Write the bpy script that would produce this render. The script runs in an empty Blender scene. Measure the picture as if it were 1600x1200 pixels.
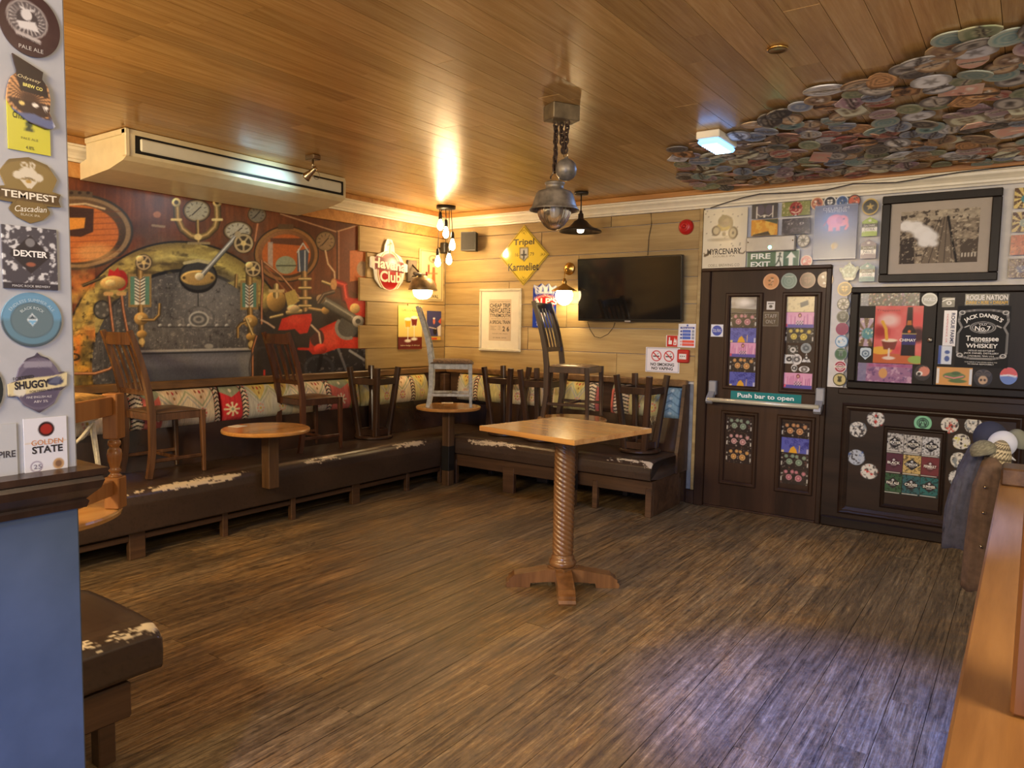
import bpy, bmesh, math, random
import numpy as np
from mathutils import Vector, Matrix
R_ = math.radians
SC = bpy.context.scene
COL = SC.collection
random.seed(7)

# ------------------------------------------------------------------ camera
# world: x along the back wall, y into the room corner (back wall y=0, left wall x=0), z up, metres
CAM = np.array([5.4805, -6.4417, 1.6]); FPX = 1145.27
YAW, PITCH, ROLL = R_(35.0867), R_(4.4735), R_(0.9828)
def cam_axes():
    cy, sy, cp, sp = math.cos(YAW), math.sin(YAW), math.cos(PITCH), math.sin(PITCH)
    w = np.array([-sy*cp, cy*cp, -sp]); r = np.array([cy, sy, 0.]); u = np.cross(r, w)
    cr, sr = math.cos(ROLL), math.sin(ROLL)
    return cr*r+sr*u, -sr*r+cr*u, w
CR, CU, CW = cam_axes()
cam = bpy.data.cameras.new('camera'); cam.sensor_width = 36; cam.lens = FPX/1600*36
cam.clip_start = .05
camo = bpy.data.objects.new('camera', cam); COL.objects.link(camo)
camo.matrix_world = Matrix(((CR[0], CU[0], -CW[0], CAM[0]), (CR[1], CU[1], -CW[1], CAM[1]), (CR[2], CU[2], -CW[2], CAM[2]), (0, 0, 0, 1)))
SC.camera = camo

# ------------------------------------------------------------------ world, lights, exposure
SC.view_settings.view_transform = 'Standard'; SC.view_settings.look = 'None'
SC.view_settings.gamma = 1; SC.view_settings.use_curve_mapping = False
SC.view_settings.exposure = 0.0
wd = bpy.data.worlds.new('pub_ambient'); SC.world = wd; wd.use_nodes = True
wd.node_tree.nodes['Background'].inputs[0].default_value = (1.0, .82, .58, 1)
wd.node_tree.nodes['Background'].inputs[1].default_value = .48
def area(name, loc, target, size, power, col):
    l = bpy.data.lights.new(name, 'AREA'); l.energy = power; l.color = col
    l.shape = 'RECTANGLE'; l.size, l.size_y = size
    o = bpy.data.objects.new(name, l); COL.objects.link(o); o.location = loc
    o.rotation_euler = (Vector(target)-Vector(loc)).to_track_quat('-Z', 'Y').to_euler()
    return o
# added area fill: a cool one behind the camera, warm ones under the ceiling
area('cool_fill_area', (6.4, -10.0, 1.0), (4.4, -4.2, .2), (1.5, 1.6), 130, (.2, .42, 1.0))
def spot(name, loc, target, power, col, deg, blend=.9, size=.04):
    l = bpy.data.lights.new(name, 'SPOT'); l.energy = power; l.color = col; l.spot_size = R_(deg); l.spot_blend = blend; l.shadow_soft_size = size
    o = bpy.data.objects.new(name, l); COL.objects.link(o); o.location = loc; o.rotation_euler = (Vector(target)-Vector(loc)).to_track_quat('-Z', 'Y').to_euler()
    return o
# cool LED ceiling spots over the walkway and by the near pillar
spot('ceiling_spot', (5.05, -3.9, 2.83), (4.95, -3.3, 0), 1000, (.08, .20, 1.0), 40)
spot('ceiling_spot', (5.0, -7.3, 2.6), (3.75, -5.95, .1), 360, (.06, .24, 1.0), 40)
lp = bpy.data.lights.new('left_bay_bulb', 'POINT'); lp.energy = 105; lp.color = (1.0, .66, .28); lp.shadow_soft_size = .08
lpo = bpy.data.objects.new('left_bay_bulb', lp); COL.objects.link(lpo); lpo.location = (1.2, -5.9, 2.25)
area('warm_fill_area', (2.6, -7.6, 2.75), (2.4, -4.6, 0), (.8, .8), 175, (1.0, .78, .46))  # warm fill added out of view to brighten the room, no lamps built here
area('warm_fill_area', (4.4, -7.7, 2.75), (3.6, -3.6, .4), (.8, .8), 150, (1.0, .80, .52))
area('warm_fill_area', (6.6, -5.2, 2.75), (4.6, -2.2, .6), (.8, .8), 85, (1.0, .80, .54))

# ------------------------------------------------------------------ tracing helpers: a pixel of the 1600x1200 photo to a point on a known plane
def ray(x, y): return (x-800)/FPX*CR-(y-600)/FPX*CU+CW
def onz(x, y, z=0.): d = ray(x, y); return CAM+d*((z-CAM[2])/d[2])
def ony(x, y, Y=0.): d = ray(x, y); return CAM+d*((Y-CAM[1])/d[1])
def onx(x, y, X=0.): d = ray(x, y); return CAM+d*((X-CAM[0])/d[0])
def to_px(P):
    d = P-CAM; z = d@CW
    return 800+FPX*(d@CR)/z, 600-FPX*(d@CU)/z

# ------------------------------------------------------------------ object helpers
def tag(o, label=None, cat=None, group=None, kind=None):
    if label: o['label'] = label
    if cat: o['category'] = cat
    if group: o['group'] = group
    if kind: o['kind'] = kind
    return o
def empty(name, loc=(0, 0, 0), rz=0., label=None, cat=None, group=None):
    o = bpy.data.objects.new(name, None); COL.objects.link(o); o.location = loc; o.rotation_euler = (0, 0, rz)
    o.empty_display_size = .1
    return tag(o, label, cat, group)
def link(name, me, parent=None):
    o = bpy.data.objects.new(name, me); COL.objects.link(o)
    if parent: o.parent = parent
    return o
def copy_tree(o, parent=None):
    c = o.copy(); COL.objects.link(c); c.parent = parent
    for ch in list(o.children): copy_tree(ch, c)
    return c
def frame(o, origin, right, up):
    r = Vector(right).normalized(); u = Vector(up).normalized(); n = r.cross(u).normalized(); u = n.cross(r)
    o.matrix_world = Matrix(((r.x, u.x, n.x, origin[0]), (r.y, u.y, n.y, origin[1]), (r.z, u.z, n.z, origin[2]), (0, 0, 0, 1)))
    return o

class MB:
    """collects shapes into one mesh"""
    def __init__(s): s.v = []; s.f = []; s.m = []; s.sm = []; s.mi = 0
    def add(s, vs, fs, smooth=False, M=None):
        b = len(s.v)
        if M is not None: vs = [tuple(M @ Vector(p)) for p in vs]
        s.v += [tuple(map(float, p)) for p in vs]
        for f in fs: s.f.append([b+i for i in f]); s.m.append(s.mi); s.sm.append(smooth)
        return s
    def box(s, a, b, bev=0., M=None):
        lo = [min(a[i], b[i]) for i in range(3)]; hi = [max(a[i], b[i]) for i in range(3)]
        bev = min(bev, *[(hi[i]-lo[i])*.45 for i in range(3)])
        if bev <= 0:
            vs = [(x, y, z) for z in (lo[2], hi[2]) for y in (lo[1], hi[1]) for x in (lo[0], hi[0])]
            return s.add(vs, [(0, 2, 3, 1), (4, 5, 7, 6), (0, 1, 5, 4), (2, 6, 7, 3), (0, 4, 6, 2), (1, 3, 7, 5)], M=M)
        vs = []; idx = {}
        for k in range(8):
            sg = [(k >> i) & 1 for i in range(3)]
            for ax in range(3):
                p = [hi[i] if sg[i] else lo[i] for i in range(3)]
                for i in range(3):
                    if i != ax: p[i] += -bev if sg[i] else bev
                idx[(k, ax)] = len(vs); vs.append(p)
        fs = []
        for ax in range(3):
            o1, o2 = [(1, 2), (2, 0), (0, 1)][ax]
            for sd in (0, 1):
                ks = [sd << ax | a << o1 | c << o2 for a, c in ((0, 0), (1, 0), (1, 1), (0, 1))]
                f = [idx[(k, ax)] for k in ks]
                fs.append(f if sd else f[::-1])
        for ax in range(3):
            o1, o2 = [(1, 2), (2, 0), (0, 1)][ax]
            for a in (0, 1):
                for c in (0, 1):
                    k0 = a << o1 | c << o2; k1 = k0 | 1 << ax
                    f = [idx[(k0, o1)], idx[(k1, o1)], idx[(k1, o2)], idx[(k0, o2)]]
                    fs.append(f if (a == c) else f[::-1])
        for k in range(8):
            f = [idx[(k, 0)], idx[(k, 1)], idx[(k, 2)]]
            fs.append(f if bin(k).count('1') % 2 == 1 else f[::-1])
        return s.add(vs, fs, M=M)
    def sweep(s, pts, sec, up=(0, 0, 1), scale=None, closed=True, caps=True, smooth=False, M=None, loop=False):
        pts = [Vector(p) for p in pts]; n = len(pts); k = len(sec); vs = []; up = Vector(up)
        for i, p in enumerate(pts):
            if loop: t = pts[(i+1) % n]-pts[i-1]
            else: t = pts[min(i+1, n-1)]-pts[max(i-1, 0)]
            t.normalize(); a = t.cross(up)
            if a.length < 1e-4: a = t.cross(Vector((0, 1, 0)) if abs(t.y) < .9 else Vector((1, 0, 0)))
            a.normalize(); b = a.cross(t).normalized()
            sc = scale[i] if scale else 1.
            if not isinstance(sc, tuple): sc = (sc, sc)
            vs += [tuple(p+a*(q[0]*sc[0])+b*(q[1]*sc[1])) for q in sec]
        fs = []
        for i in range(n if loop else n-1):
            for j in range(k if closed else k-1):
                i2 = (i+1) % n; j2 = (j+1) % k
                fs.append((i*k+j, i*k+j2, i2*k+j2, i2*k+j))
        if caps and closed and not loop: fs += [tuple(range(k))[::-1], tuple((n-1)*k+j for j in range(k))]
        return s.add(vs, fs, smooth, M)
    def tube(s, pts, r=.01, n=8, scale=None, M=None, loop=False, up=(0, 0, 1)):
        sec = [(r*math.cos(2*math.pi*j/n), r*math.sin(2*math.pi*j/n)) for j in range(n)]
        return s.sweep(pts, sec, up, scale, smooth=True, M=M, loop=loop)
    def bar(s, p0, p1, w0, d0, w1=None, d1=None, up=(0, 1, 0), M=None):
        w1 = w0 if w1 is None else w1; d1 = d0 if d1 is None else d1
        c = .18
        sec = [(-.5+c, -.5), (.5-c, -.5), (.5, -.5+c), (.5, .5-c), (.5-c, .5), (-.5+c, .5), (-.5, .5-c), (-.5, -.5+c)]
        return s.sweep([p0, p1], sec, up, [(w0, d0), (w1, d1)], M=M)
    def lathe(s, prof, n=24, c=(0, 0, 0), M=None, smooth=True, twist=None):
        vs = []; k = len(prof)
        for r, z in prof:
            for j in range(n):
                a = 2*math.pi*j/n
                rr = r if twist is None else r+twist(a, z, r)
                vs.append((c[0]+rr*math.cos(a), c[1]+rr*math.sin(a), c[2]+z))
        fs = [(i*n+j, i*n+(j+1) % n, (i+1)*n+(j+1) % n, (i+1)*n+j) for i in range(k-1) for j in range(n)]
        if prof[0][0] > 1e-4: fs.append(tuple(range(n))[::-1])
        if prof[-1][0] > 1e-4: fs.append(tuple((k-1)*n+j for j in range(n)))
        return s.add(vs, fs, smooth, M)
    def prism(s, poly, z0, z1, M=None, smooth=False):
        n = len(poly); vs = [(x, y, z0) for x, y in poly]+[(x, y, z1) for x, y in poly]
        fs = [tuple(range(n))[::-1], tuple(range(n, 2*n))]+[(i, (i+1) % n, n+(i+1) % n, n+i) for i in range(n)]
        return s.add(vs, fs, smooth, M)
    def torus(s, c, R, r, axis='Z', n=16, k=6, sx=1., sy=1.):
        pts = []
        for i in range(n):
            a = 2*math.pi*i/n; x, y = R*sx*math.cos(a), R*sy*math.sin(a)
            pts.append(Vector(c)+Vector({'Z': (x, y, 0), 'X': (0, x, y), 'Y': (x, 0, y)}[axis]))
        return s.tube(pts, r, k, loop=True, up={'Z': (0, 0, 1), 'X': (1, 0, 0), 'Y': (0, 1, 0)}[axis])
    def mesh(s, name, mats):
        me = bpy.data.meshes.new(name); me.from_pydata(s.v, [], s.f)
        for m in (mats if isinstance(mats, (list, tuple)) else [mats]): me.materials.append(m)
        me.polygons.foreach_set('material_index', s.m); me.polygons.foreach_set('use_smooth', s.sm)
        me.update(); return me
    def build(s, name, mats, parent=None):
        me = s.mesh(name, mats)
        bm = bmesh.new(); bm.from_mesh(me); bmesh.ops.recalc_face_normals(bm, faces=bm.faces); bm.to_mesh(me); bm.free()
        return link(name, me, parent)

# ------------------------------------------------------------------ materials
def lin(c):
    return tuple(((v/255)/12.92 if v/255 <= .04045 else ((v/255+.055)/1.055)**2.4) for v in c)
class NT:
    def __init__(s, name):
        s.m = bpy.data.materials.new(name); s.m.use_nodes = True; s.t = s.m.node_tree
        s.b = s.t.nodes['Principled BSDF']
    def n(s, typ, **kw):
        nd = s.t.nodes.new(typ)
        for k, v in kw.items():
            if k.startswith('i_'):
                nd.inputs[int(k[2:]) if k[2:].isdigit() else k[2:].replace('_', ' ')].default_value = v
            else: setattr(nd, k, v)
        return nd
    def l(s, a, b): s.t.links.new(a, b)
    def ramp(s, fac, stops):
        r = s.n('ShaderNodeValToRGB'); e = r.color_ramp.elements
        while len(e) < len(stops): e.new(.5)
        for el, (p, c) in zip(e, stops): el.position = p; el.color = (*c, 1)
        s.l(fac, r.inputs[0]); return r.outputs[0]
    def mix(s, fac, a, b, mode='MIX'):
        m = s.n('ShaderNodeMix', data_type='RGBA', blend_type=mode)
        for sock, v in ((m.inputs[0], fac), (m.inputs[6], a), (m.inputs[7], b)):
            if isinstance(v, (int, float)): sock.default_value = v
            elif isinstance(v, tuple): sock.default_value = (*v, 1)
            else: s.l(v, sock)
        return m.outputs[2]
    def math(s, op, a, b=0.):
        m = s.n('ShaderNodeMath', operation=op)
        for sock, v in ((m.inputs[0], a), (m.inputs[1], b)):
            if isinstance(v, (int, float)): sock.default_value = v
            else: s.l(v, sock)
        return m.outputs[0]
    def coords(s, kind='Object', scale=(1, 1, 1), rnd=True):
        if kind == 'World': out = s.n('ShaderNodeNewGeometry').outputs['Position']
        else: out = s.n('ShaderNodeTexCoord').outputs[kind]
        if rnd:
            oi = s.n('ShaderNodeObjectInfo'); v = s.n('ShaderNodeVectorMath', operation='ADD')
            mu = s.math('MULTIPLY', oi.outputs['Random'], 37.)
            s.l(out, v.inputs[0]); s.l(mu, v.inputs[1]); out = v.outputs[0]
        mp = s.n('ShaderNodeMapping'); mp.inputs['Scale'].default_value = scale; s.l(out, mp.inputs[0])
        return mp.outputs[0]
    def noise(s, co, scale=1., detail=4., rough=.55, dist=0.):
        t = s.n('ShaderNodeTexNoise', i_Scale=scale, i_Detail=detail, i_Roughness=rough, i_Distortion=dist)
        s.l(co, t.inputs['Vector']); return t.outputs[0]
    def bump(s, h, strength=.2, dist=.01):
        b = s.n('ShaderNodeBump', i_Strength=strength, i_Distance=dist); s.l(h, b.inputs['Height']); s.l(b.outputs[0], s.b.inputs['Normal'])
    def set(s, col=None, rough=None, metal=None, **kw):
        for nm, v in (('Base Color', col), ('Roughness', rough), ('Metallic', metal)):
            if v is None: continue
            if isinstance(v, tuple): s.b.inputs[nm].default_value = (*v, 1)
            elif isinstance(v, (int, float)): s.b.inputs[nm].default_value = v
            else: s.l(v, s.b.inputs[nm])
        for k, v in kw.items(): s.b.inputs[k.replace('_', ' ')].default_value = v
        return s.m
MATS = {}
def pbr(name, col, rough=.5, metal=0., var=.12, scale=12., bump=0., **kw):
    if name in MATS: return MATS[name]
    s = NT(name); c = lin(col)
    co = s.coords('Object'); nz = s.noise(co, scale, 4)
    colr = s.ramp(nz, [(.3, tuple(max(0, v*(1-var*2)) for v in c)), (.7, tuple(min(1, v*(1+var*2)) for v in c))])
    s.set(colr, rough, metal, **kw)
    if bump: s.bump(nz, bump)
    MATS[name] = s.m; return s.m
def wood(name, dark, mid, light, axis=2, grain=26., rough=.4, bump=.12, coat=0., kind='Object', stretch=.07, spec=.5):
    if name in MATS: return MATS[name]
    s = NT(name); sc = [1, 1, 1]; sc[axis] = stretch
    co = s.coords(kind, tuple(sc))
    n1 = s.noise(co, grain*.35, 3, .5, 1.2); n2 = s.noise(co, grain*2.2, 6, .65, .3)
    f = s.math('ADD', s.math('MULTIPLY', n1, .62), s.math('MULTIPLY', n2, .38))
    c = s.ramp(f, [(.30, lin(dark)), (.50, lin(mid)), (.72, lin(light))])
    oi = s.n('ShaderNodeObjectInfo')
    hv = s.n('ShaderNodeHueSaturation'); hv.inputs['Saturation'].default_value = 1
    s.l(s.math('ADD', s.math('MULTIPLY', oi.outputs['Random'], .35), .82), hv.inputs['Value']); s.l(c, hv.inputs['Color'])
    s.set(hv.outputs[0], rough, Coat_Weight=coat, Coat_Roughness=.12, Specular_IOR_Level=spec); s.bump(n2, bump, .004)
    MATS[name] = s.m; return s.m
def emit(name, col, strength):
    if name in MATS: return MATS[name]
    s = NT(name); s.set((0, 0, 0), .4, Emission_Strength=strength); s.b.inputs['Emission Color'].default_value = (*col, 1)
    MATS[name] = s.m; return s.m
def printed(name, rough, spec=.5, coat=0.):
    s = NT(name); a = s.n('ShaderNodeAttribute', attribute_name='Col')
    s.set(a.outputs['Color'], rough, Coat_Weight=coat, Coat_Roughness=.08); s.b.inputs['Specular IOR Level'].default_value = spec
    MATS[name] = s.m; return s.m
PAPER = printed('printed_paper', .6, .3); GLOSSY = printed('printed_gloss_card', .22); ENAMEL = printed('printed_enamel', .12, .5, .3)
FABRIC = printed('woven_kilim', .95, .1); MURAL = printed('mural_print', .38, .35)
LEATHER = printed('worn_leather', .30, .5)
def ink(col):
    k = 'ink_%d_%d_%d' % tuple(col)
    if k not in MATS:
        s = NT(k); s.set(lin(col), .45); MATS[k] = s.m
    return MATS[k]

# ------------------------------------------------------------------ flat prints: colours computed per vertex of a fine grid
class Art:
    def __init__(s, U, V, base):
        s.U, s.V = U.ravel(), V.ravel(); s.C = np.empty((s.U.size, 3)); s.C[:] = np.array(base, float)/255; s.rng = np.random.default_rng(5)
        s.aa = .5
    def near(s, x0, y0, x1, y1):
        return np.nonzero((s.U >= x0) & (s.U <= x1) & (s.V >= y0) & (s.V <= y1))[0]
    def put(s, i, m, col, a=1.):
        m = np.clip(m, 0, 1)[:, None]*a; col = np.array(col, float)/255
        s.C[i] = s.C[i]*(1-m)+col*m
    def ell(s, cx, cy, rx, ry, col, a=1., rot=0., hole=0., soft=None, shade=0.):
        R = max(rx, ry)*1.1+2*s.aa; i = s.near(cx-R, cy-R, cx+R, cy+R)
        if i.size == 0: return
        c, sn = math.cos(rot), math.sin(rot); x, y = s.U[i]-cx, s.V[i]-cy
        X, Y = (x*c+y*sn)/rx, (-x*sn+y*c)/ry; h = np.hypot(X, Y); d = (h-1)*min(rx, ry)
        m = .5-d/(soft or s.aa)
        if hole: m = np.minimum(m, .5+((h-hole)*min(rx, ry))/(soft or s.aa))
        if shade:
            col = np.clip(np.array(col, float)[None]*(1+shade*(-X*.5-Y*.7))[:, None], 0, 255)
            mm = np.clip(m, 0, 1)[:, None]*a; s.C[i] = s.C[i]*(1-mm)+col/255*mm
        else: s.put(i, m, col, a)
    def line(s, pts, w, col, a=1., soft=None, shade=False):
        xs = [p[0] for p in pts]; ys = [p[1] for p in pts]; R = w+2*s.aa
        i = s.near(min(xs)-R, min(ys)-R, max(xs)+R, max(ys)+R)
        if i.size == 0: return
        d = np.full(i.size, 1e9); x, y = s.U[i], s.V[i]; sg = np.zeros(i.size)
        for (x0, y0), (x1, y1) in zip(pts[:-1], pts[1:]):
            dx, dy = x1-x0, y1-y0; L = dx*dx+dy*dy+1e-9
            t = np.clip(((x-x0)*dx+(y-y0)*dy)/L, 0, 1); e = np.hypot(x-x0-t*dx, y-y0-t*dy)
            q = ((x-x0)*dy-(y-y0)*dx)/math.sqrt(L); sg = np.where(e < d, q, sg); d = np.minimum(d, e)
        m = .5-(d-w/2)/(soft or s.aa)
        if shade:
            c = np.clip(np.array(col, float)[None]*(1.0-.55*np.clip(np.abs(sg/(w*.5)-.25), 0, 1.4))[:, None]+30*np.exp(-((sg/(w*.5)-.25)/.25)**2)[:, None], 0, 255)
            mm = np.clip(m, 0, 1)[:, None]*a; s.C[i] = s.C[i]*(1-mm)+c/255*mm
        else: s.put(i, m, col, a)
    def poly(s, pts, col, a=1., soft=None):
        xs = [p[0] for p in pts]; ys = [p[1] for p in pts]; R = 2*s.aa
        i = s.near(min(xs)-R, min(ys)-R, max(xs)+R, max(ys)+R)
        if i.size == 0: return
        x, y = s.U[i], s.V[i]; ins = np.zeros(i.size, bool); d = np.full(i.size, 1e9)
        for (x0, y0), (x1, y1) in zip(pts, pts[1:]+pts[:1]):
            if y0 != y1: ins ^= ((y0 > y) != (y1 > y)) & (x < (x1-x0)*(y-y0)/(y1-y0)+x0)
            dx, dy = x1-x0, y1-y0; L = dx*dx+dy*dy+1e-9; t = np.clip(((x-x0)*dx+(y-y0)*dy)/L, 0, 1)
            d = np.minimum(d, np.hypot(x-x0-t*dx, y-y0-t*dy))
        s.put(i, .5+np.where(ins, d, -d)/(soft or s.aa), col, a)
    def rect(s, x0, y0, x1, y1, col, a=1.): s.poly([(x0, y0), (x1, y0), (x1, y1), (x0, y1)], col, a)
    def vnoise(s, sx, sy, seed=0, octv=3):
        out = np.zeros(s.U.size); amp = 1.; tot = 0.
        for o in range(octv):
            g = np.random.default_rng(seed*31+o).random((64, 64)); X = s.U/sx*2**o; Y = s.V/sy*2**o
            xi, yi = np.floor(X).astype(int), np.floor(Y).astype(int); fx, fy = X-xi, Y-yi
            fx = fx*fx*(3-2*fx); fy = fy*fy*(3-2*fy)
            G = lambda a, b: g[(a % 64), (b % 64)]
            out += amp*((G(xi, yi)*(1-fx)+G(xi+1, yi)*fx)*(1-fy)+(G(xi, yi+1)*(1-fx)+G(xi+1, yi+1)*fx)*fy); tot += amp; amp *= .55
        return out/tot
    def tint(s, m, col, a=1.): s.put(np.arange(s.U.size), m, col, a)
    def mul(s, k): s.C = np.clip(s.C*k[:, None], 0, 1)
    def linear(s):
        c = np.clip(s.C, 0, 1); return np.where(c <= .04045, c/12.92, ((c+.055)/1.055)**2.4)
def set_col(me, rgb):
    at = me.color_attributes.new('Col', 'FLOAT_COLOR', 'POINT'); d = np.ones((len(me.vertices), 4), np.float32); d[:, :3] = rgb
    at.data.foreach_set('color', d.ravel())
def grid_mesh(name, P, Cc, mat, t, closed_u=False):
    """P: (ny,nx,3) front surface facing local +Z, Cc colours; gets a rim of depth t and a back"""
    ny, nx = P.shape[:2]; v = P.reshape(-1, 3); I = np.arange(ny*nx).reshape(ny, nx)
    if closed_u:
        J = np.concatenate([I, I[:, :1]], 1)
        q = np.stack([J[:-1, :-1], J[:-1, 1:], J[1:, 1:], J[1:, :-1]], -1).reshape(-1, 4).tolist(); rim = I[-1].tolist(); q.append(I[0].tolist()[::-1])
    else:
        q = np.stack([I[:-1, :-1], I[:-1, 1:], I[1:, 1:], I[1:, :-1]], -1).reshape(-1, 4).tolist()
        rim = I[0].tolist()+I[1:, -1].tolist()+I[-1, -2::-1].tolist()+I[-2:0:-1, 0].tolist()
    n0 = len(v); back = v[rim].copy(); back[:, 2] -= t; v = np.concatenate([v, back]); m = len(rim)
    for k in range(m): q.append([rim[(k+1) % m], rim[k], n0+k, n0+(k+1) % m])
    q.append([n0+k for k in range(m)][::-1])
    me = bpy.data.meshes.new(name); me.from_pydata(v.tolist(), [], q); me.materials.append(mat); me.update()
    bm = bmesh.new(); bm.from_mesh(me); bmesh.ops.recalc_face_normals(bm, faces=bm.faces); bm.to_mesh(me); bm.free()
    set_col(me, np.concatenate([Cc, Cc[rim]])); return me
def flat_print(name, w, h, draw, base=(240, 240, 235), n=48, shape='rect', mat=None, t=.003, parent=None):
    """draw(art): art coordinates x in -w/2..w/2 (right), y in -h/2..h/2 (up), unit = half of the larger side -> 1"""
    mat = mat or GLOSSY; S = max(w, h)/2
    if shape == 'rect':
        nx, ny = max(2, int(n*w/(2*S))), max(2, int(n*h/(2*S)))
        X, Y = np.meshgrid(np.linspace(-w/2, w/2, nx), np.linspace(-h/2, h/2, ny)); cu = False
    else:
        k = max(20, n); rings = max(3, n//3); a = np.linspace(0, 2*np.pi, k, endpoint=False)
        if shape == 'round': rad = np.ones(k)
        else: rad = shape(a)
        rr = np.linspace(.02, 1, rings)[:, None]
        X, Y = rr*rad[None]*np.cos(a)[None]*w/2, rr*rad[None]*np.sin(a)[None]*h/2; cu = True
    A = Art(X/S, Y/S, base); A.aa = 2.2/n
    draw(A)
    me = grid_mesh(name, np.stack([X, Y, np.full_like(X, t)], -1), A.linear(), mat, t, cu)
    return link(name, me, parent)
def star_shape(pts):
    """outline (unit coords) as a radius over angle"""
    P = [np.array(p, float) for p in pts]
    def f(a):
        out = np.zeros(len(a))
        for k, t in enumerate(a):
            d = np.array([math.cos(t), math.sin(t)]); best = 0
            for p, q in zip(P, P[1:]+P[:1]):
                e = q-p; den = d[0]*(-e[1])+d[1]*e[0]
                if abs(den) < 1e-9: continue
                tt = (p[0]*(-e[1])+p[1]*e[0])/den; ss = (d[0]*p[1]-d[1]*p[0])/den
                if tt > 0 and -1e-6 <= ss <= 1+1e-6: best = max(best, tt)
            out[k] = best or .5
        return out
    return f
TXT = {}
def lettering(parent, body, x, y, h, col=(20, 20, 20), z=.0036, width=None, rot=0., shear=0., bold=0., name='lettering', arc=None):
    """flat lettering lying on the parent's local XY face; h = cap height, width = fitted width"""
    key = (body, shear, bold)
    if key not in TXT:
        cu = bpy.data.curves.new('lettering', 'FONT'); cu.body = body; cu.size = 1.; cu.align_x = 'CENTER'; cu.shear = shear; cu.offset = bold; cu.resolution_u = 3
        ob = bpy.data.objects.new('lettering', cu); COL.objects.link(ob)
        me = ob.to_mesh(); v = np.array([q.co[:] for q in me.vertices]) if len(me.vertices) else np.zeros((1, 3)); f = [list(p.vertices) for p in me.polygons]
        ob.to_mesh_clear(); bpy.data.objects.remove(ob); bpy.data.curves.remove(cu); TXT[key] = (v, f)
    v, f = TXT[key]; v = v.copy(); x0, x1, y0, y1 = v[:, 0].min(), v[:, 0].max(), v[:, 1].min(), v[:, 1].max()
    v[:, 0] -= (x0+x1)/2; v[:, 1] -= (y0+y1)/2
    sy = h/max(1e-6, y1-y0); sx = sy if width is None else width/max(1e-6, x1-x0)
    v[:, 0] *= sx; v[:, 1] *= sy
    if arc:
        th = v[:, 0]/arc; rr = arc+v[:, 1]; v[:, 0] = rr*np.sin(th); v[:, 1] = rr*np.cos(th)-arc
    c, s_ = math.cos(rot), math.sin(rot); X = v[:, 0]*c-v[:, 1]*s_+x; Y = v[:, 0]*s_+v[:, 1]*c+y
    me = bpy.data.meshes.new(name); me.from_pydata(np.stack([X, Y, np.full_like(X, z)], -1).tolist(), [], f); me.materials.append(ink(col)); me.update()
    return link(name, me, parent)

# ================================================================== the setting
CEIL = 2.84
def floor_mat():
    s = NT('worn_floorboards')
    co = s.coords('World', (1, .05, 1)); cw = s.coords('World', (1, .5, 1), rnd=False); cf = s.coords('World', (1, .022, 1))
    g = s.noise(co, 70, 9, .78, .5); g2 = s.noise(co, 14, 4, .6, 2.5); wear = s.noise(cw, 1.5, 10, .75, .4); mott = s.noise(cw, 34, 10, .85); scr = s.noise(cf, 120, 4, .6)
    f = s.math('ADD', s.math('ADD', s.math('MULTIPLY', g, .42), s.math('MULTIPLY', g2, .24)), s.math('MULTIPLY', mott, .34))
    base = s.ramp(f, [(.40, lin((44, 35, 27))), (.48, lin((98, 81, 60))), (.55, lin((130, 110, 82))), (.62, lin((178, 156, 120)))])
    gold = s.ramp(f, [(.40, lin((62, 42, 22))), (.5, lin((146, 110, 62))), (.60, lin((200, 162, 104)))])
    m = s.ramp(wear, [(.48, (0, 0, 0)), (.60, (1, 1, 1))])
    c = s.mix(s.math('MULTIPLY', m, .62), base, gold)
    sm = s.ramp(s.math('MULTIPLY', scr, s.math('ADD', wear, .5)), [(.60, (0, 0, 0)), (.70, (1, 1, 1))])
    c = s.mix(s.math('MULTIPLY', sm, .55), c, lin((176, 152, 112)))
    oi = s.n('ShaderNodeObjectInfo'); hv = s.n('ShaderNodeHueSaturation'); s.l(c, hv.inputs['Color'])
    s.l(s.math('ADD', s.math('MULTIPLY', oi.outputs['Random'], .34), .84), hv.inputs['Value'])
    rg = s.ramp(mott, [(.4, (.30,)*3), (.62, (.58,)*3)])
    s.set(hv.outputs[0], rg); s.bump(f, .6, .006); return s.m
def ceil_mat():
    s = NT('oak_ceiling_board'); co = s.coords('World', (1, .05, 1))
    g = s.noise(co, 75, 8, .72, .5); g2 = s.noise(co, 12, 4, .55, 3.)
    f = s.math('ADD', s.math('MULTIPLY', g, .45), s.math('MULTIPLY', g2, .55))
    c = s.ramp(f, [(.3, lin((156, 116, 64))), (.5, lin((186, 146, 86))), (.7, lin((208, 172, 110)))])
    oi = s.n('ShaderNodeObjectInfo'); hv = s.n('ShaderNodeHueSaturation'); s.l(c, hv.inputs['Color'])
    s.l(s.math('ADD', s.math('MULTIPLY', oi.outputs['Random'], .32), .80), hv.inputs['Value'])
    s.set(hv.outputs[0], .27); s.bump(f, .10, .004); return s.m
M_FLOOR, M_CEIL = floor_mat(), ceil_mat()
M_DARK = pbr('dark_void', (14, 11, 9), .9)
M_WALLB = wood('rough_plank_back', (134, 106, 62), (172, 144, 92), (200, 174, 120), 0, 14, .55, .25, kind='World')
M_WALLL = wood('rough_plank_left', (134, 106, 62), (172, 144, 92), (200, 174, 120), 1, 14, .55, .25, kind='World')
M_STRIP = wood('pine_strip', (140, 92, 46), (176, 124, 66), (196, 148, 88), 0, 20, .45, .1, kind='World')
M_WHITE = pbr('cream_gloss_paint', (226, 218, 196), .35, var=.03)
M_PAINT = pbr('white_wall_paint', (214, 210, 204), .55, var=.04)
M_DARKWOOD = wood('dark_stained_wood', (34, 22, 16), (56, 37, 27), (78, 54, 40), 2, 18, .32, .08, coat=.2, kind='World')
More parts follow.
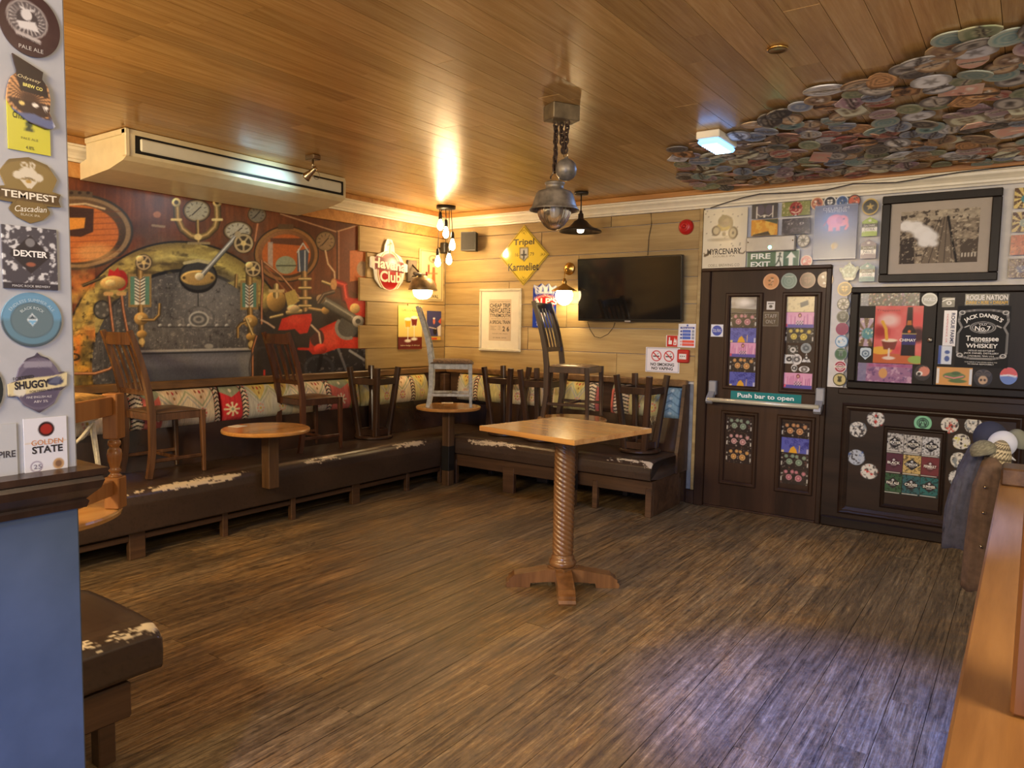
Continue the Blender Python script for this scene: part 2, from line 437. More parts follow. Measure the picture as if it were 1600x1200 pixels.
M_RAIL = wood('oak_rail', (84, 58, 34), (122, 90, 54), (150, 114, 72), 1, 22, .4, .1, kind='World')

floor = MB().box((-.12, -7.8, -.06), (6.6, .12, -.03)).build('floor', M_DARK); tag(floor, kind='structure')
unit = MB().box((-.5, -.5, -.5), (.5, .5, .5)).mesh('floorboard', M_FLOOR)
rng = random.Random(3); W = .145; x = 0.0
while x < 6.5:
    y = -7.8+rng.uniform(-1.5, 0)
    while y < 0:
        L = rng.uniform(3.4, 5.6); y0, y1 = max(y, -7.8), min(y+L, 0.)
        if y1-y0 > .1:
            o = link('floorboard', unit, floor); dz = rng.uniform(-.0012, .0012)
            o.location = (x+W/2, (y0+y1)/2, -.014+dz); o.scale = (W-.0024, y1-y0-.0015, .028)
        y += L
    x += W
ceiling = MB().box((-.05, -7.8, CEIL+.02), (6.6, .02, CEIL+.06)).build('ceiling', M_DARK); tag(ceiling, kind='structure')
unit = MB().box((-.5, -.5, -.5), (.5, .5, .5)).mesh('ceiling_board', M_CEIL)
W = .14; x = 0.0; k = 0
while x < 6.5:
    y = -7.8+rng.uniform(-1.8, 0)
    while y < 0:
        L = 1.85; y0, y1 = max(y, -7.8), min(y+L, 0.)
        if y1-y0 > .05:
            o = link('ceiling_board', unit, ceiling)
            o.location = (x+W/2, (y0+y1)/2, CEIL+.008); o.scale = (W-.0024, y1-y0-.0012, .016)
            o.rotation_euler = (rng.uniform(-.0006, .0006), rng.uniform(-.002, .002), 0)
        y += L
    x += W

wall_left = MB().box((-.12, -7.8, -.03), (-.0215, .12, CEIL)).build('wall_left', M_WALLL); tag(wall_left, kind='structure')
wall_back = MB().box((-.0215, .0215, -.03), (6.6, .12, CEIL)).build('wall_back', M_PAINT); tag(wall_back, kind='structure')
def plank(parent, a, b, mat): return MB().box(a, b, .003).build('plank', mat, parent)
rows = [1.124, 1.359, 1.600, 1.837, 2.082, 2.329, 2.579, 2.684]
joints = [[2.2], [1.15], [1.62], [.9], [1.75], [1.3], [2.1]]
for i in range(7):
    xs = [0.0]+joints[i]+[3.0]
    for a, b in zip(xs[:-1], xs[1:]):
        d = rng.uniform(0, .005); plank(wall_back, (a+.002, .021, rows[i]+.0025), (b-.002, -d, rows[i+1]-.0025), M_WALLB)
lrows = [1.141, 1.354, 1.589, 1.830, 2.065, 2.320, 2.574]
starts = [-1.22, -1.32, -1.22, -1.32, -1.22, -1.32]
for i in range(6):
    d = rng.uniform(0, .006); xs = [starts[i], -.62 if i == 2 else 0] if i != 2 else [starts[i], -.62, 0]
    for a, b in zip(xs[:-1], xs[1:]): plank(wall_left, (-.021, a+.002, lrows[i]+.0025), (.008+d, b-.012, lrows[i+1]-.0025), M_WALLL)
plank(wall_left, (-.021, -7.6, 2.577), (.012, -.012, 2.682), M_STRIP)
# lower walls behind the seating: horizontal dark boards
for i, (z0, z1) in enumerate(((-.028, .38), (.382, .74), (.742, 1.10))):
    plank(wall_left, (-.021, -7.6, z0), (.0, -.01, z1), M_DARKWOOD); plank(wall_back, (.0, .021, z0), (2.96, .0, z1), M_DARKWOOD)
# cornice and the pine strip over it
def cornice(name, left):
    prof = [(.0, 2.684), (.018, 2.684), (.022, 2.70), (.034, 2.706), (.036, 2.722), (.05, 2.74), (.072, 2.757), (.076, 2.775), (.092, 2.779), (.092, 2.792), (.0, 2.792)]
    vs = []
    for e in (0, 1):
        for d, z in prof:
            vs.append((d, -7.7 if e == 0 else -d, z) if left else ((d if e == 0 else 6.5), -d, z))
    n = len(prof); fs = [(i, (i+1) % n, n+(i+1) % n, n+i) for i in range(n)]+[tuple(range(n)), tuple(range(n, 2*n))]
    o = MB().add(vs, fs).build(name, M_WHITE); return tag(o, kind='structure')
cornice('trim_1', True); cornice('trim_2', False)
tag(MB().box((0.0, -7.7, 2.793), (.105, -.106, CEIL-.001), .004).build('trim_3', M_STRIP), kind='structure')
tag(MB().box((0.0, -.105, 2.793), (6.5, 0.0, CEIL-.001), .004).build('trim_4', M_STRIP), kind='structure')
# cream upright and grey strip between the planks and the door
tag(MB().box((3.002, -.028, .13), (3.034, .02, 2.683), .004).build('trim_5', M_WALLB), kind='structure')
tag(MB().box((2.955, -.012, .13), (3.0, .02, 1.10), .003).build('trim_6', pbr('grey_blue_paint', (124, 128, 134), .5)), kind='structure')
tag(MB().box((2.955, -.03, 0), (3.045, .02, .128), .006).build('baseboard_back', M_DARKWOOD), kind='structure')

# painted end of a partition wall close by on the left, with a dark moulded dado rail
PX = 3.75
def two_tone():
    s = NT('grey_blue_wall_paint'); co = s.coords('Object', rnd=False); nz = s.noise(co, 5, 4)
    c = s.ramp(nz, [(.3, lin((62, 76, 94))), (.7, lin((78, 92, 112)))]); s.set(c, .5); return s.m
pil = empty('wall_left_end', (PX, -5.67, 0)); tag(pil, kind='structure')
a = MB().box((-.16, -1.6, 0), (0, 0, 1.19), .004).build('lower_wall', two_tone(), pil)
a = MB().box((-.16, -1.6, 1.19), (0, .0, 2.838), .004).build('upper_wall', pbr('white_pillar_paint', (168, 170, 178), .5, var=.04), pil)
prof = [(0, 1.175), (.012, 1.178), (.016, 1.192), (.011, 1.197), (.020, 1.207), (.034, 1.222), (.040, 1.240), (.036, 1.249), (.044, 1.254), (.045, 1.268), (0, 1.272)]
m = MB()
vs = []
for (yy, sg) in ((-1.6, 0), (0, 1)):
    for d, z in prof: vs.append((d, yy+sg*d, z))
for d, z in prof: vs.append((-.16, d, z))
n = len(prof); fs = []
for e in (0, 1): fs += [(e*n+i, e*n+(i+1) % n, (e+1)*n+(i+1) % n, (e+1)*n+i) for i in range(n)]
m.add(vs, fs).build('dado_rail', M_DARKWOOD, pil)

# low partition on the right with a worn pine cap and a square post
M_CAP = wood('pine_cap', (124, 84, 44), (154, 110, 62), (180, 136, 84), 1, 16, .38, .08, kind='World')
part = empty('partition', (5.41, -2.46, 0), 0, 'low partition with worn pine cap board running beside the floor on the right', 'partition')
MB().box((.0, -2.9, .905), (.36, 0, .95), .006).build('cap_board', M_CAP, part)
MB().box((.05, -2.86, 0), (.31, -.04, .904)).build('partition_body', M_DARKWOOD, part)
MB().box((.005, -.20, .951), (.11, -.02, 1.028), .008).build('end_block', wood('walnut_block', (50, 34, 24), (84, 60, 42), (120, 92, 68), 1, 18, .4, .1, kind='World'), part)
MB().box((.081, -2.50, .951), (.24, -2.38, 2.838), .006).build('post', wood('stained_pine_post', (80, 48, 22), (112, 70, 34), (138, 92, 48), 2, 14, .4, .1, kind='World'), part)

# ------------------------------------------------------------------ door to the back, with frame
M_DOOR = wood('door_brown', (38, 25, 17), (56, 37, 26), (72, 50, 35), 2, 12, .42, .06, spec=.25, kind='World')
fr = empty('trim_7', (0, 0, 0)); tag(fr, kind='structure')
MB().box((3.046, -.055, 0), (3.128, .02, 2.12), .006).build('jamb', M_DOOR, fr)
MB().box((4.098, -.035, 0), (4.139, .02, 2.12), .006).build('jamb', M_DOOR, fr)
MB().box((3.046, -.055, 2.12), (4.139, .02, 2.148), .006).build('head', M_DOOR, fr)
door = empty('door_1', (3.13, 0, 0)); tag(door, kind='structure')
def bx(pts): return pts
def rect_px(x0, y0, x1, y1, Y=0.):
    xm, ym = (x0+x1)/2, (y0+y1)/2
    return ony(x0, ym, Y)[0], ony(x1, ym, Y)[0], ony(xm, y1, Y)[2], ony(xm, y0, Y)[2]
pan = {'ul': rect_px(1135, 460, 1188, 608), 'ur': rect_px(1224, 459, 1276, 611), 'll': rect_px(1129, 645, 1183, 757), 'lr': rect_px(1215, 651, 1274, 768)}
pan = {k: list(v) for k, v in pan.items()}
for a, b in (('ul', 'll'), ('ur', 'lr')):
    q0 = (pan[a][0]+pan[b][0])/2; q1 = (pan[a][1]+pan[b][1])/2
    for k in (a, b): pan[k][0], pan[k][1] = q0, q1
for a, b in (('ul', 'ur'), ('ll', 'lr')):
    q0 = (pan[a][2]+pan[b][2])/2; q1 = (pan[a][3]+pan[b][3])/2
    for k in (a, b): pan[k][2], pan[k][3] = q0, q1
xs = [3.13, pan['ul'][0], pan['ul'][1], pan['ur'][0], pan['ur'][1], 4.096]; zs = [.02, pan['ll'][2], pan['ll'][3], pan['ul'][2], pan['ul'][3], 2.118]
m = MB()
for i in (0, 2, 4): m.box((xs[i]-3.13, -.02, zs[0]), (xs[i+1]-3.13, .02, zs[5]))
m.build('stile', M_DOOR, door)
for j in (0, 2, 4):
    m = MB()
    for i in (1, 3): m.box((xs[i]-3.13, -.019, zs[j]), (xs[i+1]-3.13, .02, zs[j+1]))
    m.build('rail', M_DOOR, door)
for k, (x0, x1, z0, z1) in pan.items():
    p = MB().box((x0-3.13, -.004, z0), (x1-3.13, .02, z1)).build('panel', M_DOOR, door)
    x0, x1 = x0-3.13, x1-3.13; sec = [(0, 0), (.034, 0), (.034, .012), (.022, .022), (.008, .022), (0, .012)]
    m = MB()
    for (ax, az, bx_, bz) in ((x0, z0, x1, z0), (x1, z0, x1, z1), (x1, z1, x0, z1), (x0, z1, x0, z0)):
        d = Vector((bx_-ax, 0, bz-az)).normalized(); nn = Vector((-d.z, 0, d.x))
        vs = []
        for (px_, pz_, sg) in ((ax, az, 1), (bx_, bz, -1)):
            for o, t in sec:
                o2 = o-.012; vs.append((px_+nn.x*o2+d.x*o2*sg, -.019-t, pz_+nn.z*o2+d.z*o2*sg))
        n = 6; m.add(vs, [(i, (i+1) % n, n+(i+1) % n, n+i) for i in range(n)])
    m.build('moulding', M_DOOR, p)
MB().box((3.129, -.03, 0), (4.097, .021, .018), .004).build('threshold', M_DARKWOOD, fr)
# white strip between door and hatch
tag(MB().box((4.14, -.014, 1.15), (4.262, .02, 2.14), .002).build('trim_8', M_PAINT), kind='structure')
# dark panelled lower wall right of the door
low = empty('wall_back_panelling', (4.141, 0, 0)); tag(low, kind='structure')
M_PANEL = wood('panel_brown', (26, 17, 14), (40, 27, 21), (54, 38, 29), 0, 10, .40, .05, spec=.25, kind='World')
MB().box((0, -.02, 0), (1.5, .02, 1.147), .002).build('board', M_PANEL, low)
MB().box((0, -.045, 0), (1.5, -.0205, .085), .012).build('skirting', M_PANEL, low)
MB().box((.09, -.035, 1.10), (1.5, -.0205, 1.147), .008).build('sill', M_PANEL, low)
def moulded(name, x0, x1, z0, z1, w, d, parent, mat, y0=-.0205):
    m = MB(); sec = [(0, 0), (0, d*.6), (w*.25, d), (w*.45, d*.7), (w*.6, d*.75), (w, d*.25), (w, 0)]
    for (ax, az, bx_, bz) in ((x0, z0, x1, z0), (x1, z0, x1, z1), (x1, z1, x0, z1), (x0, z1, x0, z0)):
        dr = Vector((bx_-ax, 0, bz-az)).normalized(); nn = Vector((-dr.z, 0, dr.x)); vs = []
        for (px_, pz_, sg) in ((ax, az, 1), (bx_, bz, -1)):
            for o, t in sec: vs.append((px_+nn.x*o+dr.x*o*sg, y0-t, pz_+nn.z*o+dr.z*o*sg))
        n = len(sec); m.add(vs, [(i, (i+1) % n, n+(i+1) % n, n+i) for i in range(n)])
    return m.build(name, mat, parent)
q = rect_px(1316, 630, 1580, 818); moulded('moulding', .13, 1.36, .12, 1.03, .06, .03, low, M_PANEL)
q = rect_px(1378, 668, 1477, 798); moulded('moulding', q[0]-4.141, q[1]-4.141, q[2], q[3], .03, .022, low, M_PANEL)

# ------------------------------------------------------------------ mural of a locomotive cab, printed panel on the left wall
def mural():
    y0, y1, z0, z1 = -4.75, -1.20, 1.10, 2.576; ny, nz = 640, 270
    Yg, Zg = np.meshgrid(np.linspace(y0, y1, ny), np.linspace(z0, z1, nz))
    P = np.stack([np.full(Yg.size, 0.), Yg.ravel(), Zg.ravel()], -1); d = P-CAM; zz = d@CW
    U = 800+FPX*(d@CR)/zz; V = 600-FPX*(d@CU)/zz
    A = Art(U.reshape(Yg.shape), V.reshape(Yg.shape), (104, 58, 34)); A.aa = 1.6
    n1 = A.vnoise(5, 60, 1); n2 = A.vnoise(60, 40, 2); n3 = A.vnoise(6, 6, 3); n4 = A.vnoise(22, 18, 4)
    A.tint(np.clip((n1-.4)*2, 0, 1), (140, 78, 42), .8); A.tint(np.clip((n2-.5)*3, 0, 1), (70, 38, 26), .7)
    A.tint(np.clip((V-330)/60, 0, 1)*np.clip((n4-.35)*3, 0, 1)*(U < 420), (96, 92, 86), .55)
    # left porthole
    A.ell(120, 362, 90, 60, (60, 52, 44)); A.ell(120, 362, 86, 56, (142, 116, 84), hole=.9); A.ell(120, 362, 78, 51, (92, 70, 48), shade=.3)
    A.ell(117, 365, 70, 45, (196, 112, 52)); i = A.near(60, 300, 200, 420)
    for k in range(9): A.line([(60, 335+k*9), (190, 330+k*9)], 1.2, (120, 62, 34), .7)
    A.ell(150, 395, 30, 14, (226, 176, 110), .6, soft=10); A.poly([(104, 322), (148, 326), (147, 362), (128, 370), (104, 368)], (58, 40, 32), .9); A.poly([(104, 340), (135, 340), (133, 356), (104, 360)], (224, 150, 60))
    A.line([(104, 320), (135, 318), (165, 326)], 3, (230, 204, 160), .8); A.poly([(106, 296), (146, 300), (146, 308), (106, 306)], (96, 80, 62))
    for k in range(3): A.ell(113+k*13, 301, 3, 2.5, (58, 44, 34))
    # right porthole
    A.ell(449, 397, 51, 44, (50, 38, 30)); A.ell(449, 397, 49, 42, (150, 106, 62), hole=.88); A.ell(449, 397, 44, 37, (112, 76, 48), shade=.4)
    A.ell(449, 398, 38, 32, (186, 98, 46)); A.poly([(424, 372), (474, 372), (478, 384), (424, 380)], (98, 60, 44)); A.rect(420, 378, 428, 418, (176, 164, 150), .8)
    A.poly([(466, 392), (484, 388), (482, 425), (466, 424)], (70, 82, 104)); A.line([(468, 390), (470, 424)], 2, (206, 212, 216)); A.line([(478, 392), (478, 424)], 2, (190, 200, 210)); A.line([(466, 394), (475, 380), (484, 394)], 2, (200, 206, 206))
    A.ell(448, 414, 16, 14, (150, 158, 132)); A.line([(434, 415), (464, 415)], 2, (74, 78, 62)); A.poly([(436, 350), (460, 350), (460, 358), (436, 358)], (92, 70, 50))
    # boiler: brass arch and black face
    A.ell(282, 566, 182, 190, (38, 32, 26)); A.ell(282, 566, 179, 187, (132, 112, 62)); A.ell(282, 572, 170, 176, (96, 82, 50), .8, soft=14); A.ell(282, 566, 172, 180, (176, 156, 84), .75, hole=.95, soft=7)
    for ang, L, cc in ((-2.75, .22, (226, 196, 96)), (-2.2, .16, (206, 180, 92)), (-1.5, .3, (220, 204, 120)), (-1.0, .22, (214, 192, 104)), (-.6, .16, (190, 150, 80)), (-3.0, .14, (222, 128, 58))):
        A.line([(282+161*math.cos(ang+t*L), 566+166*math.sin(ang+t*L)) for t in np.linspace(-1, 1, 9)], 9, cc, .75, soft=8)
    A.ell(290, 570, 148, 150, (30, 28, 28)); A.ell(290, 572, 145, 147, (86, 83, 82)); A.ell(180, 560, 26, 96, (64, 63, 62), .8, soft=26)
    A.ell(330, 470, 50, 40, (142, 138, 134), .55, soft=36); A.ell(280, 520, 70, 26, (112, 108, 106), .5, soft=20)
    inside = (np.hypot((U-290)/145, (V-572)/147) < 1)
    A.tint(inside*np.clip((n3-.62)*6, 0, 1), (170, 164, 152), .5); A.tint(inside*np.clip((.34-n3)*6, 0, 1), (34, 32, 32), .5)
    A.tint(inside*np.clip((A.vnoise(2.2, 14, 14)-.60)*7, 0, 1), (140, 136, 130), .3); A.tint(inside*np.clip((A.vnoise(3, 3, 17)-.70)*9, 0, 1), (186, 180, 168), .5)
    band = (np.hypot((U-282)/179, (V-566)/187) < 1) & ~inside & (V < 560)
    A.tint(band*np.clip((A.vnoise(26, 12, 19)-.50)*5, 0, 1), (222, 200, 110), .6); A.tint(band*np.clip((.42-A.vnoise(16, 7, 23))*6, 0, 1), (74, 62, 38), .7)
    # glow and brass reflections at the far left
    gl = (U < 150)*np.clip((V-405)/60, 0, 1)*(~inside)
    A.tint(gl*np.clip((n4-.35)*3, 0, 1), (224, 178, 78), .85); A.tint(gl*np.clip((n2-.48)*4, 0, 1), (222, 104, 44), .8); A.tint(gl*np.clip((.42-n3)*5, 0, 1), (70, 60, 36), .8)
    # lower part of the cab: floor plates and dark corner on the right
    A.poly([(420, 470), (470, 460), (530, 470), (572, 520), (572, 620), (392, 620), (400, 520)], (54, 48, 46), .92, soft=14)
    A.poly([(480, 545), (575, 540), (575, 620), (480, 620)], (46, 44, 48)); A.ell(500, 575, 24, 20, (70, 70, 74), .8, hole=.8); A.line([(505, 545), (498, 590)], 6, (30, 28, 30)); A.line([(530, 545), (545, 585)], 4, (110, 112, 116)); A.line([(548, 548), (570, 562)], 4, (150, 152, 152))
    A.tint((U > 470)*(V > 545)*np.clip((n3-.6)*6, 0, 1), (150, 146, 140), .6)
    # side wall of the cab at the right edge
    A.poly([(528, 360), (560, 352), (575, 352), (575, 470), (530, 440)], (112, 60, 40)); A.poly([(548, 392), (575, 388), (575, 436), (548, 440)], (206, 116, 58), .8); A.ell(568, 420, 9, 12, (150, 140, 120), .8)
    A.line([(440, 334), (527, 362), (560, 352)], 2, (176, 140, 110)); A.line([(528, 362), (528, 442)], 1.6, (60, 34, 26)); A.line([(531, 362), (531, 442)], 1.4, (178, 128, 96))
    BR, BRL, COP = (176, 138, 76), (226, 196, 128), (190, 124, 84)
    def wheel(x, y, r, c=(182, 158, 116)):
        A.ell(x, y, r, r, (44, 36, 28)); A.ell(x, y, r-1, r-1, c, hole=.72); A.ell(x, y, r*.7, r*.7, (70, 58, 44))
        for k in range(5): a = k*1.2566+.3; A.line([(x, y), (x+r*.8*math.cos(a), y+r*.8*math.sin(a))], 3, c)
        A.ell(x, y, r*.26, r*.26, BRL)
    def gauge(x, y, rx, ry, face=(170, 158, 132)):
        A.ell(x, y, rx*1.2, ry*1.2, (46, 36, 28)); A.ell(x, y, rx*1.12, ry*1.12, (128, 104, 70), hole=.85); A.ell(x, y, rx, ry, face)
        for k in range(9): a = 2.4+k*.58; A.line([(x+rx*.7*math.cos(a), y+ry*.7*math.sin(a)), (x+rx*.88*math.cos(a), y+ry*.88*math.sin(a))], 1, (50, 40, 32), .8)
        A.line([(x-rx*.4, y+ry*.45), (x+rx*.35, y-ry*.4)], 1.3, (40, 30, 24))
    # gauge with brass pipe loop over the arch
    A.line([(277, 316), (278, 340), (286, 358), (300, 369), (312, 372), (326, 367), (338, 355), (342, 340), (341, 320)], 11, BR, shade=True)
    for x in (277, 341): A.ell(x, 316, 7, 7, BRL, shade=.4); A.ell(x, 316, 3.4, 3.4, (90, 70, 46)); A.line([(x-7, 343), (x+7, 343)], 4, BRL)
    gauge(309, 329, 18, 15); A.line([(310, 346), (311, 376)], 6, BR, shade=True); A.ell(311, 370, 6, 5, BRL); A.line([(296, 380), (328, 380)], 4, (150, 130, 90))
    gauge(403, 335, 12, 11, (120, 108, 90)); A.line([(404, 350), (400, 376)], 2.5, COP); gauge(373, 361, 19, 13, (178, 166, 142)); gauge(510, 377, 13, 13, (138, 112, 84)); A.line([(510, 392), (514, 412), (524, 425), (525, 440)], 2.6, (206, 176, 140))
    A.ell(247, 335, 6, 5, (186, 120, 80), .8); A.line([(240, 352), (258, 354)], 4, (170, 150, 120), .7)
    # regulator handle
    A.ell(311, 432, 30, 26, (30, 28, 28)); A.ell(311, 431, 27, 22, (60, 58, 56)); A.ell(311, 434, 27, 12, (196, 160, 92), shade=.4); A.ell(311, 434, 23, 9, (170, 136, 80), .8)
    for k in (-22, 22): A.ell(311+k, 434, 2.5, 2.5, (90, 70, 40))
    A.line([(290, 411), (311, 407), (330, 411)], 5, (190, 176, 130)); A.line([(315, 432), (372, 368)], 8, (190, 186, 176), shade=True); A.ell(313, 432, 7, 6, (214, 196, 158), shade=.4); wheel(382, 380, 16); A.ell(373, 366, 5, 5, (170, 150, 116))
    # maker's plate and rivets
    A.ell(313, 498, 24, 20, (96, 94, 92), .9, hole=.9); A.ell(312, 499, 16, 13, (180, 176, 166)); A.ell(312, 499, 13, 10, (96, 94, 92)); A.ell(312, 499, 9, 6, (150, 146, 138), hole=.5)
    for k, x in enumerate((252, 267, 283, 297, 341, 356)): A.ell(x, 509, 3.2, 3, (150, 148, 142), shade=.6)
    A.line([(248, 511), (360, 511)], 1, (40, 38, 38)); A.line([(311, 458), (311, 478)], 1.2, (28, 28, 28)); A.ell(161, 484, 14, 15, (40, 40, 40)); A.ell(161, 484, 12, 13, (82, 80, 76))
    for k in range(5): A.ell(161+9*math.cos(k*1.26), 484+9*math.sin(k*1.26), 2.4, 2.4, (128, 124, 116))
    # firebox door
    A.poly([(222, 550), (393, 546), (395, 604), (228, 612)], (92, 93, 100)); A.poly([(222, 556), (393, 553), (394, 570), (224, 576)], (130, 130, 136), .7, soft=10); A.line([(220, 549), (393, 545)], 3.5, (176, 172, 164)); A.line([(222, 553), (393, 549)], 1.4, (34, 34, 36))
    A.poly([(374, 556), (393, 552), (394, 598), (380, 600)], (140, 142, 146), .6, soft=10)
    for x in (288, 338): A.line([(x-9, 601), (x+8, 599)], 3, (196, 194, 186))
    A.ell(328, 541, 7, 4, (160, 156, 146))
    # gauge glasses with brass cocks
    def glass(x, y, w, h, s=1):
        A.rect(x-w-3, y-4, x+w+3, y+h+4, (150, 122, 74)); A.rect(x-w, y, x+w, y+h, (92, 132, 112)); A.rect(x-w*.55, y, x+w*.55, y+h, (224, 220, 200))
        for k in range(int(h/5)): A.line([(x-w*.5, y+5*k+1), (x-1, y+5*k+5)], 1.6, (48, 46, 42)); A.line([(x+1, y+5*k+5), (x+w*.5, y+5*k+1)], 1.6, (48, 46, 42))
        A.line([(x, y), (x, y+h)], 1.5, (160, 120, 80)); A.line([(x, y-20), (x, y-2)], 11, BR, shade=True); wheel(x+6, y-22, 13); A.ell(x, y-28, 6, 5, BRL, shade=.4)
        A.line([(x+1, y+h+4), (x+3, y+h+62)], 9, BR, shade=True); A.ell(x+2, y+h+22, 11, 10, BR, shade=.5); A.ell(x, y+h+20, 4, 4, BRL); A.ell(x+3, y+h+46, 8, 6, BR, shade=.5); A.ell(x+3, y+h+58, 5, 5, BRL, .8)
    glass(220, 432, 15, 44); A.line([(224, 500), (242, 500), (250, 492), (251, 476)], 5, BR, shade=True)
    glass(391, 442, 11, 38); A.line([(388, 502), (378, 506), (373, 512), (373, 526)], 5, BR, shade=True); A.line([(386, 498), (396, 522)], 4, BRL, shade=True)
    A.line([(371, 430), (370, 447)], 5, BR, shade=True)
    # red handled cocks at the left
    A.line([(132, 446), (165, 432)], 5, (98, 80, 46), shade=True); A.ell(190, 438, 11, 16, (160, 38, 30)); A.poly([(170, 432), (172, 420), (180, 424), (186, 418), (190, 430)], (190, 44, 34)); A.ell(178, 442, 20, 11, (196, 158, 92), shade=.5); A.ell(174, 442, 8, 5, BRL, shade=.4)
    for x0, x1 in ((171, 178), (191, 200)): A.line([(x0, 459), (x0+3, 485), (x1, 516)], 5, COP, shade=True); A.line([(x0-5, 459), (x0+5, 459)], 6, (200, 160, 100))
    # copper pipes
    A.line([(410, 408), (412, 440), (410, 470), (410, 505)], 4, COP, shade=True); A.line([(415, 410), (440, 430), (470, 466)], 4, (196, 140, 96), shade=True); A.line([(416, 416), (436, 440), (464, 474)], 2.5, (150, 98, 66)); A.line([(410, 500), (420, 505), (430, 512)], 3, (200, 170, 140)); A.line([(402, 526), (396, 545), (396, 590)], 4, COP, shade=True)
    A.line([(104, 584), (150, 584), (172, 577), (186, 566)], 5, (206, 140, 92), shade=True); A.ell(117, 558, 10, 6, (44, 40, 30), hole=.6)
    # brass valves and red injector in the middle right
    A.ell(433, 470, 15, 17, BR, shade=.6); A.line([(433, 447), (433, 462)], 9, BRL, shade=True); A.rect(421, 452, 446, 457, (206, 176, 120)); A.poly([(446, 458), (462, 452), (470, 470), (452, 482)], (190, 166, 92))
    A.line([(477, 428), (478, 482)], 10, (196, 152, 96), shade=True)
    for y in (436, 450, 466, 478): A.line([(470, y), (486, y)], 5, BRL, shade=True)
    A.poly([(436, 516), (442, 498), (460, 492), (488, 490), (489, 500), (482, 520), (470, 522), (462, 514), (448, 516)], (206, 52, 36)); A.ell(462, 500, 12, 7, (232, 84, 60), .7, soft=5); A.line([(452, 488), (470, 486)], 8, BRL, shade=True); A.ell(460, 482, 10, 6, (214, 190, 140), shade=.5); A.line([(486, 482), (510, 486)], 6, (204, 168, 108), shade=True); A.ell(510, 485, 6, 6, BR, shade=.5); A.line([(425, 496), (442, 492)], 5, BRL, shade=True)
    # red reversing gear, steel arm and toothed wheel
    A.line([(526, 442), (538, 446), (541, 466), (552, 474), (566, 476)], 13, (206, 56, 38), shade=True); A.line([(506, 440), (522, 446)], 5, BRL, shade=True); A.ell(523, 444, 5, 9, (200, 150, 96)); A.poly([(540, 466), (572, 466), (572, 496), (548, 490)], (196, 52, 36)); A.ell(556, 482, 8, 8, (206, 168, 100), shade=.5)
    A.poly([(484, 548), (486, 528), (500, 514), (530, 500), (534, 514), (545, 526), (575, 528), (575, 545), (530, 544), (508, 552), (490, 554)], (208, 58, 40)); A.poly([(500, 522), (526, 508), (530, 540), (508, 546)], (232, 96, 70), .6, soft=8); A.ell(497, 528, 11, 14, (60, 50, 48), .8); A.line([(468, 545), (505, 546)], 4, (220, 60, 44)); A.line([(488, 508), (500, 520), (503, 540)], 3, (214, 190, 160)); A.ell(502, 545, 10, 8, (222, 68, 50), shade=.4)
    A.ell(544, 512, 17, 17, (90, 88, 84))
    for k in range(14): a = 1.2+k*.2; A.ell(544+17*math.cos(a), 512+17*math.sin(a), 2.6, 2.6, (150, 146, 136))
    A.line([(503, 468), (560, 502)], 15, (156, 148, 132), shade=True); A.line([(512, 474), (548, 496)], 5, (92, 86, 78), .8); A.ell(503, 467, 7, 7, (150, 122, 90), shade=.4); A.ell(561, 502, 9, 9, (176, 170, 156), shade=.5); A.ell(561, 502, 4, 4, (80, 76, 70)); A.line([(500, 472), (508, 460), (522, 456)], 6, (120, 96, 76), shade=True)
    A.rect(466, 566, 470, 590, (206, 60, 48)); A.ell(412, 575, 22, 34, (70, 66, 66), .8, hole=.9); A.rect(413, 578, 416, 592, (206, 60, 48))
    A.mul(.93+.16*A.vnoise(1.8, 2.2, 9, 2))
    Pm = np.stack([Yg-y0, Zg-z0, np.zeros_like(Yg)], -1)
    me = grid_mesh('mural', Pm, A.linear(), MURAL, .008)
    o = link('mural', me); frame(o, (-.0135, y0, z0), (0, 1, 0), (0, 0, 1))
    tag(o, 'printed mural of brass pipes, gauges and red valves in a steam engine cab', 'mural')
mural()

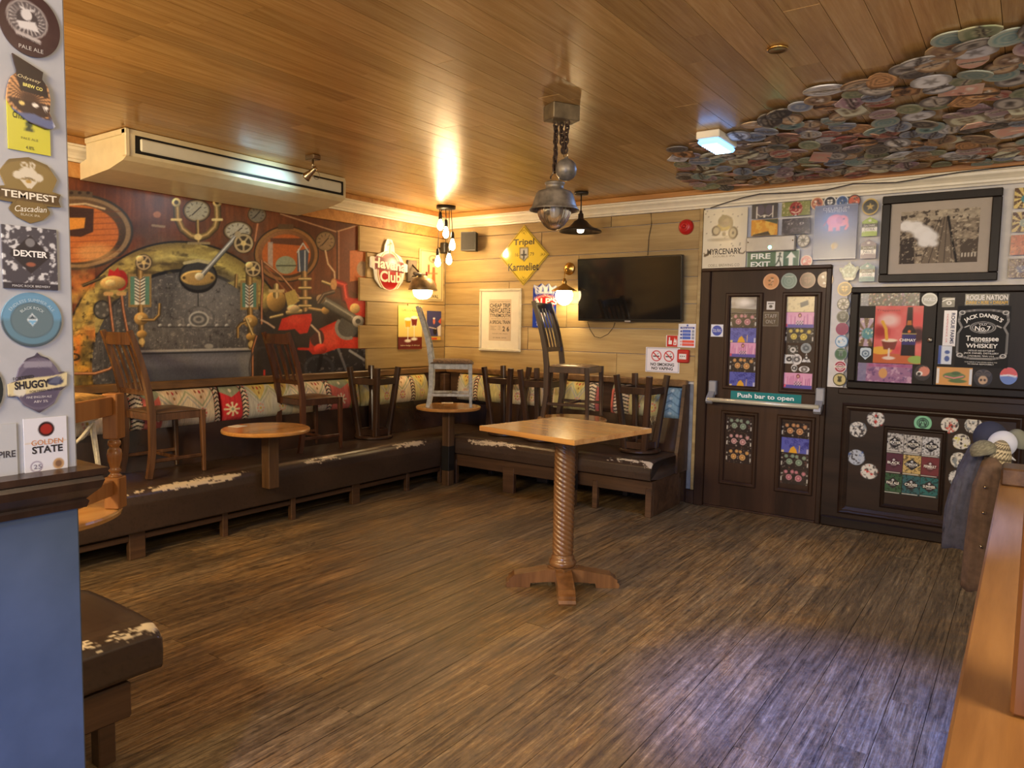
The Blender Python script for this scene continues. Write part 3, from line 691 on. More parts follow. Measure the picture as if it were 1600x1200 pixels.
# ================================================================== furniture
SEAT = .49; TT = .80
def leather_seat(name, length, parent, u0, front, zb, seed, worn, end=0):
    """upholstered seat along local X, front towards local +Y; worn = list of (x, half length, amount)"""
    prof = [(u0, SEAT-.02), (u0+.02, SEAT), (u0+.25, SEAT+.006), (front-.16, SEAT+.004), (front-.09, SEAT), (front-.045, SEAT-.008), (front-.018, SEAT-.026), (front, SEAT-.055), (front+.006, SEAT-.11), (front+.002, SEAT-.17), (front-.01, zb+.02), (front-.03, zb), (front-.12, zb-.002), (u0, zb)]
    pp = np.array(prof); t = np.r_[0, np.cumsum(np.hypot(*np.diff(pp, axis=0).T))]; tt = np.concatenate([np.linspace(0, t[3], 5)[:-1], np.linspace(t[3], t[10], 46), np.linspace(t[10], t[-1], 5)[1:]])
    py, pz = np.interp(tt, t, pp[:, 0]), np.interp(tt, t, pp[:, 1]); nx = int(length/.0065)
    X, T = np.meshgrid(np.linspace(0, length, nx), tt); Y = np.repeat(py[:, None], nx, 1); Z = np.repeat(pz[:, None], nx, 1)
    if end:  # rounded end
        e = np.clip((X-(length-.05))/.05, 0, 1); Z = Z-np.where(Z > SEAT-.06, (1-np.sqrt(1-e*e*.999))*.022, 0)
    A = Art(X, T, (64, 50, 41)); A.aa = .004
    A.tint(np.clip((A.vnoise(.5, .3, seed)-.45)*3, 0, 1), (84, 66, 54), .6); A.tint(np.clip((A.vnoise(.012, .012, seed+3)-.55)*4, 0, 1), (46, 36, 30), .5)
    te = np.interp(6, range(len(t)), t)  # the worn front edge
    n = A.vnoise(.09, .018, seed+5, 4); n2 = A.vnoise(.02, .006, seed+6, 3)
    for (wx, wl, wa, dv) in worn:
        mk = np.exp(-((A.U-wx)/wl)**4-((A.V-te-dv)/(.024+.016*wa))**2)*wa
        A.tint(np.clip((mk*.85+.75*n+.75*n2-1.30)*14, 0, 1), (222, 204, 172), .95)
    dz = (A.vnoise(.6, .5, seed+8)-.5).reshape(X.shape)*.012; Z = Z+np.where(Z > SEAT-.2, dz, 0)
    v = np.stack([X, Y, Z], -1); ny = X.shape[0]; I = np.arange(X.size).reshape(X.shape)
    q = np.stack([I[:-1, :-1], I[1:, :-1], I[1:, 1:], I[:-1, 1:]], -1).reshape(-1, 4).tolist(); q += [I[:, 0].tolist(), I[::-1, -1].tolist()]
    me = bpy.data.meshes.new(name); me.from_pydata(v.reshape(-1, 3).tolist(), [], q); me.materials.append(LEATHER); me.update(); me.shade_smooth()
    set_col(me, A.linear()); o = link(name, me, parent); return o
M_BENCHW = wood('bench_oak', (50, 34, 22), (78, 54, 36), (104, 76, 52), 0, 20, .45, .12)
M_BACKL = pbr('dark_back_panel', (58, 40, 30), .22, var=.25, scale=3)
CREAM, KRED, KBLK, KYEL, KGRN, KGRY, KPNK = (226, 212, 182), (196, 56, 62), (40, 34, 34), (212, 190, 108), (150, 156, 128), (176, 176, 168), (214, 130, 128)
def kilim(A, L, seed, cols):
    """cols: list of (x0, x1, kind) in metres along the pad"""
    A.aa = .004; H = .30; rg = random.Random(seed)
    for (x0, x1, kind) in cols:
        w = x1-x0; xm = (x0+x1)/2
        if kind == 'border':
            A.rect(x0, -.02, x1, H+.02, CREAM); k = 0; y = 0
            while y < H:
                A.line([(x0+.006, y), (xm, y+.018), (x1-.006, y)], .011, KBLK); A.ell(x0+.008, y+.018, .005, .005, KRED); A.ell(x1-.008, y+.018, .005, .005, KRED); y += .034
            A.line([(x0, 0), (x0, H)], .005, KBLK); A.line([(x1, 0), (x1, H)], .005, KBLK)
        elif kind in ('red', 'pink'):
            A.rect(x0, -.02, x1, H+.02, KRED if kind == 'red' else (206, 110, 96))
            cy = .11; c = (228, 214, 176)
            for k in range(8):
                a = k*math.pi/4; A.line([(xm+.012*math.cos(a), cy+.012*math.sin(a)), (xm+.052*math.cos(a), cy+.052*math.sin(a))], .014, c); A.ell(xm+.052*math.cos(a), cy+.052*math.sin(a), .010, .010, c)
            A.ell(xm, cy, .024, .024, c); A.ell(xm, cy, .013, .013, KGRN); A.poly([(x0, H), (x1, H), (x1, H-.04), (xm, H-.09), (x0, H-.04)], KGRN); A.ell(xm, H-.035, .014, .014, CREAM)
        elif kind in ('cream', 'yellow', 'grey'):
            bg = {'cream': (224, 210, 180), 'yellow': (206, 196, 140), 'grey': (196, 194, 180)}[kind]
            A.rect(x0, -.02, x1, H+.02, bg); n = max(1, round(w/.2)); pw = w/n
            for k in range(n):
                a = x0+k*pw; A.poly([(a, H+.02), (a+pw, H+.02), (a+pw/2, H-.13)], KYEL if kind != 'cream' else (230, 206, 168), .9); A.line([(a, H-.02), (a+pw/2, H-.14), (a+pw, H-.02)], .012, (170, 176, 140))
                A.line([(a, H-.06), (a+pw/2, H-.18), (a+pw, H-.06)], .010, KGRY)
                for j in range(3): A.ell(a+pw/2+(j-1)*.035, H-.03-abs(j-1)*-.004, .008, .012, (150, 96, 70) if j != 1 else KRED); 
                A.ell(a+pw/2, H-.07, .008, .012, (150, 110, 60))
                c = rg.choice([(206, 110, 96), (214, 150, 130), (196, 90, 84)])
                for j in range(8): t = j*math.pi/4; A.ell(a+pw/2+.03*math.cos(t), .10+.036*math.sin(t), .009, .009, c, .85)
                A.ell(a+pw/2, .10, .010, .012, (190, 160, 70))
        elif kind == 'teal':
            A.rect(x0, -.02, x1, H+.02, (128, 158, 176))
            for j in range(4): A.line([(x0, .05+j*.07), (xm, .11+j*.07), (x1, .05+j*.07)], .010, (92, 120, 140)); A.ell(xm, .06+j*.07, .02, .014, (176, 196, 202))
    nz = A.vnoise(.004, .05, seed, 2); A.mul(.86+.26*nz); A.tint(np.clip((A.V*-1+.07)*8, 0, 1)*np.clip((A.vnoise(.004, .02, seed+1)-.4)*4, 0, 1), (150, 146, 136), .7)
def pad(parent, x0, x1, zb, zt, d0, seed, cols, lean=.05, thick=.085):
    """puffed kilim covered back pad, local X along the bench, local +Y out from the wall"""
    L = x1-x0; nx, nz = max(8, int(L/.006)), 46; U, V = np.meshgrid(np.linspace(0, L, nx), np.linspace(0, .30, nz))
    A = Art(U, V, CREAM); kilim(A, L, seed, [(a-x0, b-x0, k) for a, b, k in cols if b > x0 and a < x1])
    pu = 1-np.abs(2*U/L-1)**14; pv = 1-np.abs(2*V/.30-1)**3.2
    Y = d0+lean*(1-V/.30)+thick*np.sqrt(np.clip(pu, 0, 1))*np.clip(pv, 0, 1)**.55; X = x0+U; Z = zb+(zt-zb)*V/.30
    I = np.arange(U.size).reshape(U.shape); q = np.stack([I[:-1, :-1], I[1:, :-1], I[1:, 1:], I[:-1, 1:]], -1).reshape(-1, 4).tolist()
    rim = I[0].tolist()+I[1:, -1].tolist()+I[-1, -2::-1].tolist()+I[-2:0:-1, 0].tolist(); q.append(rim)
    me = bpy.data.meshes.new('back_pad'); me.from_pydata(np.stack([X, Y, Z], -1).reshape(-1, 3).tolist(), [], q); me.materials.append(FABRIC); me.update(); me.shade_smooth()
    set_col(me, A.linear()); return link('back_pad', me, parent)
def bench_frame(parent, L, u_leg, zr, zb, legs, mat=M_BENCHW):
    MB().box((0, u_leg-.045, zr), (L, u_leg-.008, zb-.002), .004).build('front_rail', mat, parent)
    for x, w in legs:
        MB().box((x-w/2, u_leg-.046, 0), (x+w/2, u_leg, zr+.06), .004).build('leg', mat, parent)
        MB().box((x-w/2, .10, 0), (x+w/2, .145, zr+.06), .004).build('leg', mat, parent)
def fringe(parent, x, d, z0, z1, seed):
    rg = random.Random(seed); m = MB()
    for k in range(7):
        a = x+k*.012; m.tube([(a, d, z0), (a+rg.uniform(-.006, .006), d+.012, (z0+z1)/2), (a+rg.uniform(-.012, .012), d+.006, z1+rg.uniform(0, .05))], .0022, 5)
    m.build('fringe', pbr('cream_tassel', (214, 200, 172), .9), parent)
# --- left bench: local X runs along world +Y, local Y = world +X reversed -> use a frame with right=+Y, forward=+X
LB0 = -5.1
lb = empty('bench', (0, 0, 0), 0, 'long dark leather bench under the mural with patterned back pads', 'bench')
lb.matrix_world = Matrix(((0, 1, 0, .001), (1, 0, 0, LB0), (0, 0, 1, 0), (0, 0, 0, 1)))
Ll = -.005-LB0
def yl(px, py, X=.12): return onx(px, py, X)[1]-LB0
leather_seat('seat', Ll, lb, .12, .70, .165, 11, [(yl(310, 745, .68), .40, 1.0, .004), (yl(225, 765, .68), .25, .55, 0), (yl(150, 775, .68), .3, .6, -.01), (yl(505, 712, .68), .22, .85, 0), (yl(640, 689, .68), .26, .95, 0)])
bench_frame(lb, Ll-.74, .665, .125, .164, [(-LB0-3.93, .11), (-LB0-3.27, .045), (-LB0-2.65, .045), (-LB0-1.97, .09), (-LB0-1.30, .04), (-LB0-.80, .05), (.25, .05)])
MB().add([(0, .002, .40), (0, .165, SEAT-.01), (0, .115, .79), (0, .002, .79), (Ll, .002, .40), (Ll, .165, SEAT-.01), (Ll, .115, .79), (Ll, .002, .79)], [(0, 1, 2, 3), (7, 6, 5, 4), (1, 5, 6, 2), (2, 6, 7, 3), (0, 4, 5, 1), (0, 3, 7, 4)]).build('lower_back', M_BACKL, lb)
MB().box((0, .002, 1.075), (Ll, .075, 1.135), .008).build('top_rail', M_RAIL, lb)
MB().box((0, .002, .79), (Ll, .03, 1.075)).build('back_board', M_BENCHW, lb)
K = lambda px: yl(px, 630, .12)
cols = [(0, K(200), 'cream'), (K(200), K(222), 'border'), (K(222), K(250), 'pink'), (K(250), K(334), 'cream'), (K(334), K(347), 'border'), (K(347), K(376), 'red'), (K(376), K(386), 'border'), (K(386), K(455), 'grey'), (K(455), K(508), 'cream'), (K(508), K(516), 'border'), (K(516), K(545), 'pink'), (K(545), K(612), 'yellow'), (K(612), K(640), 'cream'), (K(640), K(646), 'border'), (K(646), Ll, 'yellow')]
for i, (a, b) in enumerate(((.3, K(348)), (K(349), K(565)), (K(566), K(671)))): pad(lb, a, b, .775, 1.068, .032, 40+i, cols)
fringe(lb, K(585), .13, .93, .78, 3)
MB().box((Ll-.12, .03, .78), (Ll-.01, .11, 1.06), .01).build('corner_post', M_BENCHW, lb)
# --- back bench: local X = world X, local Y = world -Y
bb = empty('bench', (0, 0, 0), 0, 'shorter dark leather bench below the wall screen, ending beside the door', 'bench')
bb.matrix_world = Matrix(((1, 0, 0, .725), (0, -1, 0, -.001), (0, 0, 1, 0), (0, 0, 0, 1)))
Lb = 2.945-.725; xb = lambda px, py, Y=-.78: ony(px, py, Y)[0]-.725
leather_seat('seat', Lb, bb, .12, .775, .31, 23, [(xb(765, 705), .38, 1.0, .0), (xb(985, 720), .26, .8, -.01), (xb(1014, 724), .07, 1.1, .0)], end=1)
bench_frame(bb, Lb, .75, .19, .309, [(1.455-.725, .13), (2.40-.725, .05), (2.915-.725, .055), (.06, .05)])
MB().box((Lb-.045, .14, 0), (Lb-.003, .70, .305), .004).build('end_panel', M_BENCHW, bb)
MB().add([(0, .002, .40), (0, .165, SEAT-.01), (0, .115, .79), (0, .002, .79), (Lb, .002, .40), (Lb, .165, SEAT-.01), (Lb, .115, .79), (Lb, .002, .79)], [(0, 1, 2, 3), (7, 6, 5, 4), (1, 5, 6, 2), (2, 6, 7, 3), (0, 4, 5, 1), (0, 3, 7, 4)]).build('lower_back', M_BACKL, bb)
MB().box((-.64, .002, 1.075), (Lb, .07, 1.135), .008).build('top_rail', M_RAIL, bb)
MB().box((-.6, .002, .79), (Lb, .03, 1.075)).build('back_board', M_BENCHW, bb)
K = lambda px: ony(px, 620, -.12)[0]-.725
cols = [(-.6, K(716), 'border'), (K(716), K(742), 'grey'), (K(742), K(748), 'border'), (K(748), K(800), 'yellow'), (K(800), K(868), 'cream'), (K(868), K(916), 'yellow'), (K(916), K(932), 'border'), (K(932), K(960), 'pink'), (K(960), K(985), 'border'), (K(985), K(1034), 'yellow'), (K(1034), K(1064), 'teal')]
for i, (a, b) in enumerate(((-.6+.14, K(860)), (K(862), K(936)), (K(953), K(1033)), (K(1035), Lb-.03))): pad(bb, a, b, .775, 1.068, .032, 60+i, cols)
fringe(bb, K(782), .13, .9, .74, 5); fringe(bb, K(1020), .13, .82, .70, 8)
# tall bench end beside the door
vs = [(.0, .72), (.19, .72), (.13, 1.10), (.0, 1.10)]
MB().add([(Lb-.012+t, d, z) for t in (0, .03) for d, z in ((.003, .305), (.25, .305), (.25, SEAT), (.19, .72), (.12, 1.10), (.003, 1.10))], [(0, 1, 2, 3, 4, 5), (11, 10, 9, 8, 7, 6)]+[(i, (i+1) % 6, 6+(i+1) % 6, 6+i) for i in range(6)]).build('end_board', M_BENCHW, bb)
# --- bench in the left foreground
fb = empty('bench', (0, 0, 0), 0, 'dark leather bench end sticking out from behind the near white pillar', 'bench')
fb.matrix_world = Matrix(((0, 1, 0, 2.205), (1, 0, 0, -6.4), (0, 0, 1, 0), (0, 0, 0, 1)))
leather_seat('seat', 1.385, fb, .05, .70, .285, 31, [(1.2, .5, .80, -.012), (1.36, .05, 1.0, -.01)], end=1)
MB().box((0, .15, .15), (1.285, .665, .283), .006).build('front_rail', M_BENCHW, fb)
for a, b in ((1.2, .60), (1.2, .2), (.2, .60), (.2, .2)): MB().box((a-.03, b-.005, 0), (a+.03, b+.055, .149), .004).build('leg', M_BENCHW, fb)

# --- tables
M_TOP = wood('oak_table_top', (150, 100, 48), (186, 134, 74), (206, 160, 100), 1, 14, .24, .05, coat=.3)
M_POST = wood('oak_post', (54, 37, 23), (84, 60, 39), (112, 85, 58), 2, 30, .45, .15)
M_IRON = pbr('black_iron', (24, 22, 21), .5)
def round_table(loc, r, zb, label, posth=.05, black=None, rot=0., off=(0, 0)):
    t = empty('round_table', (loc[0], loc[1], 0), rot, label, 'table', 'round pub tables')
    prof = [(0, TT-.032), (r-.012, TT-.032), (r-.002, TT-.026), (r, TT-.012), (r-.005, TT-.003), (r-.014, TT), (0, TT)]
    MB().lathe(prof, 56, smooth=False).build('table_top', M_TOP, t)
    ox, oy = off
    p = MB().box((ox-posth, oy-posth, zb), (ox+posth, oy+posth, TT-.0325), .005).build('post', M_POST, t)
    if black is not None:
        MB().box((ox-posth-.002, oy-posth-.002, zb+.15), (ox+posth+.002, oy+posth+.002, black), .003).build('black_sleeve', M_IRON, t)
    MB().box((ox-.15, oy-.03, TT-.052), (ox+.15, oy+.03, TT-.0325), .004).build('bearer', M_POST, t)
    return t
round_table((.775, -.84), .325, 0, 'small round oak table on a square post in the seating corner', .045, .40)
round_table((.765, -2.98), .325, .33, 'small round oak table between the two slat-back chairs below the mural', .047, off=(.0, .035))
round_table((2.20, -.835), .31, 0, 'small round oak table below the wall screen, behind the square table', .047, .3)
round_table((2.13, -5.16), .36, 0, 'round pale oak table at the left edge, partly behind the white pillar', .05)

TX, TY, SQ = 3.19, -2.60, R_(-9)
st = empty('pedestal_table', (TX, TY, 0), SQ, 'tall square pine table on a spiral carved pedestal in mid floor', 'table')
ZT = .992
M_SQ = wood('pine_table_top', (160, 104, 46), (196, 142, 74), (216, 170, 104), 0, 12, .2, .05, coat=.35)
M_TURN = wood('turned_walnut', (80, 52, 29), (114, 78, 46), (142, 102, 64), 2, 16, .28, .06, coat=.3)
for k in range(4): MB().box((-.375, -.375+k*.1875+.0004, ZT-.03), (.375, -.375+(k+1)*.1875-.0004, ZT), .0022).build('table_board', M_SQ, st)
MB().box((-.11, -.11, ZT-.07), (.11, .11, ZT-.031), .006).build('top_plate', M_TURN, st)
def twist(a, z, r): return .0075*abs(math.cos(3.5*(a+2*math.pi*z/.21)))**.8 if .20 < z < .885 else 0
prof = [(.075, .125), (.082, .135), (.086, .15), (.080, .162), (.070, .170), (.072, .182), (.066, .192)]+[(.0585, .20+k*.685/170) for k in range(171)]+[(.068, .89), (.075, .897), (.068, .905), (.074, .922)]
MB().lathe(prof, 56, twist=twist).build('pedestal', M_TURN, st)
MB().box((-.07, -.07, .04), (.07, .07, .126), .006).build('hub', M_TURN, st)
for k in range(4):
    M4 = Matrix.Rotation(R_(45)+k*math.pi/2, 4, 'Z')
    pr = [(.0, .035), (.10, .035), (.20, .028), (.205, .0), (.345, .0), (.352, .012), (.345, .03), (.335, .034), (.335, .052), (.32, .060), (.30, .078), (.22, .092), (.1, .112), (.0, .116)]
    m = MB(); n = len(pr); vs = [(x, s*.05, z) for s in (-1, 1) for x, z in pr]
    m.add(vs, [tuple(range(n)), tuple(range(n, 2*n))[::-1]]+[(i, (i+1) % n, n+(i+1) % n, n+i) for i in range(n)], M=M4); m.build('foot', M_TURN, st)

# --- chairs
def puff(m, w, d, z0, h, e=5, back=1.):
    n = 14; vs = []
    for j in range(n):
        for i in range(n):
            u, v = 2*i/(n-1)-1, 2*j/(n-1)-1; ww = w*(back+(1-back)*(v*.5+.5))
            vs.append((u*ww/2, v*d/2, z0+h*(1-abs(u)**e)*(1-abs(v)**e)))
    fs = [(j*n+i, j*n+i+1, (j+1)*n+i+1, (j+1)*n+i) for j in range(n-1) for i in range(n-1)]
    rim = [i for i in range(n)]+[j*n+n-1 for j in range(1, n)]+[(n-1)*n+i for i in range(n-2, -1, -1)]+[j*n for j in range(n-2, 0, -1)]
    fs.append(tuple(rim[::-1])); m.add(vs, fs, True); return m
def slat_chair(label, loc, rz, mat, seat, slats, H=1.0, sh=.455, w=.40, group='slat-back chairs set up on seats and tables', rail_h=.085, pad_h=.022):
    t = empty('slat_back_chair', loc, rz, label, 'chair', group)
    hw = w/2-.018; sec = [(-.016, -.02), (.016, -.02), (.016, .02), (-.016, .02)]
    def by(z): return -.195-.03*max(0, (.2-z)/.2)**1.3-.14*max(0, (z-sh)/(H-sh))**1.5
    for s in (-1, 1):
        zs = [0, .1, .2, .33, sh, .6, .72, .84, .93, H]
        MB().sweep([(s*hw, by(z), z) for z in zs], sec, (0, 1, 0), [(1, .9), (1, 1), (1, 1.05), (1, 1.1), (1, 1.15), (1, 1.05), (1, 1), (1, .95), (1, .9), (1, .8)]).build('leg', mat, t)
    for s in (-1, 1): MB().bar((s*(hw+.002), .185, sh), (s*hw, .195, 0), .042, .042, .026, .026).build('leg', mat, t)
    n = 9; zt = H-.012-rail_h/2
    MB().sweep([(x, by(zt)-.012*(1-(x/hw)**2), zt) for x in np.linspace(-hw+.012, hw-.012, n)], [(-.010, -rail_h/2), (.010, -rail_h/2), (.010, rail_h/2), (-.010, rail_h/2)]).build('top_rail', mat, t)
    zl = .60; MB().box((-hw+.012, by(zl)-.010, zl-.02), (hw-.012, by(zl)+.010, zl+.02), .003).build('back_rail', mat, t)
    for sx, sw in slats:
        zz = np.linspace(zl, zt, 6)
        MB().sweep([(sx*(1+.1*(z-zl)), by(z)-.010*(z-zl)/(zt-zl), z) for z in zz], [(-sw/2, -.006), (sw/2, -.006), (sw/2, .006), (-sw/2, .006)], (0, 1, 0)).build('slat', mat, t)
    m = MB().box((-hw+.016, -.19, sh-.055), (hw-.016, -.17, sh-.003), .002).box((-hw+.016, .178, sh-.055), (hw-.016, .198, sh-.003), .002)
    for s in (-1, 1): m.box((s*hw-.010, -.17, sh-.055), (s*hw+.010, .178, sh-.003), .002)
    m.build('seat_frame', mat, t)
    puff(MB(), w-.01 if pad_h < .03 else w+.03, .375 if pad_h < .03 else .44, sh-.001, pad_h, 5 if pad_h < .03 else 9).build('seat', seat, t)
    for s in (-1, 1): MB().bar((s*hw, by(.12)+.01, .12), (s*hw, .19, .12), .016, .026, up=(0, 0, 1)).build('stretcher', mat, t)
    MB().bar((-hw, -.01, .125), (hw, -.01, .125), .016, .024, up=(0, 0, 1)).build('stretcher', mat, t)
    return t
M_CH1 = wood('chair_chestnut', (58, 36, 21), (88, 58, 35), (118, 82, 52), 2, 20, .26, .05, coat=.3)
M_CH2 = wood('chair_mahogany', (50, 28, 18), (78, 46, 29), (100, 63, 42), 2, 20, .26, .05, coat=.3)
M_CH3 = wood('chair_walnut', (40, 25, 17), (64, 42, 29), (86, 60, 43), 2, 20, .28, .05, coat=.3)
M_PADB = pbr('brown_leatherette', (96, 72, 50), .35, var=.1); M_PADW = pbr('tan_leatherette', (150, 120, 82), .25, var=.1)
sl3 = [(-.095, .022), (0, .045), (.095, .022)]; sl4 = [(-.11, .024), (-.037, .024), (.037, .024), (.11, .024)]
slat_chair('chestnut slat-back chair standing on the leather bench nearest the white pillar', (.345, -3.545, SEAT+.008), R_(0), M_CH1, M_PADB, [(-.11, .015), (-.04, .03), (.04, .03), (.11, .015)], 1.03)
slat_chair('mahogany chair with a wide centre slat standing on the bench below the mural', (.33, -2.205, SEAT+.008), R_(-5), M_CH2, M_PADB, sl3, 1.02)
slat_chair('dark walnut slat-back chair standing on the round table below the wall screen', (2.15, -.72, TT+.001), R_(-80), M_CH3, M_PADW, sl4, 1.03, w=.42)
M_GREY = pbr('chipped_grey_paint', (170, 172, 168), .5, var=.14, scale=30); M_RUSH = pbr('brown_woven_seat', (104, 80, 56), .8, var=.35, scale=60)
g = slat_chair('grey painted chair with brown woven seat standing on the corner table', (.785, -.81, TT+.001), R_(-52), M_GREY, M_RUSH, [(-.085, .05), (.085, .05)], .98, .43, w=.37, pad_h=.04)
# stool-like chair with turned legs on the near left table
M_TL = wood('golden_beech', (116, 70, 32), (156, 102, 54), (182, 130, 78), 2, 14, .35, .05, coat=.2)
q = empty('turned_leg_chair', (2.285, -5.155, TT+.001), R_(-56), 'wooden seat with turned legs standing on the near left round table', 'chair')
h = .49
for sx in (-1, 1):
    for sy in (-1, 1):
        cx, cy = sx*.19, sy*.19; m = MB().box((cx-.032, cy-.032, 0), (cx+.032, cy+.032, .135), .004).box((cx-.032, cy-.032, .30), (cx+.032, cy+.032, h), .004)
        m.lathe([(.030, .135), (.024, .142), (.016, .150), (.020, .156), (.026, .162), (.018, .170), (.020, .18), (.027, .205), (.030, .23), (.026, .25), (.017, .26), (.021, .266), (.026, .275), (.024, .288), (.016, .294), (.030, .30)], 20, (cx, cy, 0)); m.build('leg', M_TL, q)
for a, b, z0, z1 in (((-.158, -.205), (.158, -.18), .40, .478), ((-.158, .18), (.158, .205), .40, .478), ((-.205, -.158), (-.18, .158), .40, .478), ((.18, -.158), (.205, .158), .40, .478)):
    MB().box((*a, z0), (*b, z1), .003).build('seat_rail', M_TL, q)
for a, b in (((-.158, -.2), (.158, -.18)), ((-.158, .18), (.158, .2)), ((-.2, -.158), (-.18, .158)), ((.18, -.158), (.2, .158))): MB().box((*a, .06), (*b, .125), .003).build('stretcher', M_TL, q)
puff(MB(), .37, .37, h-.012, .022).build('seat', pbr('straw_seat', (186, 146, 82), .7, var=.2, scale=40), q)
# white bentwood chair behind it on the bench
M_WC = pbr('cream_chair_paint', (206, 198, 172), .5, var=.1, scale=30)
q = empty('bentwood_chair', (.24, -4.17, SEAT+.008), R_(10), 'cream painted bentwood chair standing on the bench behind the turned-leg seat', 'chair')
MB().lathe([(0, .425), (.185, .425), (.195, .435), (.19, .45), (0, .452)], 36).build('seat', M_WC, q)
for k in range(4):
    a = R_(45)+k*math.pi/2; c, s = math.cos(a), math.sin(a)
    MB().bar((c*.15, s*.15, .426), (c*.195, s*.195, 0), .038, .03, .028, .024).build('leg', M_WC, q)
MB().tube([(.16*math.cos(a), .16*math.sin(a), .33+.075*math.sin(2*a)) for a in np.linspace(0, 2*math.pi, 32, endpoint=False)], .011, 8, loop=True).build('hoop_stretcher', M_WC, q)
MB().tube([(.16*math.cos(a), -.14-.10*(math.sin(a)), .45+.45*math.sin(a)) for a in np.linspace(0, math.pi, 20)], .013, 8).build('back_hoop', M_WC, q)

# --- upturned stools
def stool(loc, rz, label, mat, r=.185, H=.69):
    t = empty('bar_stool', loc, rz, label, 'stool', 'stools upturned on the bench')
    MB().lathe([(0, 0), (r-.012, 0), (r, .008), (r, .022), (r-.008, .03), (0, .03)], 40, smooth=False).build('seat', mat, t)
    b, e = .098, .165
    for sx in (-1, 1):
        for sy in (-1, 1): MB().bar((sx*b, sy*b, .03), (sx*e, sy*e, H), (.055), .055, .05, .05, up=(0, 1, 0)).build('leg', mat, t)
    for z, hh, th in ((.062, .06, .024), (.555, .06, .024)):
        o = b+(e-b)*(z-.03)/(H-.03)
        for k in range(4):
            Mr = Matrix.Rotation(k*math.pi/2, 4, 'Z'); MB().box((-o+.018, o-th/2, z-hh/2), (o-.018, o+th/2, z+hh/2), .003, M=Mr).build('rail', mat, t)
    return t
M_ST = wood('stool_dark', (38, 24, 16), (60, 40, 28), (84, 58, 42), 2, 18, .3, .06, coat=.25)
zS = SEAT+.008
stool((.30, -1.40, zS), R_(8), 'dark upturned stool on the bench beside the mural corner', M_ST)
stool((1.14, -.36, zS), R_(0), 'dark upturned stool on the back bench next to the corner table', M_ST)
stool((1.62, -.42, zS), R_(4), 'dark upturned stool between another stool and the walnut chair', M_ST)
stool((2.66, -.40, zS), R_(-4), 'dark upturned stool at the door end of the back bench', M_ST)
# small cards left on the tables
def card(loc, rz, w, d, label, col):
    o = MB().box((-w/2, -d/2, 0), (w/2, d/2, .0025)).build('beer_mat', pbr('card_%d' % col[0], col, .6)); o.location = loc; o.rotation_euler = (0, 0, rz)
    tag(o, label, 'beer mat')
card((.545, -3.075, TT), R_(12), .10, .10, 'white card lying on the round table below the mural', (228, 222, 210))
card((.59, -.64, TT), R_(40), .12, .09, 'pale card lying on the corner table under the grey chair', (206, 196, 176))

# ================================================================== fittings
# --- air conditioner under the ceiling
ac = empty('air_conditioner', (0.11, -3.93, 0), 0, 'long cream air conditioner fixed under the ceiling above the mural', 'air conditioner')
M_AC = pbr('aged_cream_plastic', (226, 214, 178), .32, var=.03); M_ACP = pbr('pale_grille_blade', (222, 222, 208), .2, var=.02)
LA = 1.86; pr = [(-.1, 2.568), (.30, 2.60), (.485, 2.640), (.53, 2.665), (.535, 2.80), (.525, 2.836), (-.004, 2.836), (-.004, 2.70), (-.1, 2.68)]
n = len(pr); MB().add([(x, y, z) for y in (0, LA) for x, z in pr], [tuple(range(n)), tuple(range(n, 2*n))[::-1]]+[(i, (i+1) % n, n+(i+1) % n, n+i) for i in range(n)]).build('casing', M_AC, ac)
MB().box((.528, .055, 2.686), (.537, LA-.03, 2.80), .001).build('air_slot', pbr('black_slot', (12, 12, 12), .6), ac)
MB().box((.532, .085, 2.703), (.552, LA-.06, 2.784), .008).build('louvre', M_ACP, ac)
MB().box((.49, -.012, 2.66), (.54, .02, 2.836), .006).box((.0, -.012, 2.80), (.54, -.001, 2.836), .004).build('end_trim', M_AC, ac)
# --- spot lamp next to it
M_NICK = pbr('brushed_nickel', (176, 160, 136), .25, 1.0); M_BLUE = emit('cool_led', (.55, .85, 1.0), 9)
sp = empty('spot_lamp', (1.075, -2.78, 0), 0, 'small brushed nickel ceiling spot beside the air conditioner', 'lamp')
MB().box((-.05, -.035, 2.80), (.05, .035, CEIL-.002), .006).build('base', M_NICK, sp)
MB().tube([(0, 0, 2.80), (0, 0, 2.74)], .008).torus((-.01, .04, 2.70), .03, .002, 'X').build('stem', M_NICK, sp)
dr = Vector((-.62, -.25, -.55)).normalized(); Md = Matrix.Translation((.012, .005, 2.735)) @ dr.to_track_quat('Z', 'Y').to_matrix().to_4x4()
MB().lathe([(0, -.02), (.014, -.02), (.016, .0), (.022, .04), (.034, .085), (.034, .095), (.029, .09)], 20, M=Md).build('shade', M_NICK, sp)
MB().lathe([(0, .082), (.028, .084)], 16, M=Md).build('led', M_BLUE, sp)
spl = bpy.data.lights.new('spot_light', 'SPOT'); spl.energy = 11; spl.color = (.5, .85, 1.0); spl.spot_size = R_(100); spl.spot_blend = .7; spl.shadow_soft_size = .03
so = bpy.data.objects.new('spot_light', spl); COL.objects.link(so); so.location = Vector((1.075, -2.78, 0))+Md @ Vector((0, 0, .11)); so.rotation_euler = Vector((-.62, -.10, -.12)).to_track_quat('-Z', 'Y').to_euler()
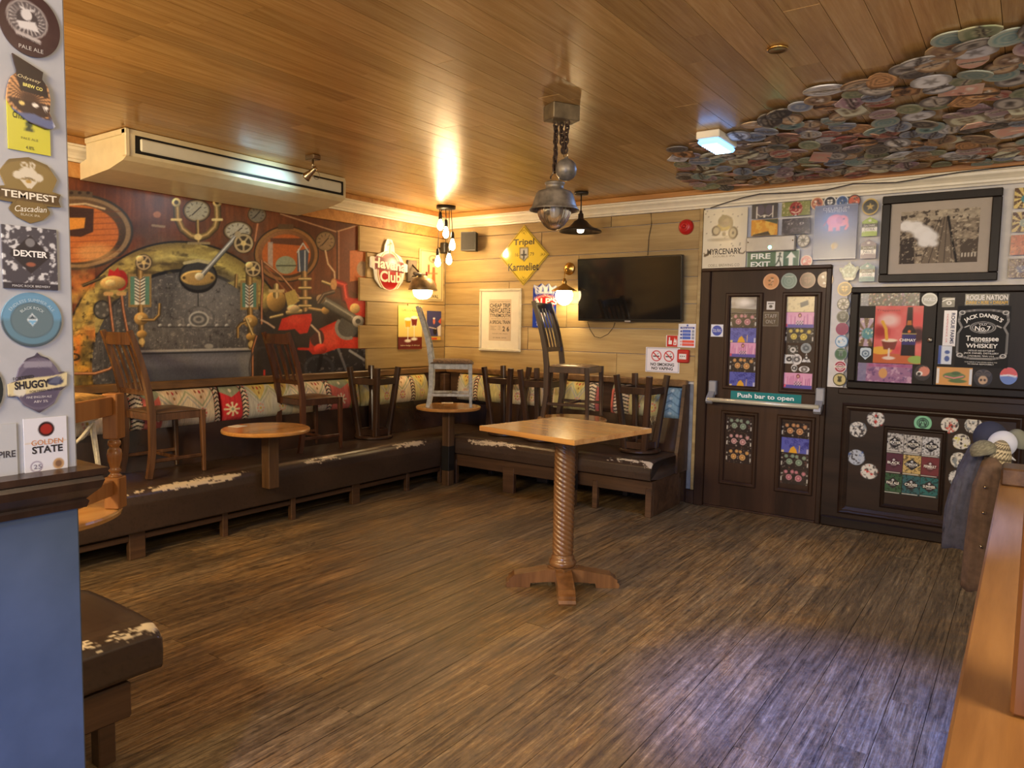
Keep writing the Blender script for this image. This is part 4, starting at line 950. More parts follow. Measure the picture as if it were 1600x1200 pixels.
# --- five-bulb cluster
M_BULB = emit('warm_bulb_glass', (1.0, .68, .33), 105); M_BLK = pbr('black_bakelite', (26, 23, 20), .4); M_CORD = pbr('braided_cord', (48, 36, 26), .8)
cl = empty('cluster_lamp', (.435, -.51, 0), 0, 'pendant cluster of five bare glowing bulbs near the corner', 'lamp')
MB().lathe([(0, CEIL-.002), (.10, CEIL-.002), (.10, CEIL-.03), (.095, CEIL-.034), (0, CEIL-.034)], 32).build('ceiling_rose', M_BLK, cl)
for (bx_, by_, zt) in ((-.085, .01, 2.742), (.015, -.015, 2.655), (.075, .02, 2.53), (.005, .05, 2.385), (-.075, -.035, 2.36)):
    zt -= .03
    MB().tube([(bx_*.7, by_, CEIL-.03), (bx_, by_, zt+.07)], .004, 6).build('cord', M_CORD, cl)
    MB().lathe([(0, .075), (.008, .075), (.016, .065), (.019, .04), (.019, .0), (.014, -.002)], 16, (bx_, by_, zt)).build('holder', M_BLK, cl)
    MB().lathe([(.012, 0), (.015, -.012), (.024, -.04), (.031, -.065), (.031, -.082), (.024, -.102), (.012, -.114), (0, -.117)], 20, (bx_, by_, zt)).build('bulb', M_BULB, cl)
# --- big industrial pendant on chains
M_ZINC = pbr('weathered_zinc', (126, 118, 106), .45, .45, var=.25, scale=18); M_RUST = pbr('rusty_chain', (62, 46, 34), .6, .6, var=.3, scale=40)
def glass(name, col=(1, 1, 1), rough=.05):
    s = NT(name); s.set(col, rough, Transmission_Weight=1.0, IOR=1.45); return s.m
pe = empty('pendant_lamp', (3.262, -2.845, 0), 0, 'large zinc hooded pendant with prismatic glass hanging on rusty chains', 'lamp')
MB().box((-.085, -.06, CEIL-.088), (.085, .06, CEIL-.002), .004, M=Matrix.Rotation(R_(62), 4, 'Z')).build('ceiling_block', pbr('galvanised_box', (120, 106, 82), .5, .6, var=.2), pe)
def chain(m, p0, p1, seed):
    p0, p1 = Vector(p0), Vector(p1); L = (p1-p0).length; n = max(2, int(L/.021)); rg = random.Random(seed); up = (p1-p0).normalized()
    for k in range(n):
        c = p0.lerp(p1, (k+.5)/n)+Vector((rg.uniform(-.003, .003), rg.uniform(-.003, .003), 0)); a = k*1.57+rg.uniform(-.3, .3); d = Vector((math.cos(a), math.sin(a), 0))
        m.tube([c+d*.013*math.cos(t)+up*.018*math.sin(t) for t in np.linspace(0, 2*math.pi, 10, endpoint=False)], .0056, 5, loop=True, up=d.cross(up))
m = MB(); chain(m, (-.035, 0, CEIL-.09), (-.036, 0, 2.48), 1); chain(m, (-.01, .01, CEIL-.09), (.005, .02, 2.585), 2); chain(m, (.04, .0, CEIL-.09), (.016, .02, 2.585), 3); m.build('chain', M_RUST, pe)
m = MB(); m.torus((.018, .025, 2.572), .014, .003, 'Y').build('hook', M_NICK, pe)
MB().lathe([(0, .072), (.01, .070), (.012, .062), (.036, .052), (.054, .032), (.061, 0), (.056, -.028), (.04, -.048), (.02, -.06), (0, -.062)], 28, (.02, .03, 2.49)).build('counterweight', pbr('grey_iron_ball', (112, 106, 98), .4, .3, var=.25, scale=20), pe)
MB().tube([(-.062, 0, 2.41), (-.064, 0, 2.455), (-.036, 0, 2.49), (-.008, 0, 2.455), (-.006, 0, 2.41)], .005, 6).build('hanger', M_NICK, pe)
MB().lathe([(0, 2.422), (.050, 2.422), (.057, 2.418), (.057, 2.41), (.052, 2.406), (.05, 2.380), (.07, 2.376), (.094, 2.368), (.106, 2.352), (.127, 2.287), (.130, 2.28), (.142, 2.268), (.142, 2.262), (.128, 2.272), (.088, 2.35), (0, 2.365)], 40, (-.035, 0, 0)).build('hood', M_ZINC, pe)
def rib(a, z, r): return .0018*math.cos(26*a) if r > .03 else 0
prof = [(.086, 2.285), (.094, 2.272), (.096, 2.26), (.091, 2.235), (.077, 2.205), (.056, 2.178), (.032, 2.16), (.009, 2.152)]; inner = [(max(r-.005, .002), z+.004) for r, z in prof[::-1]]
MB().lathe(prof+inner, 78, (-.035, 0, 0), twist=rib).build('glass_dome', glass('prismatic_glass', (.95, .93, .88), .22), pe)
MB().lathe([(0, 2.34), (.02, 2.34), (.022, 2.29), (.03, 2.26), (.022, 2.23), (0, 2.22)], 16, (-.035, 0, 0)).build('bulb', pbr('unlit_opal_bulb', (220, 214, 200), .3), pe)
# --- dark cone pendant near the back wall
dp = empty('pendant_lamp', (2.05, -.505, 0), 0, 'dark bell-shaped metal pendant in front of the wall screen corner', 'lamp')
M_DKM = pbr('dark_bronze', (62, 56, 50), .42, .6, var=.15)
MB().lathe([(0, CEIL-.002), (.065, CEIL-.002), (.065, CEIL-.022), (.06, CEIL-.026), (0, CEIL-.026)], 28).build('ceiling_rose', M_DKM, dp)
MB().tube([(0, 0, CEIL-.026), (0, 0, 2.66)], .006, 8).build('stem', M_DKM, dp)
MB().lathe([(0, 2.672), (.012, 2.67), (.014, 2.65), (.024, 2.64), (.026, 2.60), (.034, 2.59), (.06, 2.575), (.085, 2.545), (.115, 2.52), (.16, 2.505), (.19, 2.492), (.196, 2.482), (.192, 2.476), (.186, 2.482), (.11, 2.512), (.05, 2.57), (0, 2.58)], 40).build('shade', M_DKM, dp)
MB().lathe([(0, 2.57), (.02, 2.565), (.026, 2.53), (.034, 2.50), (.026, 2.475), (0, 2.466)], 20).build('bulb', emit('dim_warm_bulb', (1, .74, .42), 22), dp)
# --- wall lamps
M_GLOBE = emit('glowing_opal_glass', (1.0, .72, .36), 34); M_BRASS = pbr('aged_brass', (190, 154, 88), .28, 1.0, var=.1)
LBY = onx(644, 422, .03)[1]+.655
wl = empty('wall_lamp', (0, -.655, 0), 0, 'weathered metal wall lamp with a glass globe under the red club sign', 'lamp')
MB().box((.012, LBY-.07, 2.06), (.036, LBY+.07, 2.29), .004).build('back_board', pbr('weathered_board', (112, 100, 84), .6, var=.15), wl)
MB().tube([(.034, LBY, 2.24), (.14, LBY*.6, 2.17), (.24, .0, 2.115)], .009, 8).tube([(.034, LBY, 2.12), (.10, LBY*.8, 2.12), (.16, LBY*.4, 2.155)], .006, 8).build('arm', M_RUST, wl)
MB().tube([(.25, -.13, 2.13), (.25, .02, 2.13)], .02, 10).build('cross_bar', M_ZINC, wl)
MB().lathe([(0, 2.115), (.05, 2.115), (.055, 2.10), (.09, 2.088), (.10, 2.08), (.12, 2.06), (.148, 1.985), (.152, 1.965), (.146, 1.962), (.09, 2.06), (0, 2.07)], 36, (.25, 0, 0)).build('shade', pbr('aged_zinc_shade', (142, 124, 94), .42, .6, var=.25), wl)
MB().lathe([(.094, 1.99), (.102, 1.965), (.10, 1.935), (.082, 1.90), (.05, 1.878), (0, 1.87)], 32, (.25, 0, 0)).build('globe', M_GLOBE, wl)
MB().lathe([(0, 0), (.012, 0), (.012, .04), (.0, .04)], 12, (.26, .05, 2.12)).build('valve', pbr('red_valve', (170, 50, 40), .4), wl)
wb = empty('wall_lamp', (1.70, 0, 0), 0, 'brass swan-neck wall lamp with a glowing opal globe beside the wall screen', 'lamp')
WPX = ony(890, 420, -.012)[0]-1.70; WPZ = ony(890, 420, -.012)[2]
Mw = Matrix.Translation((WPX, -.012, WPZ)) @ Matrix.Rotation(R_(90), 4, 'X')
MB().lathe([(0, 0), (.062, 0), (.064, .006), (.055, .016), (.03, .022), (.012, .03), (0, .03)], 32, M=Mw).build('wall_plate', M_BRASS, wb)
MB().tube([(WPX, -.03, WPZ), (WPX*.8, -.10, WPZ-.005), (WPX*.25, -.17, 2.125), (0, -.19, 2.075)], .006, 8).build('arm', M_BRASS, wb)
MB().lathe([(0, 2.085), (.014, 2.083), (.018, 2.06), (.024, 2.055), (.024, 2.045), (.018, 2.035), (.03, 2.02), (.07, 1.995), (.125, 1.965), (.128, 1.959), (.12, 1.958), (.03, 1.99), (0, 2.0)], 36, (0, -.19, 0)).build('shade', M_BRASS, wb)
MB().lathe([(.07, 1.972), (.082, 1.945), (.086, 1.915), (.078, 1.875), (.055, 1.84), (.025, 1.822), (0, 1.818)], 32, (0, -.19, 0)).build('globe', emit('bright_opal_glass', (1.0, .74, .38), 40), wb)
# --- loudspeakers
M_SPK = pbr('black_speaker', (26, 24, 22), .5)
s1 = empty('loudspeaker', (.455, 0, 0), 0, 'dark box loudspeaker on the back wall right of the bulb cluster', 'speaker')
Ms = Matrix.Translation((0, -.12, 2.51)) @ Matrix.Rotation(R_(18), 4, 'Z')
m = MB().prism([(-.085, -.07), (.085, -.07), (.06, .07), (-.06, .07)], -.10, .10, M=Ms); m.build('cabinet', M_SPK, s1)
MB().box((-.078, -.074, -.09), (.078, -.0695, .09), .002, M=Ms).build('grille', pbr('speaker_mesh', (32, 29, 26), .8, var=.3, scale=200), s1)
MB().tube([(.0, -.004, 2.60), (-.01, -.06, 2.635), (-.02, -.1, 2.61)], .006, 6).build('bracket', pbr('cream_bracket', (206, 190, 150), .5), s1)
s2 = empty('loudspeaker', (0, -.13, 0), 0, 'small dark loudspeaker on the left wall behind the bulb cluster', 'speaker')
MB().box((.06, -.04, 2.40), (.13, .04, 2.52), .01).build('cabinet', M_SPK, s2); MB().box((.015, -.01, 2.45), (.06, .01, 2.47), .002).build('bracket', M_SPK, s2)
# --- wall screen
q = rect_px(904, 401.5, 1067, 502, -.09); tvx, tvz, tw, th = (q[0]+q[1])/2, (q[2]+q[3])/2, q[1]-q[0], q[3]-q[2]
tv = empty('television', (tvx, 0, tvz), 0, 'large switched-off flat television on the planked wall', 'television')
s = NT('dark_screen'); s.set((.008, .007, .006), .06); M_SCR = s.m; M_BEZ = pbr('black_bezel', (18, 17, 17), .3)
Mt = Matrix.Translation((0, -.09, 0)) @ Matrix.Rotation(R_(4), 4, 'X')
MB().box((-tw/2, -.02, -th/2), (tw/2, .03, th/2), .006, M=Mt).build('casing', M_BEZ, tv)
MB().box((-tw/2+.012, -.0215, -th/2+.022), (tw/2-.012, -.0195, th/2-.012), .0, M=Mt).build('screen', M_SCR, tv)
MB().box((-.03, -.024, -th/2-.008), (.03, -.012, -th/2+.008), .003, M=Mt).build('badge', pbr('silver_badge', (190, 190, 190), .3, .6), tv)
MB().box((-.2, -.07, -.15), (.2, -.006, .15)).build('wall_bracket', M_BEZ, tv)
def cable(name, pts, r, label, mat):
    o = MB().tube(pts, r, 6).build(name, mat); tag(o, label, 'cable'); return o
M_CAB = pbr('black_cable', (30, 26, 24), .6)
P = lambda x, y, Y=-.014: tuple(ony(x, y, Y))
cable('cable', [P(1017, 333), P(1018, 350), P(1014, 370), P(1013, 385), P(1012, 399)], .003, 'thin black cable running from the cornice down to the television', M_CAB)
cable('cable', [P(918, 503), P(922, 515), P(929, 526), P(938, 528), P(950, 522), P(958, 512), P(961, 504)], .0025, 'thin black cable looping below the television', M_CAB)
cable('cable', [P(1110, 325, -.05), P(1130, 318, -.06), P(1160, 309, -.095), P(1187, 303, -.095), P(1240, 301, -.095), P(1290, 297, -.098), P(1333, 287, -.11), P(1400, 285, -.11), P(1500, 269, -.11), P(1590, 259, -.11), P(1640, 256, -.11)], .004, 'black cable tacked along the white cornice above the door', M_CAB)
# --- red sounder, call point
def red_disc():
    c = ony(1073, 355); t = empty('fire_sounder', (c[0], 0, c[2]), 0, 'round red fire alarm sounder high on the planks by the door', 'alarm')
    Mr = Matrix.Rotation(R_(90), 4, 'X'); rd = pbr('alarm_red', (186, 30, 30), .35)
    MB().lathe([(0, 0), (.068, 0), (.07, .01), (.066, .03), (.05, .05), (.04, .055), (0, .055)], 32, M=Mr).build('housing', rd, t)
    MB().torus((0, -.056, 0), .028, .007, 'Y', 20).build('horn_ring', rd, t); MB().lathe([(0, .05), (.016, .062), (0, .064)], 16, M=Mr).build('centre', rd, t)
    q = rect_px(1061, 547, 1078, 566); t = empty('call_point', ((q[0]+q[1])/2, 0, (q[2]+q[3])/2), 0, 'red break-glass fire call point beside the no smoking sign', 'alarm')
    MB().box((-.055, -.045, -.06), (.055, 0, .06), .008).build('box', rd, t); MB().box((-.035, -.047, -.028), (.035, -.044, .022), .001).build('glass_plate', pbr('white_plate', (226, 222, 218), .3), t)
    m = MB()
    for k in (-1, 0, 1): m.lathe([(0, .047), (.005, .048), (0, .0481)], 8, (k*.018, 0, 0), M=Matrix.Rotation(R_(90), 4, 'X'))
    m.build('dots', M_BLK, t)
red_disc()
# --- emergency light and recessed downlight
e0 = onz(1120, 222, 2.80); em = empty('emergency_light', (e0[0], e0[1], 0), R_(0), 'white emergency light glowing blue-white on the ceiling by the pump clips', 'lamp')
MB().box((-.075, -.17, 2.79), (.075, .17, CEIL-.002), .006).build('housing', M_WHITE, em)
MB().box((-.068, -.162, 2.758), (.068, .162, 2.789), .012).build('diffuser', emit('blue_white_diffuser', (.14, .42, 1.0), 4.5), em)
m = MB()
for k in range(-3, 4): m.box((-.05, k*.04-.003, 2.752), (.05, k*.04+.003, 2.7575))
el = bpy.data.lights.new('emergency_glow', 'AREA'); el.energy = 16; el.color = (.22, .45, 1.0); el.size = .12
elo = bpy.data.objects.new('emergency_glow', el); COL.objects.link(elo); elo.location = (e0[0], e0[1], 2.745)
m.build('tube_glow', emit('white_tube', (.6, .85, 1.0), 9), em)
d0 = onz(1215, 75, CEIL); dl = empty('downlight', (d0[0], d0[1], 0), 0, 'small unlit recessed downlight in the ceiling boards', 'lamp')
MB().lathe([(.028, CEIL-.001), (.045, CEIL-.001), (.046, CEIL-.008), (.04, CEIL-.012), (.03, CEIL-.008)], 28).build('ring', M_BRASS, dl)
MB().lathe([(0, CEIL-.003), (.03, CEIL-.004), (.03, CEIL-.001)], 20).build('lens', pbr('frosted_lens', (206, 190, 160), .3), dl)

# ================================================================== signs, prints and clips
def on_back(o, x0, y0, x1, y1, off=.0):
    q = rect_px(x0, y0, x1, y1, -off); frame(o, ((q[0]+q[1])/2, -off, (q[2]+q[3])/2), (1, 0, 0), (0, 0, 1)); return o
def size_b(x0, y0, x1, y1, off=0.):
    q = rect_px(x0, y0, x1, y1, -off); return q[1]-q[0], q[3]-q[2]
def bprint(name, box, draw, label, cat, base=(240, 238, 230), n=44, shape='rect', mat=None, t=.003, off=.0, group=None):
    w, h = size_b(*box, off); o = flat_print(name, w, h, draw, base, n, shape, mat, t); on_back(o, *box, off); o['w'], o['h'] = w, h
    return tag(o, label, cat, group)
def lprint(name, box, draw, label, cat, base=(240, 238, 230), n=60, shape='rect', mat=None, t=.003, X=0., group=None):
    """on a plane x = X facing +X (left wall, near pillar)"""
    x0, y0, x1, y1 = box; xm, ym = (x0+x1)/2, (y0+y1)/2; a, b, c, d = onx(x0, ym, X), onx(x1, ym, X), onx(xm, y1, X), onx(xm, y0, X)
    w, h = b[1]-a[1], d[2]-c[2]; o = flat_print(name, w, h, draw, base, n, shape, mat, t); o['w'], o['h'] = w, h
    frame(o, (X, (a[1]+b[1])/2, (c[2]+d[2])/2), (0, 1, 0), (0, 0, 1)); return tag(o, label, cat, group)
def T(o, body, fx, fy, fh, col, fw=None, **kw):
    w, h = o['w'], o['h']; return lettering(o, body, fx*w/2, fy*h/2, fh*h, col, kw.pop('z', .0036), None if fw is None else fw*w, **kw)
def border(A, col, w=.06, ax=1., ay=1.):
    A.line([(-ax+w, -ay+w), (ax-w, -ay+w), (ax-w, ay-w), (-ax+w, ay-w), (-ax+w, -ay+w)], w*.5, col)
none = lambda A: None
def speck(A, col, th, sx, seed, a=.7): A.tint(np.clip((A.vnoise(sx, sx, seed)-th)*8, 0, 1), col, a)

# ---- left wall signs
def havana(A):
    A.ell(0, -.25, .64, .78, (176, 132, 84)); A.ell(0, -.25, .60, .74, (238, 226, 196)); A.ell(0, -.25, .55, .69, (168, 24, 26)); A.ell(-.1, -.05, .35, .35, (190, 36, 32), .6, soft=.3)
    A.poly([(-.76, -.2), (.78, -.26), (.78, .14), (-.76, .30)], (122, 18, 20)); A.ell(.0, .72, .16, .27, (238, 226, 196)); A.line([(0, .46), (.02, .9)], .07, (176, 130, 60)); A.line([(-.08, .74), (.10, .82)], .05, (120, 80, 40))
sh = star_shape([(-1, -.16), (-.82, -.2), (-.74, -.6), (-.45, -.9), (0, -1), (.45, -.9), (.74, -.6), (.82, -.22), (1, -.22), (1, .10), (.78, .14), (.6, .38), (.28, .5), (.24, .78), (.12, 1), (-.12, 1), (-.24, .78), (-.28, .5), (-.6, .38), (-.74, .26), (-1, .26)])
o = lprint('pub_sign', (577, 374, 636, 454), havana, 'round red metal sign with cream lettering over the left wall planks', 'sign', n=140, shape=sh, mat=GLOSSY, t=.012, X=.018)
T(o, 'Havana', .0, .02, .20, (244, 236, 214), .90, z=.0135, bold=.03, rot=-.05); T(o, 'Club', .06, -.46, .22, (244, 236, 214), .56, z=.0135, bold=.03)
def orval(A):
    border(A, (60, 50, 40), .05, .68, 1); A.ell(.1, .66, .28, .16, (150, 130, 96), hole=.7); A.ell(.15, .62, .12, .07, (120, 100, 70)); A.rect(-.22, .05, -.12, .42, (128, 66, 44)); A.poly([(.02, -.30), (.24, -.30), (.20, .34), (.06, .34)], (206, 110, 60)); A.ell(.13, -.42, .17, .2, (196, 70, 40)); A.line([(-.15, .08), (.34, .10)], .05, (196, 120, 80)); A.line([(.25, -.6), (.36, -.56)], .05, (190, 150, 110))
o = lprint('beer_poster', (655, 391, 692, 470), orval, 'cream beer poster with an orange chalice partly behind the left wall lamp', 'poster', (226, 206, 150), 60, mat=PAPER, X=.020)
T(o, 'ORVAL', .12, -.82, .07, (40, 34, 28), .5, bold=.02)
def trio(A):
    A.rect(-1, -1, 1, -.42, (104, 26, 22)); 
    for x, c, dy in ((-.16, (226, 164, 40), 0), (.26, (110, 34, 26), .08)):
        A.poly([(x-.24, .42+dy), (x+.24, .42+dy), (x+.17, .0+dy), (x-.17, .0+dy)], (230, 224, 200)); A.poly([(x-.21, .33+dy), (x+.21, .33+dy), (x+.15, .02+dy), (x-.15, .02+dy)], c); A.ell(x, .40+dy, .2, .07, (250, 244, 226)); A.line([(x, .02+dy), (x, -.55+dy)], .05, (232, 226, 206)); A.ell(x, -.6+dy, .22, .07, (232, 226, 206))
o = lprint('beer_poster', (622, 478, 659, 546), trio, 'yellow and maroon poster of two beer glasses on the left wall', 'poster', (232, 206, 112), 56, mat=GLOSSY, X=.018)
T(o, 'Leffe à la Abbaye', 0, .78, .07, (96, 60, 30), .7); T(o, 'bière belge d abbaye', 0, -.82, .04, (236, 214, 170), .8)
def waiter(A):
    A.poly([(-.7, -1), (.7, -1), (.7, -.72), (-.7, -.72)], (220, 176, 70)); A.ell(.1, -.35, .2, .26, (30, 28, 34)); A.ell(-.02, .3, .12, .2, (214, 120, 96)); A.ell(-.02, .5, .12, .06, (250, 246, 236)); A.line([(-.5, -.1), (.2, -.2)], .06, (240, 226, 210)); A.poly([(.4, .3), (.7, .55), (.7, .1)], (214, 90, 60)); A.poly([(.3, -.1), (.7, .1), (.7, -.7), (.4, -.7)], (236, 226, 214)); A.rect(-.6, -.94, .3, -.82, (200, 60, 40))
lprint('beer_poster', (667, 486, 689, 532), waiter, 'small blue poster with a tall red drink near the wall corner', 'poster', (58, 62, 110), 46, mat=GLOSSY, X=.018)

# ---- back wall signs
def diamond(A):
    A.poly([(0, 1), (1, 0), (0, -1), (-1, 0)], (226, 200, 72)); 
    for k, wv in ((.95, .02),): A.line([(0, k), (k, 0), (0, -k), (-k, 0), (0, k)], wv, (92, 74, 30))
    A.poly([(-.15, .25), (.18, .25), (.18, -.06), (.02, -.18), (-.15, -.06)], (196, 196, 190)); A.line([(-.15, .25), (.18, .25), (.18, -.06), (.02, -.18), (-.15, -.06), (-.15, .25)], .025, (70, 66, 60)); A.line([(.01, .15), (.01, -.1)], .06, (70, 70, 70)); A.line([(-.08, .02), (.10, .02)], .05, (70, 70, 70))
    for x, y in ((0, .8), (0, -.8), (.8, 0), (-.8, 0)): A.ell(x, y, .08, .06, (120, 100, 40), hole=.3)
o = bprint('beer_sign', (781, 352, 858, 446), diamond, 'yellow diamond-shaped enamel beer sign on the back wall planks', 'sign', (226, 200, 72), 64, star_shape([(0, 1), (1, 0), (0, -1), (-1, 0)]), ENAMEL, .006, .008)
T(o, 'Tripel', 0, .42, .13, (40, 32, 20), .42, z=.0066, bold=.02); T(o, 'Karmeliet', 0, -.38, .13, (40, 32, 20), .62, z=.0066, bold=.02); T(o, '16', -.28, .03, .06, (60, 50, 30), z=.0066); T(o, '79', .34, .03, .06, (60, 50, 30), z=.0066)
def picture(name, box, label, cat, frame_w, frame_d, fm, matm, inset, draw, base, n, off, mat=PAPER, mt=.008):
    w, h = size_b(*box, off); t = empty(name, label=label, cat=cat); on_back(t, *box, off)
    for (a, b, c, d) in ((-w/2, -h/2, w/2, -h/2+frame_w), (-w/2, h/2-frame_w, w/2, h/2), (-w/2, -h/2+frame_w, -w/2+frame_w, h/2-frame_w), (w/2-frame_w, -h/2+frame_w, w/2, h/2-frame_w)):
        MB().box((a, b, 0), (c, d, frame_d), .006).build('frame_bar', fm, t)
    MB().box((-w/2+frame_w, -h/2+frame_w, .002), (w/2-frame_w, h/2-frame_w, mt)).build('mount', matm, t)
    pw, ph = w*inset[0], h*inset[1]; p = flat_print('print', pw, ph, draw, base, n, 'rect', mat, .0015, t); p.location = (0, h*inset[2], mt+.0002); p['w'], p['h'] = pw, ph
    return t, p
t, p = picture('framed_poster', (750, 451, 815, 549), 'cream framed old railway bill on the back wall planks', 'picture', .028, .022, pbr('cream_frame', (214, 204, 176), .45, var=.06), pbr('ivory_mount', (232, 222, 196), .6, var=.02), (.53, .66, .0), none, (206, 184, 152), 12, .008)
DK = (52, 40, 32)
for body, y, hh, ww in (('LONDON & NORTHERN RAILWAY', .88, .025, .9), ('CHEAP TRIP', .70, .10, .92), ('NEWCASTLE', .46, .12, .92), ('TYNEMOUTH', .22, .085, .92), ('ON MONDAY AUGUST 21', .06, .022, .8), ('A SPECIAL TRAIN', -.1, .085, .92), ('Newcastle   7 30', -.30, .025, .5), ('Walker        7 45', -.38, .025, .5), ('Wallsend     7 50', -.46, .025, .5), ('THE RETURN TRAIN', -.66, .02, .7), ('BY ORDER, OFFICE', -.86, .03, .6)):
    T(p, body, 0 if ww != .5 else -.4, y, hh, DK, ww*(1 if ww != .5 else .9), z=.0019, bold=.02 if hh > .05 else 0)
T(p, '2 6', .55, -.42, .12, DK, .3, z=.0019, bold=.02)
def crown(A):
    A.rect(-1, -1, 1, 1, (26, 56, 158)); A.poly([(-.5, .52), (-.62, .95), (-.3, .8), (-.15, .98), (.05, .82), (.22, 1), (.38, .8), (.62, .95), (.5, .52)], (236, 236, 232)); 
    for x in (-.4, -.12, .16, .42): A.poly([(x-.06, .6), (x+.06, .6), (x+.03, .9)], (30, 60, 160))
    A.ell(0, .18, .62, .3, (206, 34, 36)); A.line([(-.55, .3), (0, .45), (.55, .3)], .05, (240, 230, 220)); A.rect(-1, -1, 1, -.15, (30, 62, 170)); A.poly([(-.4, -.3), (.1, -.3), (-.1, -.9), (-.4, -.9)], (232, 232, 236)); A.ell(-.25, -.5, .1, .12, (200, 40, 40))
o = bprint('beer_sign', (833, 442, 871, 512), crown, 'blue and red crown-topped beer sign behind the walnut chair back', 'sign', (30, 60, 160), 56, star_shape([(-1, -1), (.9, -1), (.9, .5), (1, .9), (.5, .8), (.3, 1), (0, .85), (-.3, 1), (-.6, .85), (-1, .95)]), ENAMEL, .006, .008)
T(o, "ALP'S", 0, .18, .15, (246, 240, 232), 1.0, z=.0066, bold=.03)
def nosmoke(A):
    a, b = 1., .70; A.line([(-.94, -.64), (.94, -.64), (.94, .64), (-.94, .64), (-.94, -.64)], .022, (120, 130, 150))
    for x in (-.36, .38):
        A.ell(x, .22, .30, .30, (196, 40, 44)); A.ell(x, .22, .25, .25, (236, 232, 236)); A.rect(x-.2, .17, x+.18, .225, (36, 34, 36)); A.line([(x+.05, .3), (x+.12, .38)], .03, (120, 120, 124)); A.line([(x-.2, .41), (x+.2, .03)], .06, (196, 40, 44))
o = bprint('no_smoking_sign', (1009, 543, 1062, 582), nosmoke, 'white no smoking and no vaping notice on the planks by the door', 'sign', (236, 232, 238), 90, off=.008)
T(o, 'NO SMOKING', 0, -.36, .125, (24, 22, 26), .70, bold=.03); T(o, 'NO VAPING', 0, -.68, .125, (24, 22, 26), .63, bold=.03)
def fireaction(A):
    A.ell(0, .86, .08, .08, (40, 70, 160)); A.rect(-.62, .58, .62, .74, (40, 62, 150))
    for k in range(3): y = .36-k*.28; A.rect(-.42, y-.1, .30, y+.12, (34, 78, 190)); A.ell(-.54, y, .08, .09, (34, 60, 150)); A.rect(.4, y-.1, .62, y+.12, (140, 150, 170)); A.line([(-.36, y), (.2, y)], .03, (150, 180, 230))
    for k in range(2): y = -.5-k*.26; A.rect(-.42, y-.1, .62, y+.1, (222, 54, 38)); A.line([(-.36, y), (.5, y)], .03, (246, 160, 140)); A.ell(-.54, y, .07, .08, (220, 150, 150))
o = bprint('fire_action_notice', (1060, 506, 1088, 543), fireaction, 'blue and red fire action notice at the edge of the planked wall', 'sign', (230, 232, 240), 60, off=.008)
T(o, 'Fire action', 0, .66, .07, (240, 240, 246), .6)
def handfire(A):
    A.rect(-.86, -.86, .86, .86, (196, 34, 34)); A.rect(-.6, -.5, -.05, .1, (244, 236, 230)); A.rect(-.55, 0, -.35, .6, (244, 236, 230)); A.poly([(.2, -.6), (.7, -.6), (.75, 0), (.6, .4), (.5, 0), (.4, .6), (.25, 0)], (244, 236, 230)); A.ell(.46, -.3, .1, .16, (196, 34, 34))
bprint('fire_alarm_sign', (1041, 524, 1060, 542), handfire, 'small red pictogram sign with hand and flames next to the fire action notice', 'sign', (240, 236, 232), 40, off=.008)

# ---- posters and cards above the door
def myrcenary(A):
    c = (84, 74, 58); A.tint(np.clip((A.vnoise(.5, .5, 2)-.5)*2, 0, 1), (206, 198, 170), .6)
    A.ell(-.05, .40, .24, .14, (150, 134, 70)); A.ell(-.02, .58, .22, .2, c); A.ell(.06, .56, .12, .12, (140, 128, 104)); A.line([(-.1, .78), (.1, .72), (.2, .66)], .05, c); A.ell(.2, .5, .07, .16, (120, 108, 84)); A.ell(-.3, .28, .15, .17, c); A.ell(-.3, .28, .1, .12, (180, 170, 140)); A.ell(.28, .18, .16, .21, c); A.ell(.28, .18, .11, .15, (182, 172, 142)); A.ell(.28, .18, .04, .05, c); A.ell(-.03, .16, .06, .07, c); A.ell(-.12, -.02, .4, .05, (150, 140, 116), .8, soft=.06)
    for k in range(26): A.ell(A.rng.uniform(-.7, .7), A.rng.uniform(-.25, .95), .02, .018, c, .7)
    for s in (-1, 1): A.line([(s*.45, -.42), (s*.55, -.5), (s*.64, -.52), (s*.7, -.46)], .03, c)
    A.line([(-.56, -.5), (-.66, -.54)], .08, c)
o = bprint('brewery_poster', (1099, 326, 1167, 420), myrcenary, 'cream brewery poster with a sketched three-wheeled cart above the door', 'poster', (222, 214, 188), 80, mat=ENAMEL, t=.006, off=.024)
T(o, 'MYRCENARY', 0, -.42, .10, (60, 50, 38), .78, z=.0066, bold=.02); T(o, 'DOUBLE IPA', 0, -.58, .03, (130, 116, 90), .5, z=.0066); T(o, 'ODELL BREWING CO', 0, -.88, .045, (120, 106, 80), .72, z=.0066)
